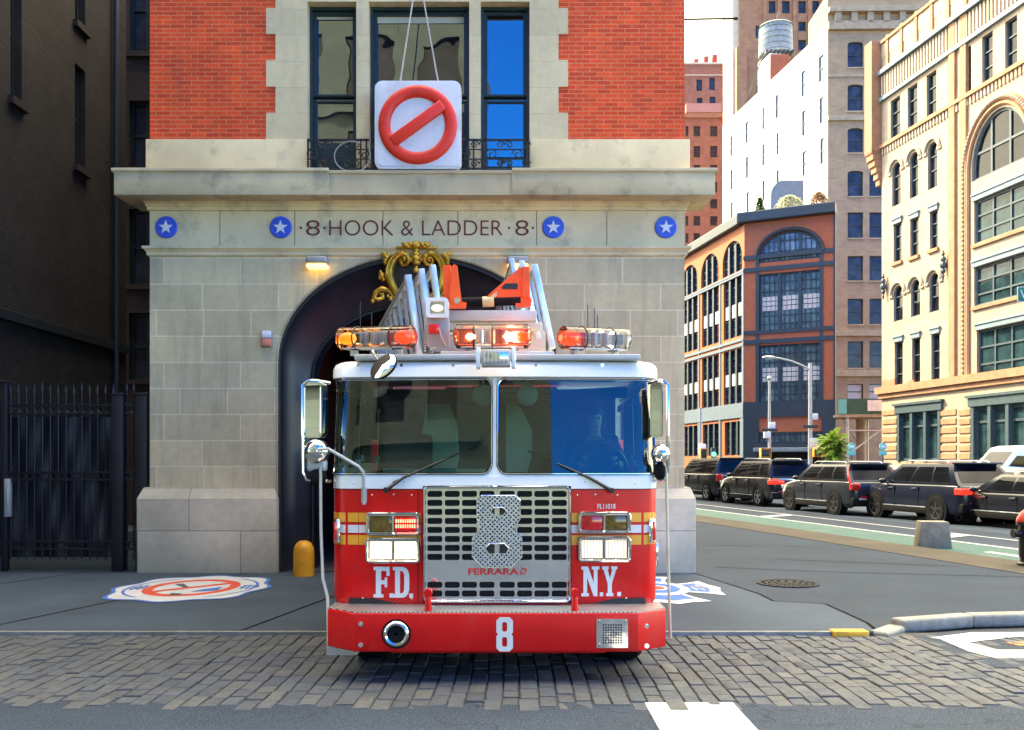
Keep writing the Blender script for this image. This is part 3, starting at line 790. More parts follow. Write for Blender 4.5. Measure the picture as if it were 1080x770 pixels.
# gilded scrollwork over the arch
b = MB(); k = K/8.31
def gp(x, y, d=-.10): return ((x-592)*k, d, Z(250) - y*k)
for s in (1, -1):
    def q(x, y, d=-.10): p = gp(x, y, d); return (s*p[0], p[1], p[2])
    main = [(478,222),(492,206),(482,190),(458,196),(450,226),(470,256),(506,252),(528,218),(515,180),(470,162),(420,178),(376,224),(354,290),(356,360),(380,430),(420,500),(466,545)]
    b.tube([q(x, y, -.09 - .03*math.sin(i)) for i, (x, y) in enumerate(main)], .05, 8, rs=[.028,.03,.03,.03,.03,.032,.034,.036,.042,.05,.056,.06,.064,.064,.058,.05,.03])
    b.tube([q(x+20, y+6, -.15) for x, y in main[9:]], .02, 6); b.tube([q(x-16, y+2, -.14) for x, y in main[9:]], .014, 6)
    low = [(395,540),(350,480),(290,462),(240,490),(222,545),(260,560),(300,540),(300,510),(270,510)]
    b.tube([q(x, y, -.08) for x, y in low], .04, 8, rs=[.02,.04,.046,.042,.036,.036,.034,.03,.02])
    for x, y, r in ((330,190,.05),(310,165,.035),(350,170,.04),(320,240,.03),(290,350,.05),(280,320,.03),(305,385,.035),(275,372,.03),(210,575,.036),(370,552,.04),(345,530,.03),(320,215,.04),(560,180,.04),(550,215,.036),(575,240,.036),(300,160,.03)):
        p = q(x, y, -.10); b.ball(p, (r*.9, r*.8, r), 8, 6)
    for x, y, r in ((500,90,.05),(540,84,.045),(480,78,.03),(520,105,.036)):
        b.ball(q(x, y, -.15), (r, r*.8, r*.8), 8, 6)
for x, y, r in ((592,92,.075),(592,135,.04),(592,170,.05),(592,205,.06),(592,240,.045),(592,285,.03),(592,312,.05)): b.ball(gp(x, y, -.14), (r, r*.7, r*.8), 10, 8)
b.box(-.30, .30, -.12, .02, Z(250)-118*k, Z(250)-96*k, .012)
b.build('gilded_crest', M['gold'], fh, smooth=60)
b = MB(); b.box(-.40, .40, -.04, .30, Z(305), Z(270), .03); b.build('keystone', M['reveal'], fh)
M['flank'] = mat('grey_render', (.045,.045,.045), .9, 0, .2, 1)
# flank, rear and roof
b = MB(); b.box(-HW, -HW+.3, .6, 34, 0, 13.9); b.build('flank_wall', M['flank'], fh, smooth=0)
b = MB(); b.prism([(HW-.3, .6), (HW, .6), (HW-6.6, 34), (HW-6.9, 34)], XY(), 0, 13.9); b.build('flank_wall', M['flank'], fh, smooth=0)
b = MB(); b.box(-HW, HW-6.6, 34, 34.3, 0, 13.9); b.build('rear_wall', M['brick'], fh, smooth=0)
b = MB(); b.prism([(-HW, .4), (HW, .4), (HW-6.6, 34.3), (-HW, 34.3)], XY(), 13.4, 13.58); b.build('roof', M['reveal'], fh, smooth=0)

# things fixed on the front
def wall_lamp(px, label, lens):
    r = empty('wall_lamp', (FXC + F(px), FY - .004, Z(279)), 0, label, 'wall lamp', 'lamps over the vehicle door')
    b = MB(); b.box(-.155, .155, -.22, 0, -.03, .085, .04, 4); b.build('housing', M['lamp_box'], r)
    b = MB(); b.box(-.15, .15, -.21, -.01, -.085, -.028, .035, 3); b.build('lens', lens, r)
wall_lamp(336.5, 'grey wall lamp glowing amber above the left of the door arch', M['lamp_warm'])
wall_lamp(546, 'grey wall lamp behind the orange ladder bracket right of the arch', M['lamp_warm'])
st = empty('alarm_strobe', (FXC + F(282), FY - .004, Z(357.5)), 0, 'small red and grey alarm strobe box on the stone left of the arch', 'strobe')
b = MB(); b.box(-.085, .085, -.03, 0, -.125, .125, .012); b.build('back_box', M['lamp_box'], st)
b = MB(); b.box(-.07, .07, -.075, -.03, -.115, .0, .02); b.build('lens', M['strobe'], st)
b = MB(); b.box(-.07, .07, -.07, -.03, .005, .115, .02); b.build('flash_lens', M['sign_w'], st)
# hanging sign
SY = 12.88; ks = SY / FPX
sg = empty('hanging_sign', (wx(441.3, SY), SY, wz(133.5, SY)), 0, 'square white hanging sign with a raised red barred ring above the door', 'sign')
hb = 45.3*ks
b = MB(); b.plate(rrect(-hb, hb, -hb*1.02, hb*1.02, 8*ks, 6), [], XZ(), -.07, .07); b.plate(rrect(-hb+.04, hb-.04, -hb*1.02+.04, hb*1.02-.04, 6*ks, 6), [], XZ(), -.082, -.069); 
ob = b.build('board', M['sign_w'], sg)
b = MB(); Rm, rw = 35*ks, 6.3*ks
rows = []
for j in range(9):
    a = math.pi * j/8; rr = Rm + rw*math.cos(a); dd = -.085 - .055*math.sin(a)**.6
    rows.append([(rr*math.cos(2*math.pi*i/64), dd, rr*math.sin(2*math.pi*i/64) - .01) for i in range(65)])
b.grid(rows); b.build('ring', M['sign_r'], sg, smooth=60)
b = MB(); L_ = 33*ks; bw_ = 6.0*ks
Mx = Matrix.Rotation(R(-36), 4, 'Y')
b.box(-L_, L_, -.15, -.083, -bw_, bw_, .02, 3, M=Mx); b.build('bar', M['sign_r'], sg)
b = MB()
for x0, x1 in ((-19, -2.5), (-19.8, -3.2), (20.5, -2.3), (21.3, -1.6)): b.cyl((x0*ks, 0, 46*ks), (x1*ks, .25, 175*ks), .006, n=6)
for x0 in (-19.4, 20.9): b.cyl((x0*ks, 0, 43*ks), (x0*ks, 0, 47.5*ks), .018, n=8)
b.build('suspension_wire', M['wire'], sg)
# loop of cable
b = MB(); cc = P(371, 165, 12.95)
b.tube([cc + Vector((.25*math.cos(R(a)), 0, .215*math.sin(R(a)))) for a in range(60, 300, 8)], .008, 6)
b.tube([cc + Vector((.27*math.cos(R(a)), -.02, .24*math.sin(R(a)) )) for a in range(-100, 30, 8)], .012, 6)
b.tube([cc + Vector((.27, 0, -.1)), cc + Vector((.26, 0, .1)), cc + Vector((.26, .0, .42))], .012, 6)
o = b.build('cable_loop', M['lamp_box']); tag(o, 'loop of grey cable hanging on the balcony railing beside the white sign', 'cable')
# yellow bollard by the door
yb = MB(); c = (wx(320.5, 12.75), 12.75, WALK)
yb.lathe([(.145, 0), (.145, .32), (.135, .40), (.105, .46), (.05, .495), (.001, .50)], c, 'z', 28)
tag(yb.build('yellow_bollard', M['yellow']), 'short yellow round topped bollard by the left side of the door', 'bollard')
# rod standing out from the brick corner
b = MB(); b.cyl(P(718, 20.5, 13.5), P(776, 19.5, 13.5), .017, n=8); b.cyl(P(774.5, 19.5, 13.5), P(778, 19.5, 13.5), .024, n=10)
b.build('side_rod', M['iron'], fh, world=True)
# ------------------------------------------------------------------ the ladder truck
TX, TY = -.115, 6.6
tk = empty('fire_truck', (TX, TY, 0), 0, 'red and white ladder fire truck pulling out of the arched firehouse door', 'fire truck')
def tp(px, py, yl): p = P(px, py, TY + yl); return Vector((p.x - TX, yl, p.z))
CF = .35
HB, RC = 1.275, .17; A0 = HB - RC; S1 = A0 + RC*math.pi/2; BOW = .035
SE = S1 + 2.3
def cpt(s, off=0.0, z=1.0):
    rk = .125 * max(0, z - 1.55) / .77
    a = abs(s); sg_ = 1 if s >= 0 else -1
    if a <= A0: x, y, nx, ny = a, CF + BOW*a*a, 2*BOW*a, -1
    elif a <= S1: t = (a-A0)/RC; x, y, nx, ny = A0 + RC*math.sin(t), CF + BOW*A0*A0 + RC*(1-math.cos(t)), math.sin(t), -math.cos(t)
    else: x, y, nx, ny = HB, CF + BOW*A0*A0 + RC + (a-S1), 1, 0
    l = math.hypot(nx, ny)
    return Vector((sg_*(x + off*nx/l) - .02, y + off*ny/l + rk, z))
SS = sorted(set([round(-SE + i*.0, 3) for i in range(1)] + [-SE, SE] + [i*.05 for i in range(-28, 29)] + [i*.25 for i in range(-14, 15)]))
def strip(b, ss, zz, off=0.0):
    offs = off if isinstance(off, list) else [off]*len(zz)
    b.grid([[cpt(s, o, z) for s in ss] for z, o in zip(zz, offs)])
def sub(a, c, n): return [a + (c-a)*i/n for i in range(n+1)]
# lower cab, white belt
b = MB(); strip(b, SS, [.52, .56, .60, 1.0, 1.448], [-.06, -.01, 0, 0, 0]); b.build('cab_front', M['red'], tk, smooth=50)
b = MB(); strip(b, SS, [1.446, 1.449, 1.545, 1.555], [0, .006, .006, -.01]); b.build('belt_panel', M['white'], tk, smooth=50)
for z0, z1, m in ((1.19, 1.262, 'stripe_y'), (1.106, 1.167, 'stripe_w'), (1.014, 1.088, 'stripe_y')):
    for s in (-1, 1):
        b = MB(); strip(b, [s*t for t in sub(.57, SE, 40)], [z0, z1], .003); b.build('reflective_stripe', M[m], tk, smooth=50)
# upper cab with window openings
ZB, ZT = 1.553, 2.318
def cols(s0, s1, r, zb, zt, n):
    out = []
    for i in range(n+1):
        out.append(s0 + (s1-s0)*i/n)
    out = sorted(set(out + [s0 + r*(1-math.cos(R(a))) for a in range(0, 91, 15)] + [s1 - r*(1-math.cos(R(a))) for a in range(0, 91, 15)]))
    res = []
    for s in out:
        d = min(s - s0, s1 - s); k = 0
        if d < r: k = r - math.sqrt(max(0, r*r - (r-d)**2))
        res.append((s, zb + k, zt - k))
    return res
openings = []
G0, G1 = .024, S1 + .05
openings.append(cols(G0, G1, .075, ZB+.012, ZT-.004, 26)); openings.append(cols(S1+.2, S1+1.0, .06, 1.62, 2.24, 8)); openings.append(cols(S1+1.15, S1+2.15, .06, 1.66, 2.24, 8))
b = MB()
for sg_ in (1, -1):
    prev = 0.0
    for op in openings:
        s0, s1 = op[0][0], op[-1][0]
        strip(b, [sg_*t for t in sub(prev, s0, 3)], [ZB-.005, ZT])
        b.grid([[cpt(sg_*s, 0, ZB-.005) for s, lo, hi in op], [cpt(sg_*s, 0, lo) for s, lo, hi in op]])
        b.grid([[cpt(sg_*s, 0, hi) for s, lo, hi in op], [cpt(sg_*s, 0, ZT) for s, lo, hi in op]])
        # return into the cab
        b.grid([[cpt(sg_*s, 0, lo) for s, lo, hi in op], [cpt(sg_*s, -.04, lo) for s, lo, hi in op]])
        b.grid([[cpt(sg_*s, 0, hi) for s, lo, hi in op], [cpt(sg_*s, -.04, hi) for s, lo, hi in op]])
        prev = s1
    strip(b, [sg_*t for t in sub(prev, SE, 2)], [ZB-.005, ZT])
b.build('cab_upper', M['white'], tk, smooth=40)
def outline(op, sg_, off, dz=0): 
    lo = [cpt(sg_*s, off, l) for s, l, h in op]; hi = [cpt(sg_*s, off, h) for s, l, h in op]
    return lo + hi[::-1]
for sg_ in (-1, 1):
    for j, op in enumerate(openings):
        nm = 'windshield' if j == 0 else 'side_window'
        b = MB(); mid = [[cpt(sg_*s, -.012, l + (h-l)*t) for s, l, h in op] for t in (0, .25, .5, .75, 1)]
        b.grid(mid); g = b.build(nm, M['wshield'], tk, smooth=60)
        b = MB(); b.tube(outline(op, sg_, .0), .011, 6, closed=True); b.build('gasket', M['rubber'], g)
        if j == 0:
            b = MB(); b.tube(outline(op, sg_, .012), .005, 5, closed=True); b.build('bright_trim', M['chrome'], g)
# roof visor and roof
b = MB(); strip(b, SS, [2.300, 2.318, 2.324, 2.40, 2.432, 2.452, 2.462], [.0, .0, .035, .035, .02, -.02, -.07])
V = [cpt(s, -.07, 2.462) for s in SS]; b.bm.faces.new([b.bm.verts.new(v) for v in V])
b.build('roof', M['white'], tk, smooth=50)
b = MB()
for px in (378, 424, 478, 565, 635):
    p = tp(px, 385.5, .33); b.cyl((p.x, .36, p.z), (p.x, .306, p.z), .013, n=10)
b.build('visor_bolt', M['chrome'], tk)
# ---- cab interior
b = MB(); b.box(-1.2, 1.2, .8, 2.9, .95, 1.0); b.box(-1.2, 1.2, 2.85, 2.9, 1.0, 2.42); b.build('cab_bulkhead', M['cab_in'], tk, smooth=0)
b = MB(); b.prism([(.46, 1.42), (.58, 1.56), (.95, 1.54), (1.15, 1.40), (1.15, 1.0), (.5, 1.0)], lambda u, v, d: (d, u, v), -1.05, 1.05); dash = b.build('dashboard', M['cab_in'], tk, smooth=30)
b = MB(); b.prism([(1.0*math.cos(R(a))*.42 - .52, .75 + .3*math.sin(R(a))*.6) for a in range(0, 361, 15)][:-1], XY(), 1.545, 1.60); b.build('engine_cover', M['cab_lt'], tk)
b = MB(); b.prism([(-.70, 1.45), (-.44, 1.45), (-.38, 1.7), (-.40, 2.0), (-.50, 2.3), (-.66, 2.3), (-.72, 1.9)], lambda u, v, d: (u, 1.75 + d, v), 0, .1); b.build('pale_cab_panel', M['cab_lt'], tk)  # pale curved panels added inside the cab
b = MB(); b.prism([(.06, 1.45), (.22, 1.45), (.30, 1.7), (.30, 1.95), (.2, 2.15), (.06, 2.25)], lambda u, v, d: (u, 1.7 + d, v), 0, .1); b.build('pale_cab_panel', M['cab_lt'], tk)
b = MB(); b.tube([(-1.1, 1.2, 2.16), (-.6, 1.1, 2.20), (0, 1.05, 2.19), (.5, 1.1, 2.22), (1.1, 1.2, 2.26)], .05, 8); b.build('overhead_console', M['blackp'], tk)
for x in (-.12, .24):
    b = MB(); b.ball((x, .75, 2.20), (.09, .05, .09)); b.cyl((x, .75, 2.27), (x, .75, 2.40), .012); b.build('dash_fan', M['cab_lt'], tk)
for x in (-.86, .86):
    b = MB(); b.box(x-.26, x+.26, 1.25, 1.75, 1.12, 1.26, .05, 3); b.box(x-.25, x+.25, 1.72, 1.88, 1.2, 1.92, .06, 3); b.box(x-.13, x+.13, 1.74, 1.86, 1.94, 2.14, .05, 3); b.build('seat', M['seat_f'], tk)
b = MB(); sw = Matrix.Translation((.86, 1.03, 1.60)) @ Matrix.Rotation(R(-62), 4, 'X')
b.tube([sw @ Vector((.22*math.cos(t), .22*math.sin(t), 0)) for t in [2*math.pi*i/28 for i in range(28)]], .016, 6, closed=True)
for t in (90, 210, 330): b.cyl(sw @ Vector((0, 0, -.03)), sw @ Vector((.215*math.cos(R(t)), .215*math.sin(R(t)), 0)), .012, n=6)
b.cyl(sw @ Vector((0, 0, .0)), sw @ Vector((0, 0, -.3)), .03); b.build('steering_wheel', M['blackp'], tk)
# ---- seams and screws in the front panels
for sx in (-1, 1):
    b = MB(); strip(b, [sx*(.592 - .0025), sx*(.592 + .0025)], [.56, 1.44], .0035); b.build('panel_seam', M['void'], tk, smooth=0)
    b = MB(); strip(b, [sx*(A0 - .05 - .0015), sx*(A0 - .05 + .0015)], [.56, 1.44], .0038); b.build('panel_seam', M['red_off'], tk, smooth=0)
    for x_, z_ in ((.64, .60), (.64, 1.40), (.95, 1.40), (.78, 1.405), (1.02, .60), (.66, .98), (1.09, 1.49), (.70, 1.50), (.30, 1.50)):
        p = cpt(sx*x_, .006, z_); b = MB(); b.ball(p, (.007, .005, .007), 8, 6); b.build('screw', M['chrome'], tk)
b = MB(); strip(b, [t for t in sub(-SE, SE, 120)], [1.443, 1.448], .0045); b.build('panel_seam', M['void'], tk, smooth=0)
# ---- grille
b = MB(); b.box(-.57, .57, .338, .345, .57, 1.47); b.build('grille_backing', M['void'], tk, smooth=0)
holes = []
gx = [-.478, -.344, -.212, -.078, .078, .212, .344, .478]; gzs = [1.410 - .0692*i for i in range(8)] + [.712, .645]
for z in gzs:
    for x in gx: holes.append(rrect(x-.0575, x+.0575, z-.0235, z+.0235, .015, 3))
b = MB(); b.plate(rrect(-.555, .555, .585, 1.46, .03, 4), holes, XZ(), .318, .330)
gr = b.build('grille', M['steel'], tk, smooth=25)
b = MB(); b.tube([(x, .318, z) for x, z in rrect(-.557, .557, .583, 1.462, .035, 4)], .012, 6, closed=True); b.build('grille_frame', M['chrome'], gr)
b = MB()
for x in (-.53, .53):
    for z in (.62, .87, 1.43): b.cyl((x, .318, z), (x, .312, z), .007, n=8)
b.build('grille_bolt', M['chrome'], gr)
def g8(zx, zy): return ((zx-472)/752.0, 1.65 + (488 - (505 + zy/5.5))/136.7)
o8 = [(385,95),(575,95),(606,125),(606,230),(578,268),(578,300),(616,340),(616,450),(556,511),(390,511),(330,450),(330,340),(372,300),(372,268),(356,230),(356,125)]
e1_ = [(455,163),(505,163),(526,185),(505,210),(455,210),(436,185)]; e2_ = [(430,372),(515,372),(540,400),(522,432),(425,432),(405,400)]
b = MB(); b.plate([g8(*p) for p in o8], [[g8(*p) for p in e1_], [g8(*p) for p in e2_]], XZ(), .302, .314)
n8 = b.build('front_numeral', M['dots'], gr, smooth=0)
b = MB(); b.tube([(g8(*p)[0], .302, g8(*p)[1]) for p in o8], .005, 5, closed=True)
for e in (e1_, e2_): b.tube([(g8(*p)[0], .302, g8(*p)[1]) for p in e], .004, 5, closed=True)
b.build('numeral_edge', M['steel'], gr)
b = MB()
for e in (e1_, e2_): b.prism([g8(*p) for p in e], XZ(), .312, .316)
b.build('numeral_opening', M['blackp'], gr, smooth=0)
b = MB()
for y0, y1 in ((163, 210), (372, 432)):
    (x0, z1), (x1, z0) = g8(458, y0), g8(486, y1); b.box(x0, x1, .306, .311, z0, z1)
b.build('numeral_post', M['steel'], gr, smooth=0)
M['red_txt'] = mat('red_lettering', (.5,.02,.02), .4, 0, .1)
(x0, z1), (x1, z0) = g8(305, 516), g8(598, 553)
fit_text('grille_lettering', 'FERRARA', x0, x1, z0, z1, .316, M['red_txt'], gr, .003, .035)
(x0, z1), (x1, z0) = g8(604, 513), g8(638, 552)
o = fit_text('grille_lettering', 'D', x0, x1, z0, z1, .316, M['red_txt'], gr, .003, .03)
for v in o.data.vertices: v.co.x += (v.co.z - z0) * .25
# ---- lamp clusters
def cluster(px0, px1, py0, py1, lenses, name):
    y = CF - .0
    c = (px0+px1)/2; x0, z1 = tp(px0, py0, .33).x, tp(px0, py0, .33).z; x1, z0 = tp(px1, py1, .33).x, tp(px1, py1, .33).z
    xm = (x0+x1)/2; yb = CF + BOW*xm*xm
    b = MB(); mx_ = (x0+x1)/2; t = .026; r = .028
    b.plate(rrect(x0, x1, z0, z1, r, 4), [rrect(x0+t, mx_-.007, z0+t, z1-t, .012, 3), rrect(mx_+.007, x1-t, z0+t, z1-t, .012, 3)], XZ(yb), -.045, .015)
    bz = b.build(name, M['chrome'], tk, smooth=40)
    b = MB(); b.tube([(x, yb-.045, z) for x, z in rrect(x0+.01, x1-.01, z0+.01, z1-.01, r*.8, 4)], .012, 6, closed=True); b.build('bezel_rim', M['chrome'], bz)
    b = MB(); b.box(x0+.01, x1-.01, yb-.01, yb+.0, z0+.01, z1-.01); b.build('bezel_back', M['blackp'], bz, smooth=0)
    for (a, c_), m in zip(((x0+t+.004, mx_-.011), (mx_+.011, x1-t-.004)), lenses):
        if m == 'led':
            b = MB(); b.box(a, c_, yb-.03, yb-.008, z0+t+.003, z1-t-.003, .006); ln = b.build('lens', M['red_off'], bz)
            b = MB(); n = 9
            for i in range(n):
                for zz in (.36, .68):
                    xx = a + (c_-a)*(i+.7)/(n+.4); zc = z0+t + (z1-z0-2*t)*zz; b.box(xx-.005, xx+.005, yb-.036, yb-.028, zc-.013, zc+.013)
            b.build('led_bank', M['red_on'], bz, smooth=0)
        else:
            b = MB(); b.box(a, c_, yb-.03, yb-.008, z0+t+.003, z1-t-.003, .006); ln = b.build('lens', M[m], bz)
            if m in ('head_on', 'head_dim'):
                b = MB(); mz = (z0+z1)/2; mx2 = (a+c_)/2
                b.ball((mx2, yb-.032, mz), (.028, .008, .022), 14, 8); b.build('bulb', M['head_hot' if m == 'head_on' else 'head_on'], bz)
                b = MB()
                for i in range(1, 7): b.box(a+(c_-a)*i/7-.0015, a+(c_-a)*i/7+.0015, yb-.0325, yb-.029, z0+t+.006, z1-t-.006)
                b.build('fluting', M['steel'], bz, smooth=0)
cluster(386, 443, 540.5, 565, ('amber_off', 'led'), 'warning_light')
cluster(385.5, 443, 567.5, 594, ('head_on', 'head_on'), 'headlight')
cluster(609.5, 665.5, 540, 563, ('red_off', 'amber_off'), 'warning_light')
cluster(609.5, 665.5, 566, 593, ('head_dim', 'head_dim'), 'headlight')
# corner markers
for sg_ in (-1, 1):
    
    b = MB(); Mt = Matrix.Translation(cpt(sg_*(A0+.12), .004, 1.12)) @ Matrix.Rotation(sg_*R(43), 4, 'Z')
    b.box(-.028, .028, -.03, .01, -.095, .095, .012, 3, M=Mt); k_ = b.build('corner_marker', M['chrome'], tk)
    b = MB(); b.box(-.016, .016, -.042, -.02, -.075, .075, .008, 2, M=Mt); b.build('lens', M['red_off'], k_)
    b = MB(); b.box(sg_*(HB-.002), sg_*(HB+.022), CF+.33, CF+.36, .82, 1.0, .006); b.build('door_handle', M['chrome'], tk)
# ---- lettering F.D. / N.Y.
def curved(u, v, d): return (u, CF + BOW*u*u - .005 + d, v)
def glyph(ch):
    S = 4.2
    if ch == 'F': return [[(0,0),(11,0),(11,3.4),(8.3,3.4),(8.3,14.2),(12.2,14.2),(12.2,11),(15,11),(15,21.5),(12.2,21.5),(12.2,18.4),(8.3,18.4),(8.3,28.6),(14.2,28.6),(14.2,23.2),(17.6,23.2),(17.6,33),(0,33),(0,29.4),(2.6,29.4),(2.6,3.4),(0,3.4)]]
    if ch == 'D': return [[(0,0),(11.5,0),(15,1.2),(17.5,4),(18.8,8.5),(19,16.5),(18.8,24.5),(17.5,29),(15,31.8),(11.5,33),(0,33),(0,29.4),(2.6,29.4),(2.6,3.6),(0,3.6)],
                          [(8.2,4.6),(10.6,4.6),(12.2,5.8),(13,8.5),(13.2,16.5),(13,24.5),(12.2,27.2),(10.6,28.4),(8.2,28.4)]]
    if ch == 'N': return [[(0,0),(8.4,0),(8.4,3.4),(6.3,3.4),(6.3,21),(13.6,0),(17.8,0),(17.8,29.6),(20,29.6),(20,33),(11.6,33),(11.6,29.6),(13.8,29.6),(13.8,14.5),(7.4,33),(0,33),(0,29.6),(2.2,29.6),(2.2,3.4),(0,3.4)]]
    if ch == 'Y': return [[(5.2,0),(14.8,0),(14.8,3.4),(12.7,3.4),(12.7,13.5),(18.4,29.6),(20,29.6),(20,33),(12,33),(12,29.6),(13.4,29.6),(10.2,19.6),(7.1,29.6),(8.4,29.6),(8.4,33),(0,33),(0,29.6),(1.7,29.6),(7.3,13.5),(7.3,3.4),(5.2,3.4)]]
    if ch == '.': return [[(0,0),(4.2,0),(4.2,4.4),(0,4.4)]]
def word(pairs, py0, py1):
    z1, z0 = tp(0, py0, .36).z, tp(0, py1, .36).z
    for ch, px0, px1 in pairs:
        g = glyph(ch); mxw = max(u for u, v in g[0]); x0, x1 = tp(px0, 0, .38).x, tp(px1, 0, .38).x
        hs = (z1-z0)/33
        L = [[(x0 + u/mxw*(x1-x0), z0 + v*hs) for u, v in loop] for loop in g]
        b = MB(); b.plate(L[0], L[1:], curved, 0, .004); b.build('cab_lettering', M['decal'], tk, smooth=0)
word([('F', 394, 411), ('.', 411, 415), ('D', 414.5, 432), ('.', 432, 436)], 598, 630.5)
word([('N', 613, 632), ('.', 632.5, 636), ('Y', 635, 651), ('.', 651, 655)], 597.5, 629)
x0, x1 = tp(630, 0, .38).x, tp(649, 0, .38).x
o = fit_text('cab_lettering', 'FL11018', x0, x1, tp(0, 536.6, .38).z, tp(0, 531.4, .38).z, 0, M['decal'], tk, .001, .012)
for v in o.data.vertices: v.co.y += CF + BOW*v.co.x**2 - .004
# ---- bumper
bo = [(-1.275, .46), (-1.275, .20), (-1.04, 0), (1.04, 0), (1.275, .20), (1.275, .46)]
b = MB(); b.prism(bo, XY(), .262, .548)
bmesh.ops.bevel(b.bm, geom=[e for e in b.bm.edges if abs(e.verts[0].co.z - e.verts[1].co.z) < .01], offset=.012, segments=3, profile=.5, affect='EDGES')
bp = b.build('bumper', M['red_dull'], tk, smooth=35)
b = MB(); b.prism([(x*.995, y+.006 if y < .3 else y) for x, y in bo], XY(), .549, .556); b.build('tread_plate', M['tread'], bp, smooth=0)
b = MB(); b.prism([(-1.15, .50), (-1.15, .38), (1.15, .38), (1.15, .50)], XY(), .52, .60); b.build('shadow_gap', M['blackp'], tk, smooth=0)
b = MB()
for px, py in ((380.5, 658), (380.5, 680), (682, 660), (682, 681)):
    p = tp(px, py, .0); b.cyl((p.x, .003, p.z), (p.x, -.012, p.z), .018, n=12); b.cyl((p.x, -.012, p.z), (p.x, -.02, p.z), .011, n=6)
b.build('bumper_bolt', M['steel'], bp)
p = tp(418, 668.5, 0)
b = MB(); b.lathe([(.092, 0), (.094, -.012), (.086, -.022), (.078, -.026), (.066, -.02), (.06, .0), (.045, .05), (.03, .08)], (p.x, 0, p.z), 'y', 36); hn = b.build('air_horn', M['chrome'], tk)
b = MB(); b.lathe([(.108, -.001), (.108, -.006), (.09, -.006)], (p.x, 0, p.z), 'y', 36); b.build('horn_gasket', M['rubber'], hn)
b = MB(); b.cyl((p.x, .02, p.z), (p.x, .01, p.z), .046, n=24); b.cyl((p.x, .0, p.z), (p.x, -.006, p.z), .012); b.build('horn_throat', M['blackp'], hn)
p0, p1 = tp(629, 652.5, 0), tp(662, 683, 0)
hs = []
for i in range(8):
    for j in range(8):
        x, z = p0.x + .05 + i*.0185, p1.z + .038 + j*.0185; hs.append(rect(x-.006, x+.006, z-.006, z+.006))
b = MB(); b.plate(rrect(p0.x, p1.x, p1.z, p0.z, .006, 2), hs, XZ(), -.014, -.002); sp = b.build('siren_plate', M['steel'], tk, smooth=0)
b = MB(); b.box(p0.x+.03, p1.x-.03, -.003, .0, p1.z+.02, p0.z-.02); b.build('siren_backing', M['blackp'], sp, smooth=0)
b = MB()
for x in (p0.x+.02, p1.x-.02):
    for z in (p1.z+.02, p0.z-.02): b.cyl((x, -.014, z), (x, -.022, z), .011, n=8)
b.build('siren_bolt', M['chrome'], sp)
def d8(u, v): # block numeral on the bumper
    return (tp(523.5, 0, 0).x + u*(tp(541, 0, 0).x - tp(523.5, 0, 0).x), tp(0, 687, 0).z + v*(tp(0, 651, 0).z - tp(0, 687, 0).z))
O = [(.2,0),(.8,0),(1,.1),(1,.44),(.9,.5),(1,.56),(1,.9),(.8,1),(.2,1),(0,.9),(0,.56),(.1,.5),(0,.44),(0,.1)]
H1 = [(.42,.14),(.58,.14),(.65,.18),(.65,.38),(.58,.42),(.42,.42),(.35,.38),(.35,.18)]; H2 = [(u, v+.44) for u, v in H1]
b = MB(); b.plate([d8(*q) for q in O], [[d8(*q) for q in H1], [d8(*q) for q in H2]], XZ(), -.006, -.001); b.build('bumper_numeral', M['decal'], bp, smooth=0)
for px in (452.5, 605.5):
    p = tp(px, 630, .12); b = MB()
    b.tube([(p.x + .012*math.cos(t), .12 + .012*math.sin(t), .58 + .11*math.sin(t*.5)) for t in (0, 1, 2, 3.14)], .02, 8) if False else None
    b.box(p.x-.022, p.x+.022, .02, .10, .54, .70, .02, 3); b.cyl((p.x, .02, .69), (p.x, .10, .69), .03, n=14); b.cyl((p.x-.026, .06, .57), (p.x+.026, .06, .57), .022, n=12)
    b.build('tow_hook', M['red'], tk)
# below the bumper
b = MB(); b.box(-.80, .82, .18, .30, .215, .27, .01); b.box(-.55, .1, .5, 3, .45, .60); b.build('lower_frame', M['red_dull'], tk)
p = tp(356, 690, .15)
b = MB(); b.prism([(-1.285, .30), (-1.285, .20), (-1.26, .195), (-1.06, .195), (-1.0, .262), (-1.25, .262), (-1.265, .32)], XZ(), .21, .23); b.build('step_plate', M['steel'], tk, smooth=0)
b = MB(); b.box(.2, .5, .3, 2.2, .26, .42, .04); b.box(-.5, -.2, .3, 2.2, .26, .42, .04); b.box(-1, 1, .8, 1.3, .42, .56); b.build('axle_beam', M['rubber'], tk)
def truck_wheel(x, y, r=.53, w=.30):
    b = MB(); b.lathe([(r-.17, -w/2), (r-.03, -w/2), (r, -w/2+.04), (r, w/2-.04), (r-.03, w/2), (r-.17, w/2)], (0, 0, 0), 'x', 40, caps=False); t = b.build('tyre', M['rubber'], tk); t.location = (x, y, r)
    b = MB(); b.lathe([(.001, -.06), (.12, -.06), (.16, -.10), (r-.18, -.05), (r-.165, -w/2-.004), (r-.165, w/2+.004), (.001, .1)], (0, 0, 0), 'x', 32); b.build('rim', M['alu'], t)
    return t
for x in (-1.03, 1.03): truck_wheel(x, 1.05)
for x in (-1.0, -.68, .68, 1.0): truck_wheel(x, 6.2)
# ---- body behind the cab and the trailer under the ladder
b = MB(); b.box(-1.2, 1.2, 2.95, 5.6, .55, 1.9, .03); b.box(-.6, .6, 2.9, 3.6, 1.9, 2.45, .03); b.build('tractor_body', M['red'], tk)
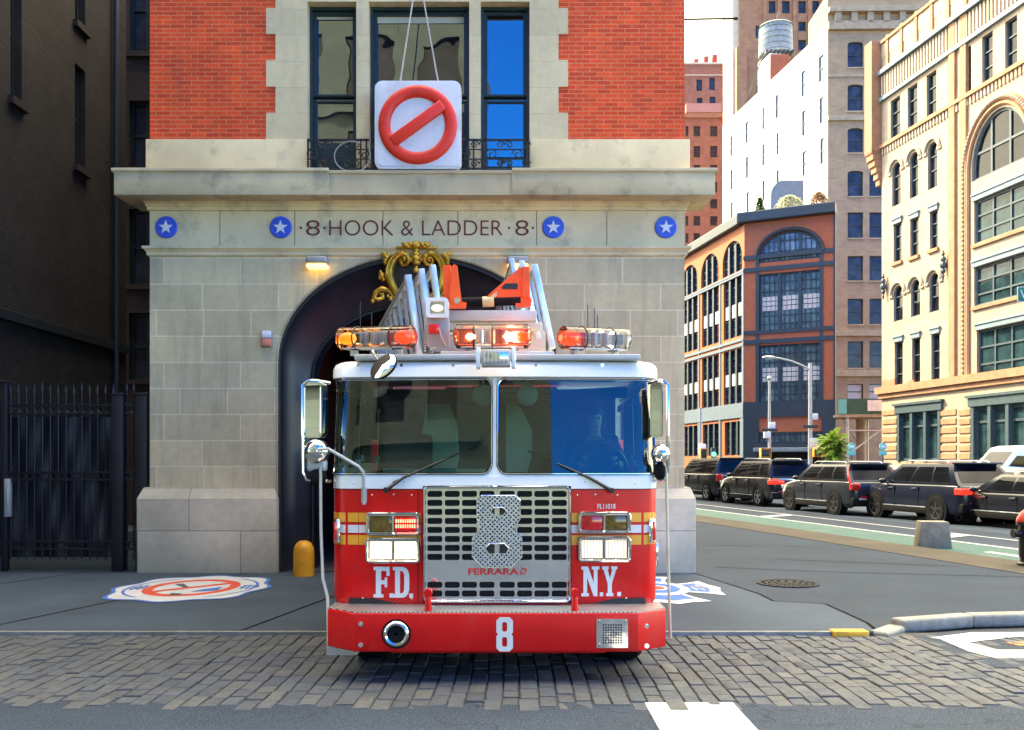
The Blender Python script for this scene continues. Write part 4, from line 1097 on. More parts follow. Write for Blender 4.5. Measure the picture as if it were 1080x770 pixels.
# ---- light bars
def lightbar(pa, pb, r, segs, bulbs):
    pa, pb = Vector(pa), Vector(pb); d = (pb-pa).normalized()
    b = MB(); u = Vector((0, 0, -1))
    side = d.cross(Vector((0, 0, 1))).normalized()
    base = [pa + d*.06 - side*r*.5, pb - d*.06 - side*r*.5, pb - d*.06 + side*r*.5, pa + d*.06 + side*r*.5]
    vs0 = [b.bm.verts.new(p + Vector((0, 0, -r*.98))) for p in base]; vs1 = [b.bm.verts.new(p + Vector((0, 0, -r*.84))) for p in base]
    b.bm.faces.new(vs0[::-1]); b.bm.faces.new(vs1)
    for i in range(4): b.bm.faces.new((vs0[i], vs0[(i+1)%4], vs1[(i+1)%4], vs1[i]))
    L = (pb-pa).length
    for t in (.2, .8): q = pa + d*L*t; b.cyl(q + Vector((0, 0, -r*.95)), q + Vector((0, .02, -r*1.45)), .035, n=8)
    br = b.build('light_bar', M['alu_g'], tk)
    for a, c, m in segs:
        rr = [(0.6*r, a*L + (.0 if a > 0 else 0)), (r, a*L + (.025 if a == 0 else 0)), (r, c*L - (.025 if c == 1 else 0)), (.6*r, c*L)]
        if a > 0: rr = rr[1:]
        if c < 1: rr = rr[:-1]
        bb = MB(); ax = Vector((0, 0, 1)).rotation_difference(d).to_matrix().to_4x4()
        rings = []
        for q, h in rr: rings.append([bb.bm.verts.new(pa + ax @ Vector((q*math.cos(2*math.pi*i/28), q*math.sin(2*math.pi*i/28), h))) for i in range(28)])
        for A, B in zip(rings, rings[1:]):
            for i in range(28): bb.bm.faces.new((A[i], A[(i+1)%28], B[(i+1)%28], B[i]))
        if a == 0: bb.bm.faces.new(rings[0][::-1])
        if c == 1: bb.bm.faces.new(rings[-1])
        bb.build('dome', M[m], br, smooth=50)
    bb = MB()
    for a in [s[0] for s in segs[1:]]:
        bb.tube([pa + d*a*L + ax @ Vector(((r+.002)*math.cos(2*math.pi*i/28), (r+.002)*math.sin(2*math.pi*i/28), 0)) for i in range(28)], .006, 5, closed=True)
    bb.build('dome_band', M['blackp'], br)
    bb = MB()
    for t in sub(.15, .85, 4):
        bb.box(-.012, .012, -r*.5, r*.5, -r*.5, r*.45, M=Matrix.Translation(pa + d*L*t) @ Matrix.Rotation(t*9, 4, 'Z'))
    for t in (.35, .5, .65): bb.cyl(pa + d*L*t + Vector((0, 0, -.06)), pa + d*L*t + Vector((0, 0, .05)), .03)
    bb.build('rotator', M['alu_d'], br)
    for t, m, s_ in bulbs:
        bb = MB(); q = pa + d*L*t; bb.ball(q + Vector((0, -.03, -.005)), (s_*1.5, s_, s_)); bb.build('bulb', M[m], br)
    return br
lightbar(tp(437, 355, .50), tp(358, 357.5, .80), .092, [(0, .26, 'red_lens'), (.26, .74, 'clear'), (.74, 1, 'orange_lens')], [(.12, 'beacon_dim', .055), (.88, 'beacon_or', .05)])
lightbar(tp(478.5, 355, .58), tp(560, 355, .58), .098, [(0, .26, 'red_lens'), (.26, .5, 'clear'), (.5, 1, 'red_lens')], [(.22, 'beacon_on', .026), (.72, 'beacon_hot', .034), (.9, 'beacon_dim', .04)])
lightbar(tp(591, 356, .50), tp(662, 359, .84), .092, [(0, .30, 'red_lens'), (.30, .72, 'clear'), (.72, 1, 'clear')], [(.13, 'beacon_dim', .06)])
b = MB(); 
for sg_ in (-1, 1): b.box(sg_*.62 - .5, sg_*.62 + .5, .45, .80, 2.455, 2.50, .01)
b.box(-.45, .45, .5, .75, 2.455, 2.53, .01); b.build('light_bar_stand', M['alu_g'], tk)
# scene lamp on the visor
p0, p1 = tp(507.5, 369.5, .25), tp(538.5, 387, .25)
b = MB(); b.box(p0.x, p1.x, .19, .32, p1.z, p0.z, .012); sl = b.build('scene_lamp', M['alu_g'], tk)
b = MB(); b.box(p0.x+.018, p1.x-.018, .178, .20, p1.z+.022, p0.z-.018, .006); b.build('lens', M['steel'], sl)
b = MB()
for i in range(6): b.box(p0.x+.022+i*.03, p0.x+.025+i*.03, .172, .178, p1.z+.024, p0.z-.02)
b.build('lens_ribs', M['stripe_w'], sl, smooth=0)
for x in (p0.x-.022, p1.x+.022):
    b = MB(); b.box(x-.016, x+.016, .20, .34, p1.z-.012, p0.z+.022, .008); b.cyl((x-.02, .25, (p0.z+p1.z)/2), (x+.02, .25, (p0.z+p1.z)/2), .016); b.build('bracket', M['white'], sl)
# roof mirror
c = tp(405, 387, .18); b = MB()
Mt = Matrix.Translation(c) @ Matrix.Rotation(R(-42), 4, 'Y') @ Matrix.Rotation(R(-38), 4, 'X')
b.lathe([(.001, .06), (.06, .05), (.112, .014), (.122, -.004), (.118, -.01)], (0, 0, 0), 'y', 32, M=Mt @ Matrix.Diagonal((1.0, 1, .82, 1))); rm = b.build('roof_mirror', M['rubber'], tk)
b = MB(); b.lathe([(.113, -.011), (.08, -.02), (.001, -.026)], (0, 0, 0), 'y', 32, M=Mt @ Matrix.Diagonal((1.0, 1, .82, 1))); b.build('mirror_glass', M['mirror'], rm)
b = MB(); b.tube([tp(393, 370, .40), tp(398, 379, .30), c + Vector((-.02, .03, .01))], .011, 8); b.build('mirror_arm', M['steel'], rm)
# side mirrors
def mirror_set(s):
    if s < 0: X = lambda px: tp(px, 0, .42).x
    else: X = lambda px: tp(px, 0, .42).x
    zt = lambda py: tp(0, py, .42).z
    y = .42
    if s < 0: a, c_, w = 319.5, 345, (321.5, 342)
    else: a, c_, w = 704.5, 686, (686.5, 699)
    b = MB(); pth = [(X(c_), .52, zt(403)), (X((a+c_)/2), y+.03, zt(401)), (X(a)+s*-.04, y, zt(401.5)), (X(a), y, zt(406)), (X(a), y, zt(450)), (X(a), y, zt(498)), (X(a)-s*.03, y, zt(506)), (X((a+c_)/2), y+.03, zt(507)), (X(c_), .55, zt(508))]
    b.tube(pth, .013, 8); fr = b.build('mirror_frame', M['chrome'], tk)
    x0, x1 = sorted((X(w[0]), X(w[1])))
    b = MB(); Mt = Matrix.Translation(((x0+x1)/2, y+.02, zt(432.5))) @ Matrix.Rotation(R(-14), 4, 'Z'); hw_ = (x1-x0)/2; hh = (zt(403)-zt(462))/2
    b.plate(rrect(-hw_, hw_, -hh, hh, .035, 5), [], XZ(), -.035, .05); b.plate(rrect(-hw_*.8, hw_*.8, -hh*.94, hh*.94, .03, 5), [], XZ(), .045, .10)
    bmesh.ops.transform(b.bm, matrix=Mt, verts=b.bm.verts); h = b.build('mirror_housing', M['chrome'], fr, smooth=40)
    b = MB(); b.plate(rrect(-hw_+.014, hw_-.014, -hh+.014, hh-.014, .028, 5), [], XZ(), -.041, -.034); bmesh.ops.transform(b.bm, matrix=Mt, verts=b.bm.verts); b.build('mirror_glass', M['mirror'], fr, smooth=0)
    c = Vector(((X(334.5) if s < 0 else X(696.5)), y-.02, zt(476 if s < 0 else 479))); r = .098 if s < 0 else .075
    b = MB(); b.lathe([(.001, -.07), (r*.5, -.06), (r*.85, -.03), (r, .0), (r, .02), (r*.9, .05), (.001, .06)], c, 'y', 32); b.build('round_mirror', M['mirror'], fr, smooth=50)
    if s < 0:
        b = MB(); b.box(c.x-.09, c.x+.07, y-.0, y+.09, c.z-.16, c.z-.06, .03, 3); b.build('mirror_bracket', M['alu_g'], fr)
    b = MB(); b.ball((c.x+.0, y+.03, zt(497 if s > 0 else 503)), (.07 if s < 0 else .05, .06, .07)); b.build('rubber_boot', M['rubber'], fr)
    return fr
mirror_set(-1); mirror_set(1)
# feeler poles and the convex mirror arm
b = MB(); b.tube([tp(338, 492, .40), tp(338.5, 560, .40), tp(340.5, 610, .36), tp(345.5, 630, .30), tp(346, 655, .25), tp(346, 690, .24)], .0125, 8); b.build('guide_pole', M['pole_w'], tk)
b = MB(); b.tube([tp(702.5, 492, .42), tp(704, 560, .38), tp(705.5, 620, .33), tp(707, 673, .30)], .012, 8); b.build('guide_pole', M['pole_w'], tk)
b = MB(); b.tube([tp(384, 532, .36), tp(383.5, 504, .34), tp(383, 498, .32), tp(378, 492, .30), tp(346, 473.5, .26), tp(336, 474, .30)], .013, 8)
b.cyl(tp(384, 530, .38), tp(384, 514, .36), .022); b.build('mirror_arm', M['alu_g'], tk)
# wipers
for q in (((407, 517), (425, 504), (470, 484)), ((645, 517.5), (622, 504), (588, 489))):
    b = MB(); P0, P1, P2 = [tp(px, py, .33) for px, py in q]
    P1.y, P2.y = .345, .37
    b.tube([P0, P1, P2], .009, 6, rs=[.016, .011, .006]); b.cyl(P0 + Vector((0, .03, 0)), P0 + Vector((0, -.02, 0)), .022)
    d = (P2-P1); b.tube([P1 - d*.25 + Vector((0, .012, -.0)), P2 + d*.9 + Vector((0, .035, .0))], .007, 5); b.build('wiper', M['blackp'], tk)
# handrail and antennas
b = MB()
for px, py, t in ((380, 340, 318), (392, 345, 330), (620, 350, 322), (627, 350, 325), (630, 350, 332)): b.cyl(tp(px, 362, 1.0), tp(px, t, 1.0), .004, n=5)
b.build('antenna', M['blackp'], tk)
# ---- ladder
Dv = Vector((-.19, .98, .0)).normalized()
ldm = Matrix.Translation(tp(509, 345, 1.05) + Vector((0, 0, -.02))) @ Matrix.Rotation(math.atan2(-Dv.x, Dv.y), 4, 'Z') @ Matrix.Rotation(R(-7), 4, 'Y')
lad = empty('aerial_ladder', (0, 0, 0)); lad.parent = tk
def lbx(b, *a, bev=0): b.box(*a, bev, 2, M=ldm) if bev else b.box(*a, M=ldm)
def ladder_section(hw, h0, h1, y0, y1, pitch, m, th=.05, lean=.0):
    for s in (-1, 1):
        b = MB(); sh = Matrix.Shear('XY', 4, (s*lean if s > 0 else .0, 0)); MM = ldm @ Matrix(((1,0,(.12 if s > 0 else .0)*1.0,0),(0,1,0,0),(0,0,1,0),(0,0,0,1)))
        x0, x1 = s*hw-th/2, s*hw+th/2
        MM = ldm @ Matrix(((1, (.13 if s > 0 else -.04), -.10*(1 if s > 0 else .2), 0), (0, 1, 0, 0), (0, 0, 1, 0), (0, 0, 0, 1)))
        b.box(x0, x1, y0, y1, h1-.05, h1, .006, 2, M=MM); b.box(x0, x1, y0, y1, h0, h0+.10, .006, 2, M=MM)
        pb = MB(); pb.box(x0-.006, x1+.006, y0-.03, y0+.05, h0, h1+.01, .006, 2, M=MM); pb.build('end_post', M['alu'], lad)
        y = y0 + pitch
        while y < y1: b.box(x0+.008, x1-.008, y-.02, y+.02, h0+.08, h1-.03, M=MM); y += pitch
        b.build('ladder_rail', M['alu_d'], lad)
    b = MB(); y = y0 + .15
    while y < y1: b.cyl(ldm @ Vector((-hw, y, h0+.06)), ldm @ Vector((hw, y, h0+.06)), .02, n=8); y += .34
    b.build('ladder_rungs', m, lad)
ladder_section(.565, -.22, .50, 0.0, 4.6, .42, M['alu'], .045)
ladder_section(.455, -.14, .53, -.05, 4.4, .42, M['alu'], .038)
ladder_section(.365, -.06, .545, -.10, 4.2, .42, M['alu'], .034)
def lp(px, py, yl): return tp(px, py, yl)
# cross beam, roller, orange brackets, floodlight
y = .95
b = MB(); q0, q1 = tp(474, 328, y), tp(566, 339, y); b.box(q0.x, q1.x, y-.04, y+.05, q1.z, q0.z, .006); b.build('cross_beam', M['alu_g'], lad)
b = MB(); q0, q1 = tp(448, 340, y), tp(572, 347, y); b.box(q0.x, q1.x, y-.0, y+.35, q1.z, q0.z, .006); q0, q1 = tp(455, 347, y), tp(576, 369, y); b.box(q0.x, q1.x, y+.12, y+.5, q1.z, q0.z); b.build('ladder_bed', M['cab_lt'], lad)
b = MB(); b.cyl(tp(484, 319, y), tp(549, 317, y), .04, n=16); b.build('roller', M['rubber'], lad)
b = MB(); b.cyl(tp(509, 318.5, y-.002), tp(521, 318, y-.002), .045, n=16); b.build('tape_band', M['tan_tape'], lad)
def ppoly(pts, yl, m, name, t=.06, holes=()):
    f = lambda u, v, d: tp(u, v, yl) + Vector((0, d, 0))
    b = MB(); b.plate(pts, list(holes), f, 0, t); return b.build(name, m, lad, smooth=0)
tri = [(511, 318), (515, 311), (546, 284), (552, 281.5), (557, 284), (558, 312), (561, 316), (560, 323), (545, 324), (543, 319)]
ppoly(tri, y-.03, M['orange'], 'orange_bracket', .05)
ppoly([(551, 281), (558, 281), (559, 313), (551, 313)], y-.06, M['orange'], 'orange_bracket', .12)
ppoly([(529, 303), (533, 299), (546, 299), (546, 305), (530, 305)], y-.036, M['reveal'], 'bracket_label', .004)
ppoly([(517, 313), (524, 307), (524, 312), (518, 316)], y-.036, M['tan_tape'], 'bracket_label', .004)
ppoly([(467, 280), (475, 279), (478, 322), (468, 322)], y-.02, M['orange'], 'orange_bracket', .06)
ppoly([(476, 281), (479, 278.5), (482, 280), (486, 312), (487, 318), (492, 319), (491, 325), (473, 325), (474, 316)], y-.07, M['orange'], 'orange_bracket', .05)
b = MB(); b.cyl(tp(482, 317, y-.1), tp(482, 317, y-.06), .026, n=14); b.build('bracket_pin', M['steel'], lad)
y = .72
q0, q1 = tp(449.5, 314.5, y), tp(473, 335.5, y)
b = MB(); b.plate(rrect(q0.x, q1.x, q1.z, q0.z, .03, 4), [rrect(q0.x+.03, q1.x-.03, q1.z+.03, q0.z-.03, .012, 3)], XZ(y), -.03, .10); fl = b.build('floodlight', M['white'], tk, smooth=35)
b = MB(); b.box(q0.x+.025, q1.x-.025, y-.005, y+.01, q1.z+.025, q0.z-.025); b.build('lens', M['steel'], fl, smooth=0)
b = MB(); cx_, cz_ = (q0.x+q1.x)/2, (q0.z+q1.z)/2; b.ball((cx_, y-.01, cz_), (.05, .015, .03)); b.build('bulb', M['head_dim'], fl)
b = MB(); r0, r1 = tp(450, 336, y+.06), tp(474, 366, y+.06); b.box(r0.x, r1.x, y+.02, y+.08, r1.z, r0.z, .006); b.tube([tp(463, 345, y-.02), tp(465, 356, y-.03), tp(471, 366, y)], .006, 5); b.build('floodlight_bracket', M['lamp_box'], fl)
b = MB(); r0, r1 = tp(452, 342, y), tp(464, 352, y); b.box(r0.x, r1.x, y-.03, y+.02, r1.z, r0.z, .01); b.build('side_marker', M['red_off'], fl)
# safety rope
b = MB()
for i in range(13): b.cyl(tp(448.5, 338+i*2.6, .80), tp(448.2, 339.4+i*2.6, .80), .007, n=6)
b.build('chequered_rope', M['stripe_w'], lad)

# ------------------------------------------------------------------ the driver
def person_skin(name, joints, edges, m, root, sub_=2):
    me = bpy.data.meshes.new(name); me.from_pydata([j[0] for j in joints], edges, []); o = bpy.data.objects.new(name, me); COL.objects.link(o)
    sk = o.modifiers.new('skin', 'SKIN'); o.modifiers.new('sub', 'SUBSURF').levels = sub_; o.modifiers['sub'].render_levels = sub_
    for v, j in zip(me.skin_vertices[0].data, joints): v.radius = (j[1], j[2] if len(j) > 2 else j[1])
    me.skin_vertices[0].data[0].use_root = True
    bpy.context.view_layer.update()
    m2 = bpy.data.meshes.new_from_object(o.evaluated_get(bpy.context.evaluated_depsgraph_get()))
    bpy.data.objects.remove(o); m2.name = name
    m2.materials.clear(); m2.materials.append(m); m2.shade_smooth()
    o = bpy.data.objects.new(name, m2); COL.objects.link(o); o.parent = root; return o
M['bark_skin'] = mat('lip', (.36,.17,.13), .5)
dr = empty('person', (TX + .86, TY + 1.50, 1.26), 0, 'person in a dark shirt at the wheel behind the windshield of the fire truck', 'person')
J = [((0, .08, .04), .16, .13), ((0, .10, .25), .16, .12), ((0, .10, .46), .18, .12), ((0, .08, .57), .10, .09), ((0, .05, .64), .055, .055), ((0, .03, .72), .062, .07), ((0, .02, .80), .075, .09), ((0, .03, .87), .06, .07),
     ((-.19, .10, .52), .07), ((-.25, -.02, .30), .05), ((-.17, -.30, .36), .038), ((-.15, -.40, .385), .034),
     ((.19, .10, .52), .07), ((.26, -.02, .30), .05), ((.17, -.30, .38), .038), ((.15, -.40, .40), .034),
     ((-.10, -.02, .03), .09), ((-.12, -.42, .05), .065), ((.10, -.02, .03), .09), ((.12, -.42, .05), .065), ((-.12, -.46, -.2), .05), ((.12, -.46, -.2), .05)]
E = [(0,1),(1,2),(2,3),(3,4),(4,5),(5,6),(6,7),(2,8),(8,9),(9,10),(10,11),(2,12),(12,13),(13,14),(14,15),(0,16),(16,17),(17,20),(0,18),(18,19),(19,21)]
body = person_skin('body', J, E, M['skin'], dr)
J2 = [((0, .08, .03), .175, .145), ((0, .10, .25), .175, .135), ((0, .10, .46), .195, .135), ((0, .085, .575), .085, .085), ((-.19, .10, .52), .085), ((-.25, -.02, .30), .066), ((-.18, -.26, .35), .052), ((.19, .10, .52), .085), ((.26, -.02, .30), .066), ((.18, -.26, .37), .052),
      ((-.10, -.02, .03), .105), ((-.12, -.42, .05), .08), ((.10, -.02, .03), .105), ((.12, -.42, .05), .08), ((-.12, -.46, -.2), .06), ((.12, -.46, -.2), .06)]
person_skin('shirt', J2, [(0,1),(1,2),(2,3),(2,4),(4,5),(5,6),(2,7),(7,8),(8,9),(0,10),(10,11),(11,14),(0,12),(12,13),(13,15)], M['navy'], dr)
b = MB(); b.ball((0, .045, .845), (.082, .10, .075), 16, 10); b.build('hair', M['hair'], dr)
b = MB(); b.ball((0, -.085, .765), (.014, .02, .022), 8, 6); b.build('nose', M['skin'], dr)
b = MB()
for x in (-.03, .03): b.ball((x, -.063, .79), (.013, .01, .008), 8, 6)
b.build('eyes', M['blackp'], dr)
b = MB(); b.ball((0, -.068, .715), (.026, .008, .007), 8, 6); b.build('mouth', M['bark_skin'], dr)
for s in (-1, 1):
    for i in range(4): 
        zz = .39 + .012 + i*.018 - .02
        b = MB(); b.tube([(s*.15, -.40, zz), (s*.15 - s*.02, -.445, zz+.004), (s*.13 - s*.02, -.46, zz+.002), (s*.13, -.44, zz)], .009, 6); b.build('finger', M['skin'], dr)
    b = MB(); b.tube([(s*.15, -.38, .41), (s*.12, -.41, .43), (s*.11, -.43, .435)], .011, 6); b.build('thumb', M['skin'], dr)
# ------------------------------------------------------------------ buildings around
class Fac:
    """a facade line on the plan; u runs along it, the wall faces the local -y side"""
    def __init__(s, px, Y, d):
        s.o = Vector((wx(px, Y), Y)); s.d = Vector(d).normalized(); s.a = math.atan2(s.d.y, s.d.x)
    def u(s, px):
        k = (px - 540)/FPX; return (k*s.o.y - s.o.x)/(s.d.x - k*s.d.y)
    def Yat(s, u): return s.o.y + u*s.d.y
    def z(s, py, u=0.0): return wz(py, s.Yat(u))
    def root(s, name, label, cat): return empty(name, (s.o.x, s.o.y, 0), s.a, label, cat)
def win(root, mf, mp, x0, x1, z0, z1, zs=None, d=.22, fw=.07, nx=1, rails=(.5,), sill=None, bar=.035, panels=None, msp=None, name='window', y0=0.0):
    """frame with muntins set back in the wall + a pane child"""
    arch = zs is not None
    out = archtop(x0, x1, z0, zs, z1) if arch else rect(x0, x1, z0, z1)
    inn = archtop(x0+fw, x1-fw, z0+fw, zs, z1-fw) if arch else rect(x0+fw, x1-fw, z0+fw, z1-fw)
    b = MB(); b.plate(out, [inn], XZ(y0), d-.06, d+.04)
    for i in range(1, nx): x = x0 + (x1-x0)*i/nx; b.box(x-bar, x+bar, y0+d-.05, y0+d+.02, z0+fw, (z1-fw) - ((z1-zs)*(1-math.sqrt(max(0, 1-((x-(x0+x1)/2)/((x1-x0)/2))**2))) if arch else 0))
    for t in rails: z = z0 + (z1-z0)*t; b.box(x0+fw, x1-fw, y0+d-.045, y0+d+.015, z-bar, z+bar)
    fr = b.build(name, mf, root, smooth=0)
    b = MB(); b.bm.faces.new([b.bm.verts.new((x, y0+d+.03, z)) for x, z in out]); b.build('pane', mp, fr, smooth=0)
    if sill: b = MB(); b.box(x0-.08, x1+.08, y0-.10, y0+d-.06, z0-.14, z0-.005); b.build('sill', sill, fr, smooth=0)
    return out, fr
M['pane_blue'] = pane_mat('pane_blue', (.035, .042, .055), 1.5, .05, .1, .25)
M['pane_dark'] = pane_mat('pane_dark', (.01, .012, .016), 1.5, .03, .1, .25)
M['pane_sage'] = pane_mat('pane_sage', (.10,.155,.15), 1.5, .06, .15, .3); M['pane_sky'] = pane_mat('pane_sky', (.16,.24,.30), 1.5, .06, .15, .3)
M['pane_pale'] = pane_mat('pane_pale', (.07,.10,.13), 1.6, .05)
M['pane_teal'] = pane_mat('pane_teal', (.02, .045, .05), 1.5, .05, .15, .2)
M['frame_k'] = mat('dark_frame', (.025, .03, .035), .5)

# ---- dark neighbour on the left: flank wall running away, rear block facing us
M['dk_brick'] = blockwork('very_dark_brick', (.036,.023,.019), (.021,.015,.013), (.016,.013,.012), .21, .07, .008, rough=.9, var=.45, bump=.5, stain=(.02,.018,.018,.6))  # very dark brown brick with streaks
nb = empty('brick_tenement', (-9.0, 14.0, 0), R(90), 'tall dark brick building rising left of the firehouse yard', 'building')
def left_u(px): return -9.0*950/(px-540) - 14.0
def left_z(py, px): return wz(py, 14.0 + left_u(px))
wl = []
for a, c, t, bt in ((11, 23, -40, 106), (79, 90, 71, 177), (79, 90, -70, 27)):
    wl.append((left_u(a), left_u(c), left_z(bt, (a+c)/2), left_z(t, (a+c)/2)))
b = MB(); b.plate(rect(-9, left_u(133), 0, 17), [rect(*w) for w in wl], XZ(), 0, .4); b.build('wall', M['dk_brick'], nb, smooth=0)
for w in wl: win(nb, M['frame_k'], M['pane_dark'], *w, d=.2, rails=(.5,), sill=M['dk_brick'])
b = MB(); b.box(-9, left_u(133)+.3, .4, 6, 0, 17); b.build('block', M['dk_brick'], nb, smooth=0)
b = MB(); b.box(-9, left_u(133), -.09, 0, 4.17, 4.36, .01); b.build('wall_ledge', M['frame_k'], nb, smooth=0)
b = MB(); b.cyl((left_u(118), -.10, 0), (left_u(118), -.10, 16), .06, n=10); b.build('drainpipe', M['frame_k'], nb)
rb = empty('rear_block', (-12, 23.0, 0), 0, 'dark rear building seen through the gap beside the firehouse', 'building')
f = lambda px: wx(px, 23.0) + 12
ws = [(f(136), f(170), wz(55, 23), wz(-40, 23)), (f(136), f(170), wz(177, 23), wz(106, 23)), (f(136), f(170), wz(300, 23), wz(220, 23)), (f(136), f(170), wz(400, 23), wz(330, 23))]
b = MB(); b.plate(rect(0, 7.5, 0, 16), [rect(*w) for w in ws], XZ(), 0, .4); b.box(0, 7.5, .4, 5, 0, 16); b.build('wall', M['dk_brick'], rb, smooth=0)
for w in ws: win(rb, M['win_green'], M['pane_blue'], *w, d=.2, nx=2, rails=(.5,), sill=M['dk_brick'])

# ---- iron gate in front of the yard
gt = empty('iron_fence', (-9.2, 13.35, WALK), 0, 'black iron fence and gate with spear finials across the dark yard', 'fence')
gz = lambda py: wz(py, 13.35) - WALK
gxp = lambda px: wx(px, 13.35) + 9.2
b = MB(); b.box(0, .001, 0, .001, 0, .001); b.bm.clear()
pk = MB(); pk.cyl((0, 0, gz(590)), (0, 0, gz(412)), .012, n=6); pk.cyl((0, 0, gz(412)), (0, 0, gz(409)), .026, n=8); pk.cyl((0, 0, gz(409)), (0, 0, gz(402)), .024, .002, n=8)
proto = pk.build('picket', M['fence_iron'], gt); xs = []
x = gxp(3)
while x < gxp(120): xs.append(x); x += .117
xs += [gxp(134), gxp(141)] + [gxp(3) - .117*i for i in range(1, 14)]
for i, x in enumerate(xs):
    o = proto if i == 0 else proto.copy()
    if i: COL.objects.link(o); o.parent = gt
    o.location = (x, 0, 0); o.scale = (1, 1, 1 if i % 5 == 0 or x > gxp(122) else .985)
for py in (427, 436, 498, 506, 571, 579):
    b = MB(); b.box(gxp(3)-1.6, gxp(147), -.02, .02, gz(py)-.014, gz(py)+.014); b.build('rail', M['fence_iron'], gt)
b = MB()
for py in (431.5, 502, 575):
    x = gxp(0) - .5
    while x < gxp(146): b.tube([(x + .05*math.cos(t), 0, gz(py) + .05*math.sin(t)) for t in [2*math.pi*i/12 for i in range(12)]], .009, 4, closed=True); x += .117
b.build('ring_ornament', M['fence_iron'], gt)
for px, w, t in ((5.5, .045, 404), (126, .085, 417), (151, .085, 417)):
    b = MB(); b.box(gxp(px)-w, gxp(px)+w, -w, w, 0, gz(t), .008); b.box(gxp(px)-w-.012, gxp(px)+w+.012, -w-.012, w+.012, gz(t), gz(t)+.03, .01); b.build('post', M['fence_iron'], gt)
b = MB(); rows = []
for j in range(25):
    z = gz(588) + (gz(440)-gz(588))*j/24
    rows.append([(gxp(8) - 1.5 + (gxp(122)-gxp(8)+1.5)*i/60, .05 + .02*math.sin(i*.55 + j*.25) + .012*math.sin(i*1.3 - j*.5), z) for i in range(61)])
b.grid(rows); b.build('sheeting', M['mesh_sheet'], gt, smooth=60)
b = MB(); b.box(gxp(10)-.05, gxp(10)+.03, -.06, .03, gz(545), gz(505), .008); b.cyl((gxp(10), -.05, gz(530)), (gxp(10), -.05, gz(515)), .018, n=8); b.build('lock_box', M['alu_g'], gt)

# ---- cream stone building with arcades (right)
M['cream'] = blockwork('cream_stone', (.41,.315,.22), (.375,.285,.195), (.32,.235,.16), 1.4, .42, .01, var=.12, bump=.2, rough=.85)
M['cream_tr'] = mat('cream_trim', (.44,.345,.245), .8, 0, .1, 2)
M['terra'] = mat('terracotta', (.36,.18,.095), .8, 0, .2, 2, .3, 20)
M['gb_trim'] = mat('grey_blue_trim', (.17,.23,.26), .6, 0, .12)
M['gb_dark'] = mat('blue_green_frame', (.045,.075,.085), .5, 0, .15)
cr = Fac(930, 60, (.17, -1)); cw = cr.root('arcaded_building', 'sunlit cream stone building with round arched windows and terracotta trim', 'building')
holes = []; cwin = []
def cadd(pa, pb, pt, pbm, arch=None, **kw):
    u0, u1 = cr.u(pa), cr.u(pb); um = (u0+u1)/2; z1, z0 = cr.z(pt, um), cr.z(pbm, um)
    zs = None
    if arch: zs = z1 - (u1-u0)/2
    cwin.append((u0, u1, z0, z1, zs, kw)); holes.append(archtop(u0, u1, z0, zs, z1) if arch else rect(u0, u1, z0, z1)); return u0, u1, z0, z1
q2 = lambda x0, x1, t, bt: (890+x0/3.5, 890+x1/3.5, t/3.5, bt/3.5)
q4 = lambda x0, x1, t, bt: (880+x0/2.565, 880+x1/2.565, 200+t/2.565, 200+bt/2.565)
for r in ((172,208,362,508), (235,272,316,465), (305,342,268,425), (430,470,180,355), (510,550,125,305), (595,640,68,250)): cadd(*q2(*r), rails=(.33, .66), nx=1)
for r in ((178,210,600,758), (243,275,562,728), (310,345,525,695)): cadd(*q2(*r), arch=True, rails=(.4, .7), hood=True)
for r in ((160,182,92,195), (205,228,78,180), (258,280,58,160)): cadd(*q4(*r), rails=(.35, .68), lint=True, sill=True)
for r in ((160,185,260,355), (207,232,244,342), (257,283,226,330)): cadd(*q4(*r), arch=True, rails=(.4, .7), hood=True)
for r in ((163,185,412,535), (210,232,402,530), (262,285,390,522)): cadd(*q4(*r), rails=(.3, .65), lint=True)
big = []
for r in ((378,522,4,125), (378,522,190,300), (385,522,368,505)): cadd(*q4(*r), nx=3, rails=(.3, .65), lint=True, sill=True, fw=.12, bar=.05, big=True)
bu0, bu1 = cr.u(890+472/3.5), cr.u(880+522/2.565)
zb_ = cr.z(628/3.5, (bu0+bu1)/2); zt_ = cr.z(402/3.5, (bu0+bu1)/2)
cwin.append((bu0, bu1, zb_, zt_, zb_ + .6, dict(nx=3, rails=(.45,), fw=.14, bar=.07, bigarch=True))); holes.append(archtop(bu0, bu1, zb_, zb_+.6, zt_))
for r in ((175,286,602,735), (376,522,582,735)): cadd(*q4(*r), nx=3, rails=(.72,), fw=.2, bar=.07, shop=True)
UE = cr.u(1130); zp = cr.z(44)
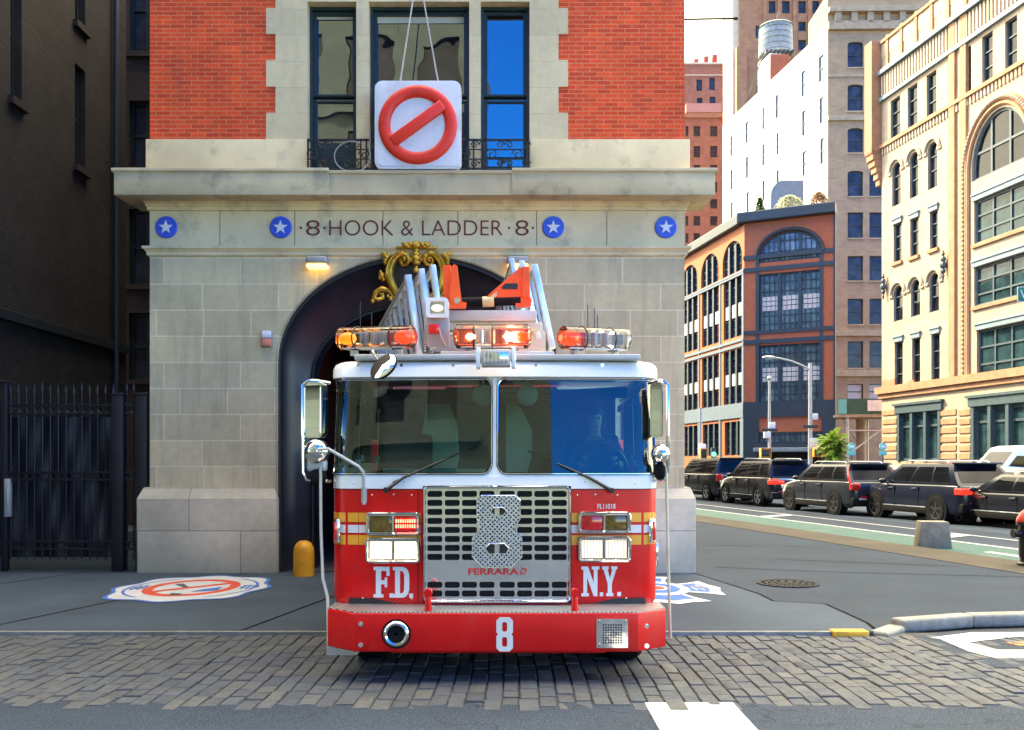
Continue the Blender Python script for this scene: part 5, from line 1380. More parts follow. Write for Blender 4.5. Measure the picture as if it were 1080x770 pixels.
# mirror bays beyond the frame edge keep the wall whole
b = MB(); b.plate(rect(0, UE, 0, zp - 1.1), holes, XZ(), 0, .5); b.build('wall', M['cream'], cw, smooth=0)
b = MB(); b.box(.3, UE, .5, 14, 0, zp-1.2); b.build('block', M['terra'], cw, smooth=0)
for u0, u1, z0, z1, zs, kw in cwin:
    lint, hood, sill, shop = kw.pop('lint', 0), kw.pop('hood', 0), kw.pop('sill', 0), kw.pop('shop', 0); bg = kw.pop('big', 0); ba = kw.pop('bigarch', 0)
    _, fr = win(cw, M['gb_dark'], M['pane_teal'] if (bg or shop) else M['pane_dark'], u0, u1, z0, z1, zs, d=.2, **kw)
    w = u1-u0
    if lint: b = MB(); b.box(u0-.06, u1+.06, -.10, .2, z1+.002, z1+.30, .02); b.box(u0-.12, u1+.12, -.16, .1, z1+.30, z1+.40); b.build('lintel', M['gb_trim'], fr, smooth=0)
    if sill: b = MB(); b.box(u0-.12, u1+.12, -.14, .3, z0-.22, z0-.002, .02); b.build('sill', M['terra'], fr, smooth=0)
    if hood:
        b = MB(); c = (u0+u1)/2; rr = w/2 + .24
        b.tube([(c + rr*math.cos(math.pi*i/16), -.06, zs + rr*math.sin(math.pi*i/16)) for i in range(17)], .11, 6); b.box(u0-.4, u0-.05, -.10, .1, zs-.18, zs-.0); b.box(u1+.05, u1+.4, -.10, .1, zs-.18, zs); b.build('hood_mould', M['cream_tr'], fr, smooth=40)
    if ba:
        b = MB(); c = (u0+u1)/2; R_ = w/2 + .55
        for dr_, rad, mt_ in ((R_, .16, 0), (R_ - .32, .12, 0)): b.tube([(u0 - (dr_-w/2), -.05, 6.4)] + [(c - dr_*math.cos(math.pi*i/24), -.05, zs + (zt_-zs + dr_-w/2)*math.sin(math.pi*i/24)) for i in range(25)], rad, 6)
        b.build('great_arch', M['terra'], fr, smooth=40)
        b = MB()
        for i in range(46):
            t = math.pi*i/45; b.ball((c - (R_+.02)*math.cos(t), -.18, zs + (zt_-zs + R_-w/2)*math.sin(t)), .10, 6, 5)
        for i in range(60): b.ball((u0-(R_-w/2), -.18, 6.6 + i*.27), .10, 6, 5) if 6.6+i*.27 < zs else None
        b.build('arch_beads', M['cream_tr'], fr)
    if shop:
        b = MB(); b.box(u0-.3, u1+.3, -.16, .3, z1+.0, z1+.5, .03); b.box(u0-.4, u1+.4, -.26, .2, z1+.5, z1+.65); 
        n = 3
        for i in range(n+1): x = u0 + w*i/n; b.box(x-.13, x+.13, -.10, .36, z0, z1, .02)
        b.build('shopfront', M['gb_dark'], fr, smooth=0)
        b = MB()
        for i in range(n): b.box(u0+w*(i+.2)/n, u0+w*(i+.8)/n, .30, .33, z0+(z1-z0)*.74, z1-.24)
        b.build('transom', M['stripe_w'], fr, smooth=0)
def cband(z0, z1, out, m, name, u0=0.0, u1=None, bev=.0): b = MB(); b.box(u0 - (out if u0 == 0 else 0), UE if u1 is None else u1, -out, .2, z0, z1, bev); return b.build(name, m, cw, smooth=0)
z = cr.z
zl = z(414.4); cband(zl-.10, zl+.35, .34, M['terra'], 'string_course'); cband(zl-.4, zl-.10, .18, M['terra'], 'string_course')
zA = z(106); zB2 = z(79)
cband(zA-.14, zA+.12, .22, M['gb_trim'], 'cornice_band'); cband(zB2-.12, zB2+.16, .34, M['gb_trim'], 'cornice_band')
cband(z(157)-.05, z(157)+.18, .2, M['terra'], 'string_course'); 
b = MB(); u = .15
while u < UE: b.box(u, u+.14, -.14, .1, zA+.22, zB2-.2); b.box(u, u+.13, -.10, .1, z(157)-.5, z(157)-.08); u += .30
b.build('dentils', M['cream_tr'], cw, smooth=0)
cband(zp-1.12, zp-.2, .02, M['cream_tr'], 'parapet'); cband(zp-.2, zp, .14, M['terra'], 'coping')
b = MB(); u = .6
while u < UE: b.box(u, u+.25, -.10, .2, zB2+.2, zp+.12); u += 1.55
b.build('parapet_pier', M['terra'], cw, smooth=0)
for pa, pb in ((1002.5, 1009), (1014.5, 1021)):
    b = MB(); b.box(cr.u(pa), cr.u(pb), -.16, .1, zl+.36, zB2+.1, .03); b.build('pilaster', M['terra'], cw, smooth=0)
b = MB(); b.box(-.9, -.02, -.72, .7, z(160), zp+.05, .03); b.frustum(-.86, -.06, -.68, .6, z(160)-.12, z(160)-.0, -.04); b.build('corner_turret', M['terra'], cw, smooth=0)
b = MB()
for k_ in range(5): b.box(-.85+.08*k_, -.05, -.62+.12*k_, .4, z(160)-.12-.42*(k_+1), z(160)-.12-.42*k_, .03)
b.build('turret_corbel', M['terra'], cw, smooth=0)
for py in (604, 628, 652, 676, 700, 722):   # banded base piers
    for pa, pb in ((931, 946), (992, 1009), (1012, 1024)):
        zz = z(200+py/2.565, cr.u((pa+pb)/2)); b = MB(); b.box(max(-.02, cr.u(pa)), cr.u(pb), -.07, .1, zz-.16, zz+.2, .03); b.build('base_band', M['terra'], cw, smooth=0)
for pa, pb in ((930.5, 944), (958, 964), (975, 981), (992, 1003)):
    u0, u1 = max(0, cr.u(pa)), cr.u(pb); b = MB(); b.box(u0, u1, -.04, .1, zl+.36, z(403, u0)+.1); b.build('base_band', M['terra'], cw, smooth=0)
for px, py in ((934.5, 300), (998, 277)):
    b = MB(); u = cr.u(px); zz = z(py, u)
    for dz_, r in ((.5, .10), (.2, .16), (-.15, .2), (-.5, .14), (-.8, .08)): b.ball((u, -.2, zz+dz_), (r, r, r*1.2), 8, 6)
    b.cyl((u, -.2, zz-1), (u, -.2, zz+.7), .05, n=6); b.build('wall_ornament', M['gb_dark'], cw)

# ---- rust brick and slate warehouse on the corner, sunlit flank coloured orange
M['or_l'] = mat('sunlit_brick', (.42,.13,.045), .8, 0, .1, 2, .3, 25); M['or_r'] = mat('rust_brick', (.30,.09,.045), .8, 0, .12, 2, .3, 25)  # sun and shade put into one brick's colour: orange flank, rust front
M['slate'] = mat('slate_paint', (.018,.032,.046), .5, 0, .15); M['slate_l'] = mat('sunlit_slate_paint', (.11,.155,.20), .55, 0, .12)  # paler copy of the slate for sunlit sides, sunlight put in its colour
M['ac_w'] = mat('white_panel', (.42,.43,.44), .5, 0, .1, 8)
wr = Fac(785, 70, (2.07, -1)); wh = wr.root('corner_warehouse', 'rust brick corner warehouse, orange on its sunlit flank, with slate blue window bays and arched top floor', 'building')
zt = wr.z(235.5); q3 = lambda x, y: (710 + x/2.747, 200 + y/2.747)
UR = wr.u(881)
def rw(x0, x1, t, bt): pa, y1 = q3(x0, t); pb, y0 = q3(x1, bt); u0, u1 = wr.u(pa), wr.u(pb); um = (u0+u1)/2; return u0, u1, wr.z(y0, um), wr.z(y1, um)
A_ = rw(246, 430, 118, 205); B_ = rw(248, 428, 238, 408); C_ = rw(248, 428, 447, 615); D_ = rw(248, 430, 658, 735)
b = MB(); zsA = A_[2] + .5
b.plate(rect(0, UR, 4, zt), [archtop(A_[0], A_[1], A_[2], zsA, A_[3]), rect(*B_), rect(*C_)], XZ(), 0, .4); b.build('wall', M['or_r'], wh, smooth=0)
zbase = wr.z(200+615/2.747, 1)
b = MB(); b.plate(rect(-.05, UR, 0, zbase), [rect(*D_), rect(D_[0], D_[1], 0.05, D_[2]-.7)], XZ(), -.10, .4); b.build('base', M['slate'], wh, smooth=0)
win(wh, M['slate'], M['pane_sky'], A_[0], A_[1], A_[2], A_[3], zsA, d=.25, fw=.16, nx=12, rails=(.35, .7), bar=.03)
for k_, W in enumerate((B_, C_)):
    _, fr = win(wh, M['slate'], M['pane_sage'], *W, d=.25, fw=.14, nx=12, rails=(.14, .28, .56, .70, .85), bar=.03)
    w = W[1]-W[0]; h = W[3]-W[2]
    b = MB()
    for i in range(3):
        for j in range(4): 
            for r_ in range(3): x = W[0] + w*(i/3 + .05 + j*.073); b.box(x+.015, x+w*.067, .18, .21, W[2]+h*(.36+.085*r_)+.02, W[2]+h*(.36+.085*r_)+h*.075)
    b.build('spandrel_panel', M['ac_w'], fr, smooth=0)
    b = MB()
    for i in (1, 2): x = W[0]+w*i/3; b.box(x-.12, x+.12, .05, .3, W[2], W[3])
    b.build('mullion', M['slate'], fr, smooth=0)
b = MB()
for i in (1, 2): x = A_[0]+(A_[1]-A_[0])*i/3; b.box(x-.11, x+.11, .05, .3, A_[2], A_[3]-.25)
b.build('mullion', M['slate'], wh, smooth=0)
win(wh, M['slate'], M['pane_sage'], *D_, d=.15, fw=.12, nx=12, rails=(.33, .66), bar=.035)
b = MB(); b.box(D_[0], D_[1], .3, .32, 0.05, D_[2]-.7); b.build('entrance', M['pane_dark'], wh, smooth=0)
b = MB(); b.box(D_[0]-.2, D_[1]+.2, -1.2, -.1, D_[2]-.65, D_[2]-.35, .03); b.build('canopy', M['gb_trim'], wh, smooth=0)
for y0, y1 in ((188, 200), (224, 236), (407, 418), (434, 446)):
    b = MB(); b.box(-.06, UR, -.08, .1, wr.z(200+y1/2.747, 1.5), wr.z(200+y0/2.747, 1.5)); b.build('band', M['slate'], wh, smooth=0)
b = MB(); c = (A_[0]+A_[1])/2; hw_ = (A_[1]-A_[0])/2 + .12
b.tube([(c + hw_*math.cos(math.pi*i/24), -.04, zsA + (A_[3]-zsA+.12)*math.sin(math.pi*i/24)) for i in range(25)], .13, 6); b.build('arch_rim', M['slate'], wh)
for pa in (244, 429): u = wr.u(710+pa/2.747); b = MB(); b.box(u-.12, u+.12, -.06, .2, zbase, zsA); b.build('pier', M['slate'], wh, smooth=0)
b = MB(); u = UR; b.box(u-.12, u+.02, -.07, .2, 0, zt); b.build('corner_strip', M['slate'], wh, smooth=0)
b = MB(); b.box(-.5, UR+.05, -.55, .5, zt-.05, zt+.75, .08); b.build('cornice', M['slate'], wh, smooth=0)
# left flank of the warehouse (same thing, own plan line)
wl_ = Fac(785, 70, (.195, -1)); wf = empty('flank', (0, 0, 0)); wf.parent = wh; wf.rotation_euler.z = wl_.a - wr.a
def lw(x0, x1, t, bt):
    pa, _ = q3(x0, 0); pb, _ = q3(x1, 0); u0, u1 = wl_.u(pa), wl_.u(pb); um = (u0+u1)/2
    return u0, u1, wl_.z(200+bt/2.747, um), wl_.z(200+t/2.747, um)
first = [lw(143, 200, 150, 245), lw(146, 201, 258, 430), lw(146, 201, 465, 622), lw(149, 203, 672, 770)]
second = lw(82, 130, 192, 277); third = lw(38, 68, 232, 298)
pitch = ((second[0]+second[1]) - (first[0][0]+first[0][1]))/2
hol = []; ent = []
for n in range(5):
    for k_, W in enumerate(first):
        W2 = (W[0]+pitch*n, W[1]+pitch*n, W[2], W[3]); ent.append((k_, W2))
        hol.append(archtop(W2[0], W2[1], W2[2], W2[3]-(W2[1]-W2[0])*.42, W2[3]) if k_ == 0 else rect(*W2))
b = MB(); b.plate(rect(pitch*5-.5, 0, 0, zt), hol, XZ(), 0, .4); b.build('flank_wall', M['or_l'], wf, smooth=0)
for k_, W in ent:
    w, h = W[1]-W[0], W[3]-W[2]
    _, fr = win(wf, M['slate'], M['pane_teal'], *W, zs=(W[3]-w*.42 if k_ == 0 else None), d=.25, fw=.12, nx=6, rails=(.25, .5, .75) if k_ in (0, 3) else (.15, .3, .56, .7, .85), bar=.04)
    if k_ in (1, 2):
        b = MB()
        for i in range(3): b.box(W[0]+w*(i/3+.06), W[0]+w*(i/3+.27), .10, .2, W[2]+h*.34, W[2]+h*.56)
        b.build('spandrel_panel', M['ac_w'], fr, smooth=0)
    b = MB()
    for i in (1, 2): x = W[0]+w*i/3; b.box(x-.14, x+.14, .0, .3, W[2], W[3] - (w*.1 if k_ == 0 else 0))
    b.build('mullion', M['slate'], fr, smooth=0)
b = MB(); b.box(pitch*5-.5, .06, -.5, .5, zt-.05, zt+.75, .08); b.build('cornice', M['slate'], wf, smooth=0)
zf = lambda y: wl_.z(200+y/2.747, -1)
b = MB(); zz0 = first[3][3]+.25; zz1 = first[2][2]-.15
b.box(pitch*5-.5, .0, -.12, .05, zz0, zz1); b.build('base_fascia', M['slate_l'], wf, smooth=0)
for zc in (zz1+.06, first[1][2]-.35, first[2][3]+.2, first[0][2]-.3, first[1][3]+.2):
    b = MB(); b.box(pitch*5-.5, .0, -.10, .05, zc-.11, zc+.11); b.build('band', M['slate_l'], wf, smooth=0)
for n in range(6):
    x = first[0][1] + pitch*n + .0; x2 = x - (first[0][1]-first[0][0]) - (abs(pitch) - (first[0][1]-first[0][0]))
    b = MB(); xa = (first[0][1] + first[0][0] )/2 + pitch*n + abs(pitch)/2
    b.box(xa-.16 if n else -.6, xa+.16 if n else -.02, -.09, .05, 0, zz1); b.build('pier', M['slate_l'], wf, smooth=0)
    b = MB(); b.box(xa-.10 if n else -.3, xa+.10 if n else -.02, -.07, .05, zz1+.2, first[0][2]); b.build('pier', M['slate_l'], wf, smooth=0)
# roof slab
for ch in list(wf.children): ch.parent = wh; ch.rotation_euler.z = wf.rotation_euler.z
bpy.data.objects.remove(wf)
b = MB(); e = wl_.d * (pitch*5); v = Vector((e.x, e.y)); v.rotate(Matrix.Rotation(-wr.a, 2)); b.prism([(0, .3), (UR-.1, .3), (UR + v.x, v.y), (v.x, v.y)], XY(), zt-.3, zt+.1); b.build('roof', M['slate'], wh, smooth=0)
b = MB(); b.prism([(UR-.05, .3), (UR-.0, .3), (UR + v.x, v.y), (UR-.05 + v.x, v.y)], XY(), 0, zt); b.build('party_wall', M['or_r'], wh, smooth=0)

# ---- tall tan building with the blank white flank
M['tan'] = blockwork('tan_brick', (.34,.25,.16), (.29,.21,.135), (.3,.23,.15), .6, .2, .01, var=.15, bump=.2, stain=(.17,.13,.09,.4))
M['tan_tr'] = mat('tan_stone', (.32,.26,.18), .85, 0, .2, 2, .3, 10)
M['wht'] = mat('white_painted_brick', (.82,.80,.76), .7, 0, .04, 1, .2, 8)
tr = Fac(873, 85, (1, -.02)); tb = tr.root('tan_tower', 'tall tan brick building with a blank white painted side wall', 'building')
zR = tr.z(28); UT = tr.u(1010); zTop = tr.z(-8, 4)
tw = []
for t, bt in ((44,71), (89,117), (135,161), (180,207), (224,251), (270,296), (315,342), (360,388), (405,421)):
    for dx in (0, 23, 46): tw.append((tr.u(894+dx), tr.u(910.5+dx), tr.z(bt, 3), tr.z(t, 3)))
b = MB(); b.plate(rect(0, UT, 0, zTop), [rect(*w) if i > 11 else archtop(w[0], w[1], w[2], w[3]-.22, w[3]) for i, w in enumerate(tw)], XZ(), 0, .4); b.build('wall', M['tan'], tb, smooth=0)
for i, w in enumerate(tw):
    _, fr = win(tb, M['frame_k'], M['pane_blue'] if i < 24 else M['ac_w'], *w, zs=(w[3]-.22 if i <= 11 else None), d=.22, fw=.06, rails=(.5,), sill=M['tan_tr'])
for py, o_, h in ((125, .25, .5), (352, .3, .5), (394, .35, .6), (28, .4, .8), (12, .6, .5), (80, .1, .25)):
    b = MB(); b.box(-.02, UT, -o_, .1, tr.z(py, 3)-h/2, tr.z(py, 3)+h/2, .03); b.build('string_course', M['tan_tr'], tb, smooth=0)
b = MB()
for i in range(10): u = .9+i*1.5; b.box(u-.3, u+.3, -.4, .1, tr.z(26, 3), tr.z(14, 3), .06)
b.build('bracket', M['tan_tr'], tb, smooth=0)
ww = Fac(873, 85, (.16, -1)); wf2 = empty('white_flank', (0, 0, 0)); wf2.parent = tb; wf2.rotation_euler.z = ww.a - tr.a
q1 = lambda x: 710 + x/3.5
rowsW = [((537,555,205,300),(473,488,262,355),(378,388,350,437),(328,336,398,478),(267,277,450,527),(210,220,502,577)),
         ((540,555,358,455),(475,490,408,500),(380,390,490,572),(328,337,533,612),(268,280,578,657),(211,220,626,700)),
         ((542,557,510,605),(476,493,558,648),(381,391,628,716),(329,338,665,748),(270,281,708,785),(212,221,747,826))]
whl = []
for rw_ in rowsW:
    for x0, x1, t, bt in rw_:
        u0, u1 = ww.u(q1(x0)), ww.u(q1(x1)); um = (u0+u1)/2; whl.append((u0, u1, ww.z(bt/3.5, um), ww.z(t/3.5, um)))
UB = ww.u(762)
b = MB(); b.plate(rect(UB, 0, 0, zR), [rect(*w) for w in whl], XZ(), 0, .4); b.build('white_wall', M['wht'], wf2, smooth=0)
for w in whl: win(wf2, M['slate_l'], M['pane_pale'], *w, d=.10, fw=.035, rails=(.5,))
b = MB(); b.box(UB, 0, .4, 10, 0, zR-.3); b.build('block', M['tan'], wf2, smooth=0)
b = MB(); b.box(0.02, UT, .4, 6, 0, zTop); b.build('block', M['tan'], tb, smooth=0)
for ch in list(wf2.children): ch.parent = tb; ch.rotation_euler.z = wf2.rotation_euler.z
bpy.data.objects.remove(wf2)

# roof bulkhead and water tank on the white wall's roof
bk = Fac(812, 99, (1, 0)); 
bh = empty('roof_bulkhead', (wx(799.5, 99), 99, zR), 0, 'brick stair bulkhead with a white side under the rooftop water tank', 'bulkhead')
k99 = 99/FPX
b = MB(); pa_, pb_, pc_, pd_ = P(799.5, 0, 100.4), P(812, 0, 97.4), P(831.5, 0, 97.6), P(824, 0, 103); b.prism([(q.x, q.y) for q in (pa_, pb_, pc_, pd_)], XY(), zR-2, wz(59, 98)); b.build('walls', M['wht'], bh, smooth=0, world=True)
b = MB(); b.box(pb_.x+.04, pc_.x-.02, 97.34, 97.385, zR-2, wz(60, 98)); b.build('brick_face', M['or_r'], bh, smooth=0, world=True)
M['tank'] = mat('grey_tank_staves', (.20,.25,.29), .7, .1, .2, 3, .3, 10)
wt = empty('water_tank', (wx(818, 101), 101, wz(59.5, 101)), 0, 'round grey wooden water tank with a conical roof on the rooftop', 'water tank')
rT = 18*k99; hT = 30*k99
b = MB(); b.lathe([(rT*.97, 0), (rT, .1), (rT*.96, hT)], n=40); b.build('tank_body', M['tank'], wt)
b = MB(); b.lathe([(rT*1.04, hT), (rT*.98, hT+.15), (.25, hT+.85), (.02, hT+.95)], n=40); b.build('roof_cone', M['tank'], wt)
b = MB()
for i in range(5): b.lathe([(rT*1.0, .2+i*hT/5), (rT*1.006, .23+i*hT/5), (rT*1.0, .26+i*hT/5)], n=40, caps=False)
b.build('hoops', M['frame_k'], wt)
b = MB()
for i in range(7): x = (i-3)*.48; b.box(x-.1, x+.1, -rT*.9, rT*.9, -.3, 0)
for sx in (-1, 1):
    for sy in (-1, 1): b.cyl((sx*rT*.6, sy*rT*.6, -.3), (sx*rT*.6, sy*rT*.6, -.9), .1, n=6)
b.build('tank_stand', M['frame_k'], wt)
b = MB(); b.tube([(rT*.1, 0, hT+.9), (.2, 0, hT+1.5), (.35, 0, hT+1.9)], .05, 6)
for i in range(10): b.box(rT+.25, rT+.28, -.25, .25, i*.33, i*.33+.04)
for y in (-.25, .25): b.cyl((rT+.26, y, -.3), (rT+.26, y, hT), .03, n=6)
b.build('ladder', M['frame_k'], wt)
b = MB(); b.cyl((wx(799, 99), 98, wz(72, 99)), (wx(786, 101), 101, wz(108, 101)), .07, n=6); b.build('brace', M['frame_k'], bh, world=True)

# ---- brown brick towers far behind
M['twr'] = blockwork('brown_brick', (.32,.125,.075), (.28,.105,.065), (.24,.11,.08), 1.2, .4, .02, var=.2, bump=.1)
M['twr2'] = blockwork('brown_brick_light', (.34,.17,.095), (.30,.145,.08), (.26,.13,.08), 1.2, .4, .02, var=.2, bump=.1)
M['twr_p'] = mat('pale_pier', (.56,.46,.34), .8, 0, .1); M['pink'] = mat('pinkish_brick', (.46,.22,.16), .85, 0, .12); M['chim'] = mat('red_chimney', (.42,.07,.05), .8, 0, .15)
def simple_tower(nm, label, px0, px1, Y, pt, wins_, m, depth=14):
    F_ = Fac(px0, Y, (1, 0)); rt = F_.root(nm, label, 'building'); U = F_.u(px1); zt__ = F_.z(pt)
    hs_ = [(F_.u(a), F_.u(c), F_.z(bt), F_.z(t)) for a, c, t, bt in wins_]
    b = MB(); b.plate(rect(0, U, 0, zt__), [rect(*h) for h in hs_], XZ(), 0, .6); b.box(0, U, .6, depth, 0, zt__); b.build('wall', m, rt, smooth=0)
    for h in hs_: win(rt, M['frame_k'], M['pane_blue'], *h, d=.35, fw=.1, rails=(.5,), sill=None)
    return F_, rt, U, zt__
W1 = [(734.5,740.5,84,96), (748,754,82,95), (761.5,768,81,94), (735,741,103,112), (748.5,754.5,102,113), (761.5,768,101,118)]
F1, t1, U1, zz = simple_tower('brick_tower', 'far brown brick block with three red chimneys on its flat roof', 716, 771, 230, 66, W1, M['twr'])
for px, pt in ((735.5, 60), (746, 57), (755, 55.5)):
    b = MB(); b.box(F1.u(px-2.4), F1.u(px+2.6), 1, 3, zz-.2, F1.z(pt), .05); b.build('chimney', M['chim'], t1, smooth=0)
b = MB(); b.box(F1.u(722), F1.u(759), -2.2, .3, F1.z(122), F1.z(112.5)); b.build('terrace_wall', M['pink'], t1, smooth=0)
b = MB(); b.box(0, U1, -.25, .2, zz-.5, zz, .02); b.box(0, U1, -.2, .2, F1.z(80), F1.z(79)); b.build('coping', M['twr_p'], t1, smooth=0)
W2 = [(a, c, t, bt) for t, bt in ((133,144), (154,166), (174,184), (192,203), (210,220), (228,238), (246,256)) for a, c in ((723,726), (731.5,738.5), (749,756.5))]
F2, t2, U2, zz2 = simple_tower('brick_block', 'brown brick block with blue windows standing below the far tower', 712, 775, 205, 120, W2, M['twr'])
b = MB(); b.box(0, U2, -.3, .2, zz2-1.0, zz2, .02); b.build('coping', M['twr2'], t2, smooth=0)
W3 = [(a, c, t, bt) for t, bt in ((-22,-8), (1,14), (23,33), (42,53), (62,72)) for a, c in ((811,818), (825,833), (842,850), (857,864))] + [(797,804,27,40), (798,803,90,100)]
F3, t3, U3, zz3 = simple_tower('pier_tower', 'tallest brown brick tower with vertical piers behind the white building', 780, 884, 175, -45, W3, M['twr2'])
b = MB()
for px in (806.5, 821.5, 837.5, 853.5, 868): b.box(F3.u(px-1.6), F3.u(px+1.6), -.5, .1, 0, zz3); 
b.build('pier', M['twr2'], t3, smooth=0)
b = MB(); b.box(F3.u(773.5), 0, .5, 8, 0, F3.z(-20)); b.build('sunlit_return', M['twr_p'], t3, smooth=0)  # tower's sunlit side put into the colour as a paler wall
b = MB(); b.box(F3.u(775.5), F3.u(786), -1.2, .4, 0, F3.z(52)); b.build('buttress', M['twr2'], t3, smooth=0)

# ---- buildings lining the avenue behind the firehouse
bb = empty('avenue_block', (FXC + HW - 6.75, FY + 35.5, 0), math.atan2(VD.y, VD.x), 'brown brick block standing along the avenue beyond the firehouse', 'building')
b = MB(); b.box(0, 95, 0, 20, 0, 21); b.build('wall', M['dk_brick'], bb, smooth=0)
for z_ in (4.5, 8.5, 12.5, 16.5):
    for x_ in range(2, 60, 5):
        b = MB(); b.box(x_, x_+1.6, -.03, .02, z_, z_+2.4); b.build('window', M['pane_dark'], bb, smooth=0)
# ---- the block across the street, behind the viewer (seen only in the glass)
M['opp'] = blockwork('opposite_stone', (.06,.085,.08), (.05,.07,.068), (.04,.055,.055), 1.0, .35, .01, var=.15, bump=.2)
op = empty('opposite_building', (-1.2, -11, 0), R(180), 'stone loft building across the street behind the viewer', 'building')
ow = [(x, x+1.5, z, z+2.5) for z in (5, 9, 13, 17, 21) for x in (1.2, 3.9, 6.6, 9.3, 12.0, 14.7)]
b = MB(); b.plate(rect(0, 34, 0, 26), [rect(*w) for w in ow], XZ(), 0, .4); b.box(0, 34, .5, 14, 0, 26); b.build('wall', M['opp'], op, smooth=0)
b = MB(); b.box(-3.5, 0, 0, 12, 0, 11.5); b.box(-3.7, .0, -.2, 12, 11.5, 11.9); b.build('reflection_wing', M['opp'], op, smooth=0)  # unseen wing added to cut off the sky mirrored in the windshield
for w in ow:
    b = MB(); b.box(w[0], w[1], .25, .3, w[2], w[3]); b.build('window', M['pane_dark'], op, smooth=0)
b = MB()
for z in (4.2, 8.2, 16.2, 25.5): b.box(0, 34, -.3, .1, z, z+.4)
b.build('string_course', M['opp'], op, smooth=0)
# ------------------------------------------------------------------ parked cars
def car_paint(name, c): return mat(name, c, .22, .0, .05, 2, coat=.3, spec=.3)
M['cglass'] = pane_mat('car_glass', (.005,.006,.008), 1.5, .03, 0, .16)
M['tail'] = mat('tail_lens', (.50,.012,.012), .15, 0, .25, 20, coat=.6); M['tail_lit'] = emit('tail_lens_bright', (1,.03,.02), .35, (.5,.01,.01))
M['plate_y'] = mat('plate_yellow', (.62,.30,.03), .5, 0, .2, 30); M['plate_w'] = mat('plate_white', (.68,.68,.66), .5, 0, .15, 40)
M['clad'] = mat('dark_cladding', (.006,.006,.007), .7, spec=.12)
M['alloy'] = mat('alloy_wheel', (.42,.42,.43), .3, .8, .1); M['alloy_d'] = mat('alloy_wheel_dark', (.10,.10,.11), .35, .8, .1)
def make_car(label, px, Y, paint, L, W, H, belt, hood, wheel, prof, style):
    """x forward; body lofted from cross-sections, greenhouse above the belt"""
    root = empty('parked_car', (wx(px, Y), Y, -.018), math.atan2(VD.y, VD.x), label, 'car', 'cars parked along the avenue')
    h = W/2; r = wheel; zb = .24
    xr, xf = -L/2, L/2
    wb0, wb1 = -L*.29, L*.315
    rb, rt, ft, fb = prof                                 # greenhouse: rear base, rear top, front top, front base (x)
    st = [(xr, .74, .46, belt-.20), (xr+.03, .85, .38, belt-.09), (xr+.10, .93, .30, belt-.03), (xr+.26, .98, zb, belt), (wb0, 1, zb, belt), (0, 1, zb, belt-.005), (fb-.1, 1, zb, belt-.01), (fb+.25, .985, zb, hood+.01), (wb1+.25, .97, zb, hood-.04), (xf-.22, .93, zb, hood-.12), (xf-.06, .84, .3, hood-.22), (xf, .72, .36, hood-.34)]
    b = MB(); rows = []
    for x, w, z0, z1 in st:
        hh = h*w; zm = z0 + (z1-z0)*.55
        half = [(hh*.86, z0), (hh*.955, z0+.05), (hh*.985, z0+.16), (hh*1.0, zm-.06), (hh*.995, zm+.05), (hh*.965, z1-.07), (hh*.93, z1-.02), (hh*.86, z1), (hh*.4, z1+.012)]
        rows.append([(x, -y, z) for y, z in half] + [(x, y, z) for y, z in half[::-1]])
    b.grid([list(rw) for rw in rows])
    for rw, fl in ((rows[0], 0), (rows[-1], 1)):
        b.bm.faces.new([b.bm.verts.new(p) for p in rw])
    body = b.build('body', paint, root, smooth=50)
    # greenhouse
    wb, wt_ = h*.93, h*.72; zr = H - .05; zbelt = belt - .03
    def S(s, t, side, out=0.0):
        x0, x1 = rb + (rt-rb)*t, fb + (ft-fb)*t
        bulge = .045*math.sin(math.pi*t)
        return Vector((x0 + (x1-x0)*s, side*(wb + (wt_-wb)*t + bulge + out), zbelt + (zr-zbelt)*t))
    b = MB(); ss = sub(0, 1, 12); ts = sub(0, 1, 6)
    for side in (-1, 1): b.grid([[S(s, t, side) for s in ss] for t in ts])
    for s in (0, 1): b.grid([[S(s, t, -1).lerp(S(s, t, 1), k_) for k_ in sub(0, 1, 6)] for t in ts])
    crown = lambda s, k_: .05*math.sin(math.pi*k_)*(.6+.4*math.sin(math.pi*s)) + .02*math.sin(math.pi*s)
    b.grid([[S(s, 1, -1).lerp(S(s, 1, 1), k_) + Vector((0, 0, crown(s, k_))) for k_ in sub(0, 1, 8)] for s in ss])
    bmesh.ops.remove_doubles(b.bm, verts=b.bm.verts, dist=.004)
    b.build('cabin', paint, root, smooth=45)
    for side in (-1, 1):
        for s0, s1 in style['side']:
            b = MB(); b.grid([[S(s, t, side, .006) for s in sub(s0, s1, 4)] for t in sub(.14, .86, 4)]); b.build('side_window', M['cglass'], root)
        b = MB(); b.tube([S(s, .10, side, .006) for s in sub(style['side'][0][0], style['side'][-1][1], 8)], .010, 5); b.build('window_trim', M['chrome'] if style.get('chrome', 1) else M['clad'], root)
    b = MB(); nr = Vector((-1, 0, .4)).normalized()*.007
    b.grid([[S(0, t, -1).lerp(S(0, t, 1), k_) + nr for k_ in sub(.07, .93, 6)] for t in sub(.12, .86, 4)]); b.build('rear_window', M['cglass'], root)
    b = MB(); nf = Vector((1, 0, .6)).normalized()*.007
    b.grid([[S(1, t, -1).lerp(S(1, t, 1), k_) + nf for k_ in sub(.07, .93, 6)] for t in sub(.08, .92, 4)]); b.build('windscreen', M['cglass'], root)
    if style.get('spoiler', 1):
        b = MB(); b.box(rt-.22, rt+.12, -wt_*.96, wt_*.96, zr-.01, zr+.045, .018); b.build('spoiler', paint if style['spoiler'] == 1 else M['clad'], root)
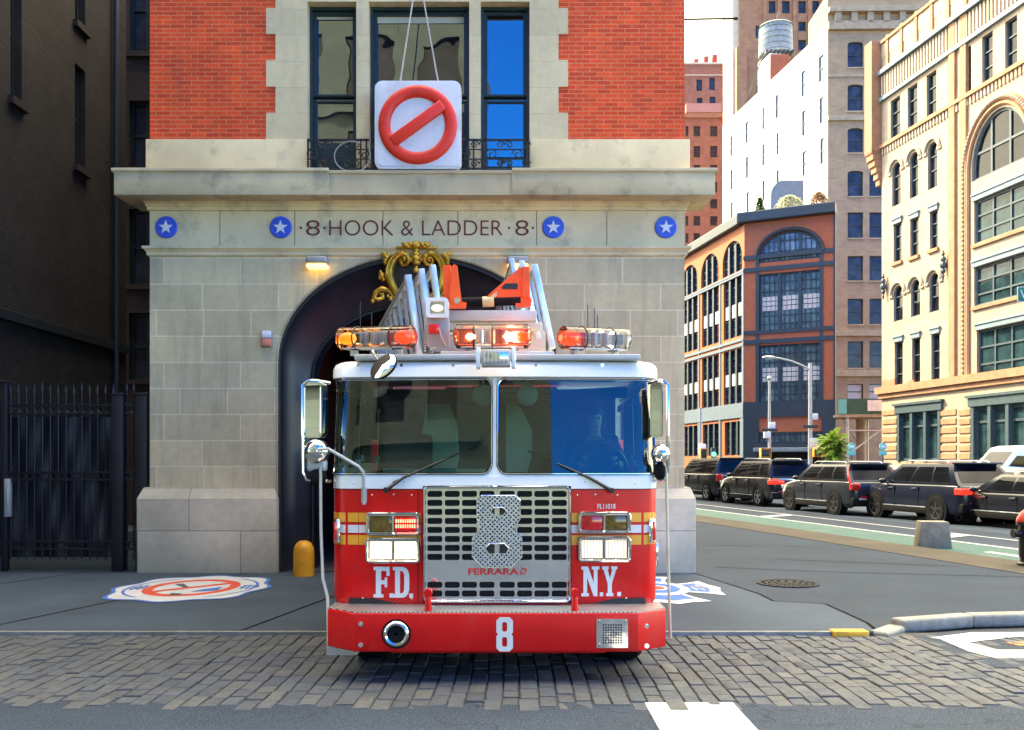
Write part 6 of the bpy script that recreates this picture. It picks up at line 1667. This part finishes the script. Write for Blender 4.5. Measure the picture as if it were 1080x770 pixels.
    if style.get('rails', 1):
        for side in (-1, 1):
            b = MB(); b.tube([(rt+.25, side*wt_*.92, zr+.03), (rt+.35, side*wt_*.92, zr+.085), (ft-.25, side*wt_*.92, zr+.10), (ft-.1, side*wt_*.92, zr+.04)], .02, 6); b.build('roof_rail', M['alu_d'], root)
    # cladding, bumper, lamps
    b = MB(); b.box(xr-.02, xr+.30, -h*.93, h*.93, .30, .58, .05, 3); b.build('rear_bumper', M['clad'] if style.get('clad', 1) else paint, root)
    b = MB(); b.box(xr-.035, xr+.1, -h*.72, h*.72, .50, .56, .015) if style.get('bchrome') else b.box(xr-.03, xr+.1, -h*.5, h*.5, .33, .40, .015); b.build('bumper_trim', M['alu'], root)
    for side in (-1, 1):
        b = MB(); b.box(wb0+r+.05, wb1-r-.05, side*h-.03, side*h+.012, zb+.0, zb+.16, .015); b.build('sill', M['clad'], root)
        b = MB(); b.box(wb0+r+.05, wb1-r-.05, side*h-.02, side*h+.018, zb+.17, zb+.19, .004); b.build('sill_trim', M['alu'], root)
        for x in (wb0, wb1):
            b = MB(); b.cyl((x, side*(h-.25), r), (x, side*(h+.006), r), r+.075, n=28); b.build('wheel_arch', M['clad'], root)
        t = style['tail']
        b = MB()
        if t == 'wide': b.box(xr-.012, xr+.28, side*h*.42 if side > 0 else -h*.985, h*.985 if side > 0 else side*h*.42, belt-.27, belt-.10, .03, 3)
        elif t == 'tall':
            b.box(xr-.012, xr+.16, side*h*.66 if side > 0 else -h*.975, h*.975 if side > 0 else -h*.66, belt-.30, belt-.08, .03, 3)
            b.tube([S(.012, tt, side, .004) for tt in (-.1, .2, .5, .82)], .04, 6)
        else: b.box(xr-.012, xr+.14, side*h*.70 if side > 0 else -h*.985, h*.985 if side > 0 else -h*.70, belt-.34, belt-.02, .03, 3)
        b.build('tail_light', M['tail_lit'] if style.get('lit') else M['tail'], root)
        b = MB(); b.box(xr-.03, xr+.05, side*h*.55-.12, side*h*.55+.12, .56, .62, .01); b.build('reflector', M['tail'], root)
        b = MB(); b.ball((fb-.25, side*(h+.09), belt+.05), (.07, .11, .075), 12, 8); b.cyl((fb-.22, side*h*.9, belt), (fb-.24, side*(h+.05), belt+.02), .025, n=8); b.build('wing_mirror', paint, root)
        for x in style.get('handles', ()):
            b = MB(); b.box(x-.1, x+.1, side*h*.985-.01, side*h*.985+.03, belt-.16, belt-.125, .01); b.build('door_handle', M['chrome'], root)
        for x in style.get('seams', ()):
            b = MB(); b.box(x-.006, x+.006, side*h-.06, side*h+.004, zb+.2, belt-.1); b.build('door_seam', M['clad'], root)
        b = MB(); b.box(xf-.35, xf-.02, side*h*.5 if side > 0 else -h*.86, h*.86 if side > 0 else -h*.5, hood-.30, hood-.17, .03, 3); b.build('headlight', M['alu'], root)
    b = MB(); b.box(xr-.022, xr+.02, -.16, .16, style['pz']-.075, style['pz']+.075, .006); b.build('number_plate', M[style['plate']], root)
    if style.get('bar'): b = MB(); b.box(xr-.02, xr+.03, -h*.6, h*.6, belt-.14, belt-.07, .012); b.build('chrome_bar', M['chrome'], root)
    b = MB(); b.tube([(rb-.06, .02, zbelt+.10), (rb+.0, -.25, zbelt+.16)], .01, 5); b.build('rear_wiper', M['clad'], root)
    tp_ = None
    for x in (wb0, wb1):
        for side in (-1, 1):
            b = MB(); b.lathe([(r*.68, -.11), (r*.93, -.11), (r, -.07), (r, .07), (r*.93, .11), (r*.68, .11)], n=32, axis='y', caps=False); w_ = b.build('wheel', M['rubber'], root); w_.location = (x, side*(h-.085), r)
            b = MB(); b.lathe([(r*.70, -.02), (r*.70, side*.108), (r*.62, side*.10), (r*.60, side*.06), (.001, side*.05)], n=28, axis='y')
            for k_ in range(5): 
                Mt = Matrix.Rotation(2*math.pi*k_/5, 4, 'Y'); b.box(-.03, .03, side*.06-.02, side*.095, .03, r*.66, M=Mt)
            b.cyl((0, side*.05, 0), (0, side*.105, 0), .06, n=12); ri = b.build('rim', M[style.get('alloy', 'alloy')], w_)
    return root
make_car('black boxy full size suv nearest the stone pier', 752.5, 41.2, car_paint('paint_black', (.012,.013,.018)), 5.2, 2.02, 1.90, 1.20, 1.16, .40, (-2.45, -2.3, .75, 1.35), dict(side=[(.05,.30),(.33,.60),(.63,.90)], tail='tall_box', plate='plate_w', pz=.85, spoiler=1, rails=0, chrome=1, bar=1, seams=(-.6, .55), handles=(-.4, .75), clad=0))
make_car('black suv with a chrome tailgate bar and yellow plate, second from the pier', 806, 36.0, car_paint('paint_black_two', (.014,.015,.019)), 4.8, 1.94, 1.78, 1.13, 1.08, .385, (-2.28, -2.0, .55, 1.2), dict(side=[(.06,.28),(.31,.60),(.63,.92)], tail='wide', plate='plate_y', pz=.92, spoiler=1, bar=1, seams=(-.6, .5), handles=(-.4, .7), clad=0, lit=1))
make_car('dark grey blue suv with tall slanted tail lights and dark wheels', 883, 30.4, car_paint('paint_slate', (.018,.021,.030)), 4.7, 1.90, 1.66, 1.10, 1.04, .37, (-2.22, -1.85, .45, 1.15), dict(side=[(.08,.30),(.33,.60),(.63,.92)], tail='tall', plate='plate_y', pz=.88, spoiler=1, bchrome=1, seams=(-.6, .45), handles=(-.4, .65), alloy='alloy_d'))
make_car('dark navy suv with a white plate and silver roof rails', 985, 26.3, car_paint('paint_navy', (.007,.010,.022)), 4.7, 1.90, 1.68, 1.08, 1.04, .375, (-2.2, -1.75, .5, 1.2), dict(side=[(.08,.30),(.33,.60),(.63,.92)], tail='wide', plate='plate_w', pz=.95, spoiler=1, seams=(-.6, .5), handles=(-.4, .7), alloy='alloy_d', bchrome=0, lit=1))
sd = make_car('dark blue sedan whose front half shows at the right edge', 1088, 23.0, car_paint('paint_blue_black', (.008,.009,.014)), 4.8, 1.84, 1.42, .92, .90, .335, (-1.75, -1.0, .25, 1.1), dict(side=[(.20,.48),(.52,.86)], tail='wide', plate='plate_w', pz=.75, spoiler=0, rails=0, seams=(-.55, .5), handles=(-.4, .65), clad=0))
# a van and cars on the far side of the avenue
def far_place(o, px, Y): o.location = (wx(px, Y), Y, -.018)
fc = make_car('silver hatchback on the far side showing between two parked suvs', 943, 42, car_paint('paint_silver', (.5,.52,.55)), 4.4, 1.8, 1.5, 1.0, .95, .33, (-2.0, -1.5, .4, 1.2), dict(side=[(.1,.45),(.5,.9)], tail='wide', plate='plate_w', pz=.8, spoiler=1, rails=0, clad=0)); fc['group'] = 'cars across the avenue'
fc = make_car('beige car on the far side in front of the white van', 1062, 36, car_paint('paint_beige', (.35,.32,.22)), 4.5, 1.8, 1.42, .98, .93, .33, (-1.9, -1.3, .4, 1.2), dict(side=[(.1,.45),(.5,.9)], tail='wide', plate='plate_w', pz=.8, spoiler=0, rails=0, clad=0)); fc['group'] = 'cars across the avenue'
fc = make_car('dark car parked in the shade under the green hoarding', 908, 55, car_paint('paint_maroon', (.03,.025,.028)), 4.6, 1.85, 1.68, 1.08, 1.0, .36, (-2.1, -1.7, .4, 1.2), dict(side=[(.1,.45),(.5,.9)], tail='wide', plate='plate_w', pz=.8, spoiler=1, rails=0)); fc['group'] = 'cars across the avenue'
vr = empty('delivery_van', (wx(1085, 44), 44, -.018), math.atan2(VD.y, VD.x) + R(90), 'tall white delivery van parked across the avenue at the right edge', 'van')
b = MB(); prof = [(-2.6, .35), (-2.6, 2.3), (-2.5, 2.45), (.9, 2.5), (1.35, 2.4), (2.15, 1.5), (2.75, 1.2), (2.8, .4)]
b.prism(prof, lambda u, v, d: (u, d, v), -.98, .98); bmesh.ops.bevel(b.bm, geom=list(b.bm.edges), offset=.07, segments=3, profile=.5, affect='EDGES'); b.build('body', M['white'], vr, smooth=45)
for s in (-1, 1):
    b = MB(); b.prism([(1.05, 1.45), (1.05, 2.0), (1.5, 2.0), (1.95, 1.5)], lambda u, v, d: (u, d, v), s*.975, s*.99); b.build('side_window', M['cglass'], vr, smooth=0)
    for x in (-1.7, 1.8):
        b = MB(); b.lathe([(.22, -.1), (.34, -.1), (.36, 0), (.34, .1), (.22, .1)], (x, s*.88, .36), 'y', 28, caps=False); w_ = b.build('wheel', M['rubber'], vr)
        b = MB(); b.cyl((x, s*.9, .36), (x, s*.98, .36), .2, n=20); b.build('rim', M['alloy'], w_)
b = MB(); b.grid([[(1.40, y, 2.33), (2.2, y, 1.52)] for y in sub(-.8, .8, 4)]); b.build('windscreen', M['cglass'], vr)

# ------------------------------------------------------------------ lamps, signals, signs
M['pole'] = mat('galvanised_pole', (.45,.46,.46), .5, .5, .1); M['signal_y'] = mat('signal_yellow', (.75,.26,.02), .5, 0, .1); M['sign_g'] = mat('sign_green', (.01,.16,.10), .5, 0, .06)
M['green_on'] = emit('signal_green', (.05,.9,.45), .8); M['sgn_white'] = mat('sign_white', (.7,.7,.7), .5)
def signal(px, py, Y, label, m='signal_y', w=.34):
    r = empty('pedestrian_signal', P(px, py, Y), 0, label, 'signal')
    b = MB(); b.box(-w, w, -.2, .2, -.3, .3, .05, 3); b.build('housing', M[m], r)
    b = MB(); b.box(-w*.7, w*.7, -.23, -.19, -.2, .2, .02); b.build('face', M['blackp'], r)
    b = MB()
    for s in (-1, 1): b.box(s*w - .02, s*w + .02, -.35, -.15, -.3, .3)
    b.box(-w, w, -.38, -.15, .28, .31); b.build('hood', M[m], r); return r
Yl = 58
lm = empty('street_lamp', (wx(854.5, Yl), Yl, 0), 0, 'tall grey street lamp with a long curved arm reaching left', 'street lamp')
l0 = Vector((wx(854.5, Yl), Yl, 0))
b = MB(); b.cyl((0, 0, 0), (0, 0, wz(383, Yl)), .15, .10, n=14); b.lathe([(.28, 0), (.26, .5), (.16, .7)], n=14); b.build('pole', M['pole'], lm)
b = MB(); b.tube([P(854.5, 390, Yl)-l0, P(846, 385.5, Yl)-l0, P(835, 381, Yl)-l0, P(822, 378, Yl)-l0, P(812, 377, Yl)-l0], .06, 8); b.build('arm', M['pole'], lm)
b = MB(); c = P(811, 377, Yl)-l0; b.ball(c, (.42, .18, .12)); b.ball(c + Vector((-.05, 0, -.08)), (.25, .14, .09)); b.build('lamp_head', M['pole'], lm)
b = MB(); q = P(859, 439.5, Yl)-l0; b.box(q.x-.18, q.x+.2, -.12, .12, q.z-.2, q.z+.2, .02); b.build('control_box', M['sgn_white'], lm)
b = MB(); q = P(855, 450, Yl)-l0; b.box(q.x-.55, q.x+.4, -.16, -.13, q.z-.10, q.z+.10, .01); b.build('street_plate', M['frame_k'], lm)
b = MB(); q = P(858, 468, Yl)-l0; b.box(q.x-.28, q.x+.25, -.20, -.16, q.z-.36, q.z+.36, .02); b.build('notice', M['sgn_white'], lm)
signal(862.5, 477, Yl-.3, 'orange pedestrian signal box on the tall street lamp'); 
p2 = empty('signal_pole', (wx(811.5, Yl-2), Yl-2, 0), 0, 'slim grey signal pole in front of the slate blue warehouse base', 'pole'); Y2 = Yl-2; l0 = Vector((wx(811.5, Y2), Y2, 0))
b = MB(); b.cyl((0, 0, 0), (0, 0, wz(401, Y2)), .11, .07, n=12); b.ball((0, 0, wz(399, Y2)), .14, 10, 8); b.build('pole', M['pole'], p2)
b = MB(); q = P(814, 449, Y2)-l0; b.box(q.x-.2, q.x+.2, -.12, .12, q.z-.2, q.z+.22, .03); q = P(809, 459, Y2)-l0; b.box(q.x-.2, q.x+.2, -.14, .12, q.z-.18, q.z+.2, .03); b.build('camera_box', M['sgn_white'], p2)
b = MB(); q = P(811, 453.5, Y2)-l0; b.box(q.x-.5, q.x+.5, -.16, -.13, q.z-.09, q.z+.09, .01); b.build('street_plate', M['frame_k'], p2)
signal(806.5, 478, Y2-.3, 'orange pedestrian signal box on the slim signal pole', w=.3)
Y3 = 50; p3 = empty('signal_pole', (wx(739, Y3), Y3, 0), 0, 'white topped signal pole next to the stone pier edge', 'pole'); l0 = Vector((wx(739, Y3), Y3, 0))
b = MB(); b.cyl((0, 0, 0), (0, 0, wz(430, Y3)), .10, .07, n=12); b.build('pole', M['pole'], p3)
b = MB(); q = P(740.5, 473, Y3)-l0; b.box(q.x-.2, q.x+.2, -.15, .1, q.z-.3, q.z+.25, .04); b.build('white_box', M['sgn_white'], p3)
signal(741, 479, Y3-.35, 'orange signal housing on the pole beside the stone pier', w=.16)
gl = empty('traffic_light', P(752.5, 479, 62), 0, 'small traffic light glowing green over the parked cars', 'traffic light')
b = MB(); b.box(-.16, .16, -.1, .12, -.45, .45, .04); b.cyl((0, .05, -.45), (0, .05, -P(752.5, 479, 62).z), .06, n=8); b.build('housing', M['frame_k'], gl)
b = MB(); b.cyl((0, -.1, .0), (0, -.16, .0), .15, n=16); b.build('green_lens', M['green_on'], gl)
# green street sign at the right edge
Ys = 20; sgn = empty('street_sign', P(1079, 310.5, Ys), 0, 'green street name sign cut off by the right edge of the picture', 'street sign')
ks_ = Ys/FPX
b = MB(); b.box(-6.2*ks_, 44*ks_, -.01, .01, -8*ks_, 8*ks_, .004); b.build('plate', M['sign_g'], sgn)
fit_text('lettering', 'Varick St', -3.2*ks_, 40*ks_, -4.6*ks_, 4.6*ks_, -.014, M['sgn_white'], sgn, .002)
b = MB(); b.plate(rect(-6.1*ks_, 43.9*ks_, -7.9*ks_, 7.9*ks_), [rect(-5.6*ks_, 43.4*ks_, -7.4*ks_, 7.4*ks_)], XZ(), -.014, -.009); b.build('border', M['sgn_white'], sgn, smooth=0)
b = MB(); b.cyl((44*ks_, .06, .25), (44*ks_, .06, -P(1079, 310.5, Ys).z), .06, n=10); b.build('post', M['pole'], sgn)

# ------------------------------------------------------------------ pavement shed with green hoarding
Yh = 66; sh = empty('sidewalk_shed', (wx(884, Yh), Yh, 0), 0, 'sidewalk shed with green hoarding, steel posts and cross braces', 'scaffold'); l0 = Vector((wx(884, Yh), Yh, 0)); kh = Yh/FPX
hz = lambda py: wz(py, Yh)
M['hoard_g'] = mat('hoarding_green', (.02,.09,.065), .6, 0, .15); M['hoard_t'] = mat('hoarding_teal', (.12,.42,.36), .6, 0, .1)
b = MB(); b.box(0, 70*kh, 0, .12, hz(437), hz(420.5)); b.build('hoarding', M['hoard_g'], sh, smooth=0)
b = MB(); b.box(.0, 9*kh, -.02, .0, hz(436.5), hz(421)); b.build('end_panel', M['hoard_t'], sh, smooth=0)
b = MB(); b.box(31*kh, 58*kh, -.04, .0, hz(433.5), hz(422)); b.build('sign_board', M['sgn_white'], sh, smooth=0)
b = MB(); b.box(0, 70*kh, 0, 3.5, hz(440), hz(437)); b.build('deck', M['tan_tr'], sh, smooth=0)
b = MB(); 
for px in (10.5, 49): b.cyl((px*kh, .1, 0), (px*kh, .1, hz(438)), .09, n=10); b.cyl((px*kh, 3.2, 0), (px*kh, 3.2, hz(438)), .09, n=10)
b.build('post', M['pole'], sh)
b = MB(); b.cyl((12*kh, .1, hz(479)), (48*kh, .1, hz(452)), .06, n=8); b.cyl((10*kh, .1, hz(454)), (50*kh, .1, hz(454.5)), .06, n=8); b.cyl((22*kh, 3.2, hz(440)), (42*kh, 3.2, hz(470)), .06, n=8); b.build('cross_brace', M['pole'], sh)
b = MB(); b.cyl((36*kh, 2.2, 0), (36*kh, 2.2, hz(440)), .35, n=12); b.build('timber_post', M['tan_tr'], sh)
# small green-topped posts under the shed
for px in (898, 931):
    r = empty('sign_post', (wx(px, 48), 48, 0), 0, 'slim green post with a round sign %s' % ('at the foot of the leafy tree' if px < 910 else 'against the cream building corner'), 'sign post')
    b = MB(); b.cyl((0, 0, 0), (0, 0, wz(470, 48)), .05, n=8); b.build('post', M['gb_dark'], r)
    b = MB(); b.cyl((0, -.07, wz(471, 48)), (0, -.03, wz(471, 48)), .2, n=18); b.box(-.2, .2, -.06, -.03, wz(478, 48)-.12, wz(478, 48)+.12, .01); b.build('sign_face', M['hoard_t'], r)
    b = MB(); b.box(-.12, .12, -.08, -.07, wz(471, 48)-.05, wz(471, 48)+.05); b.build('sign_bar', M['sgn_white'], r)

# ------------------------------------------------------------------ planting
M['leaf_b'] = leaf_mat('bright_leaf', (.10,.20,.02), (.24,.34,.05)); M['leaf_d'] = leaf_mat('dark_leaf', (.03,.09,.02), (.07,.15,.03)); M['leaf_br'] = leaf_mat('brown_leaf', (.22,.12,.05), (.34,.2,.1)); M['leaf_p'] = leaf_mat('pale_leaf', (.42,.44,.28), (.55,.56,.4)); M['bark'] = mat('bark', (.1,.07,.05), .9, 0, .3, 6, .5, 30)
def frond_tree(name, label, loc, h, rad, nf, seed, lm_):
    rn = random.Random(seed); r = empty(name, loc, 0, label, 'tree')
    b = MB(); b.tube([(0, 0, 0), (.05, 0, h*.3), (-.04, .03, h*.62)], .08, 8, rs=[.1, .08, .05]); tips = []
    for i in range(9):
        a = rn.uniform(0, 6.28); t = Vector((math.cos(a)*rad*.4*rn.random(), math.sin(a)*rad*.4*rn.random(), h*rn.uniform(.6, .85))); b.tube([(0, 0, h*rn.uniform(.3, .6)), t*.7 + Vector((0, 0, h*.18)), t], .03, 6, rs=[.04, .03, .015]); tips.append(t)
    b.build('trunk', M['bark'], r)
    b = MB()
    for i in range(nf):
        o = rn.choice(tips) * rn.uniform(.7, 1.05); a = rn.uniform(0, 6.28); el = rn.uniform(.05, 1.2); L = rad*rn.uniform(.5, .95)
        d = Vector((math.cos(a)*math.cos(el), math.sin(a)*math.cos(el), math.sin(el))); pts = []
        p = o.copy()
        for k_ in range(12):
            pts.append(p.copy()); p = p + d*L/11; d = (d + Vector((0, 0, -.11))).normalized()
        for k_ in range(1, 12):
            dd = (pts[k_]-pts[k_-1]).normalized(); sd_ = dd.cross(Vector((0, 0, 1)))
            if sd_.length < .1: continue
            sd_.normalize(); ll = L*.34*(1 - .5*k_/12)
            for s in (-1, 1):
                q = pts[k_]; e = q + (sd_*s*.85 + dd*.5 + Vector((0, 0, -.25 + rn.uniform(-.15, .15))))*ll; m_ = q.lerp(e, .5); w = dd*ll*.19
                b.quad(q, m_ + w, e, m_ - w)
    b.build('crown', M[lm_], r, smooth=0, recalc=False); return r
frond_tree('leafy_tree', 'small bright green tree with feathery leaves behind the parked cars', (wx(880, 54), 54, 0), wz(452, 54), 1.2, 170, 4, 'leaf_b')
def roof_shrub(name, label, px, py0, py1, Y, hw, m, seed, cone=False, n=900):
    rn = random.Random(seed); z0, z1 = zt + .1, wz(py1, Y); r = empty(name, (wx(px, Y), Y, z0), 0, label, 'shrub'); H_ = z1-z0; b = MB()
    for i in range(n):
        t = rn.random(); rad = hw*(1-t*.9) if cone else hw*math.sqrt(max(0, 1-(t*1.0)**2.2)); a = rn.uniform(0, 6.28); q = rad*(rn.random()**.4)*rn.uniform(.85, 1.1)
        p = Vector((q*math.cos(a), q*math.sin(a)*.6, t*H_)); u = Vector((rn.uniform(-1, 1), rn.uniform(-1, 1), rn.uniform(-1, 1))).normalized()*.16; v = u.orthogonal().normalized()*.06; b.quad(p-u, p+v, p+u, p-v)
    b.build('foliage', M[m], r, smooth=0, recalc=False)
    b = MB(); b.cyl((0, 0, 0), (0, 0, H_*.6), .05, n=6); b.build('stem', M['bark'], r); return r
roof_shrub('conical_shrub', 'small dark green conical shrub on the warehouse roof', 801.5, 223, 209, 70.8, .85, 'leaf_d', 1, True, 700)
roof_shrub('rooftop_shrub', 'brownish rounded bush on the warehouse roof beside the tan tower', 864, 219.5, 203, 69.6, 1.0, 'leaf_br', 2, n=1100)
roof_shrub('rooftop_hedge', 'clipped pale hedge in front of the grey rooftop shelter', 833, 222, 206.5, 70.4, 1.45, 'leaf_p', 3, n=1500)
Yr = 73.5; rs_ = empty('rooftop_shelter', (wx(830, Yr), Yr, zt), 0, 'grey rooftop shelter with one rounded shoulder on the warehouse roof', 'shelter'); kr = Yr/FPX
b = MB(); X0, X1, ZT_ = -17*kr, 17.5*kr, wz(190, Yr)-zt
pr = [(X0, 0), (X1, 0), (X1, ZT_)] + [(X0 + 1.1 - 1.1*math.sin(R(a)), ZT_ - 1.3 + 1.3*math.cos(R(a))) for a in range(0, 91, 10)]
b.prism(pr, XZ(), 0, 2.2); b.build('shell', M['gb_trim'], rs_, smooth=30)
M['tarp'] = mat('blue_awning', (.30,.42,.55), .6, 0, .1)
aw = empty('roof_awning', (wx(790, 73), 73, zt), 0, 'pale blue awning on a frame at the corner of the warehouse roof', 'awning'); k73 = 73/FPX
b = MB(); b.prism([(-12*k73, .2), (8*k73, 1.6), (14*k73, .25)], XZ(), 0, 2); b.build('canopy', M['tarp'], aw, smooth=0)

# ------------------------------------------------------------------ sky, sun, camera
w = bpy.data.worlds.new('World'); scene.world = w; w.use_nodes = True
nt = w.node_tree; nt.nodes.clear()
out = nt.nodes.new('ShaderNodeOutputWorld'); bg = nt.nodes.new('ShaderNodeBackground'); nt.links.new(bg.outputs[0], out.inputs[0])
sky = nt.nodes.new('ShaderNodeTexSky'); sky.sky_type = 'NISHITA'; sky.sun_disc = False
SUN_EL = 42; sdir = Vector((-.80, .60, 0)).normalized()
sky.sun_elevation = R(SUN_EL); sky.sun_rotation = math.atan2(sdir.x, sdir.y)
sky.air_density = 1.0; sky.dust_density = .2; sky.ozone_density = 4.0
tc = nt.nodes.new('ShaderNodeTexCoord')
mp = nt.nodes.new('ShaderNodeMapping'); mp.inputs['Scale'].default_value = (1, 1, 2.4); nt.links.new(tc.outputs['Generated'], mp.inputs[0])
nz = _noise(nt, mp.outputs[0], 2.2, 8, .6)
sp = nt.nodes.new('ShaderNodeSeparateXYZ'); nt.links.new(tc.outputs['Generated'], sp.inputs[0])
# more cloud towards the sunny north side, clearer behind
bias = _math(nt, 'ADD', _math(nt, 'MULTIPLY', sp.outputs[1], .42), _math(nt, 'MULTIPLY', sp.outputs[2], .24))
cl = _ramp(nt, _math(nt, 'ADD', nz, bias), .50, .68, 0, 1)
cloud = (10.5, 9.8, 8.6)
hs_n = nt.nodes.new('ShaderNodeHueSaturation'); hs_n.inputs['Saturation'].default_value = 1.5; hs_n.inputs['Hue'].default_value = .525; nt.links.new(sky.outputs[0], hs_n.inputs['Color'])
nt.links.new(_mix(nt, cl, hs_n.outputs[0], cloud), bg.inputs[0])
bg.inputs[1].default_value = .15
sl_ = bpy.data.lights.new('sun', 'SUN'); sl_.energy = 2.0; sl_.angle = R(.5); sl_.color = (1, .93, .80)
so = bpy.data.objects.new('sun', sl_); COL.objects.link(so)
sv = Vector((sdir.x*math.cos(R(SUN_EL)), sdir.y*math.cos(R(SUN_EL)), math.sin(R(SUN_EL))))
so.rotation_euler = sv.to_track_quat('Z', 'Y').to_euler(); so.location = sv*60
cd = bpy.data.cameras.new('camera'); cam = bpy.data.objects.new('camera', cd); COL.objects.link(cam)
cam.location = (0, 0, EYE); cam.rotation_euler = (R(90), 0, 0)
cd.sensor_fit = 'HORIZONTAL'; cd.sensor_width = 36; cd.lens = 36*FPX/1080; cd.shift_y = (HOR-385)/1080; cd.clip_start = .05; cd.clip_end = 5000
scene.camera = cam
scene.view_settings.view_transform = 'Standard'; scene.view_settings.look = 'None'
scene.view_settings.exposure = 2.55; scene.view_settings.gamma = 1.0; scene.view_settings.use_curve_mapping = False
scene.view_settings.use_white_balance = True; scene.view_settings.white_balance_temperature = 8000; scene.view_settings.white_balance_tint = 2
scene.render.engine = 'CYCLES'; scene.cycles.use_denoising = True; scene.cycles.max_bounces = 8; scene.cycles.transparent_max_bounces = 16

# ------------------------------------------------------------------ pieces that are parts of their own
for nm in ('visor_bolt','cross_brace','numeral_opening','dome_band','spandrel_panel','bumper_bolt','siren_bolt','grille_bolt','antenna','transom','mullion','post','band','brace','parapet_pier','bracket','chimney','wall_ledge','tow_hook','string_course','axle_beam','lower_frame','light_bar_stand','suspension_wire','pier','lettering_dots','frieze_joint','camera_box','eyes'):
    for o in [o for o in scene.objects if o.type == 'MESH' and (o.name == nm or o.name.startswith(nm + '.'))]: explode(o)
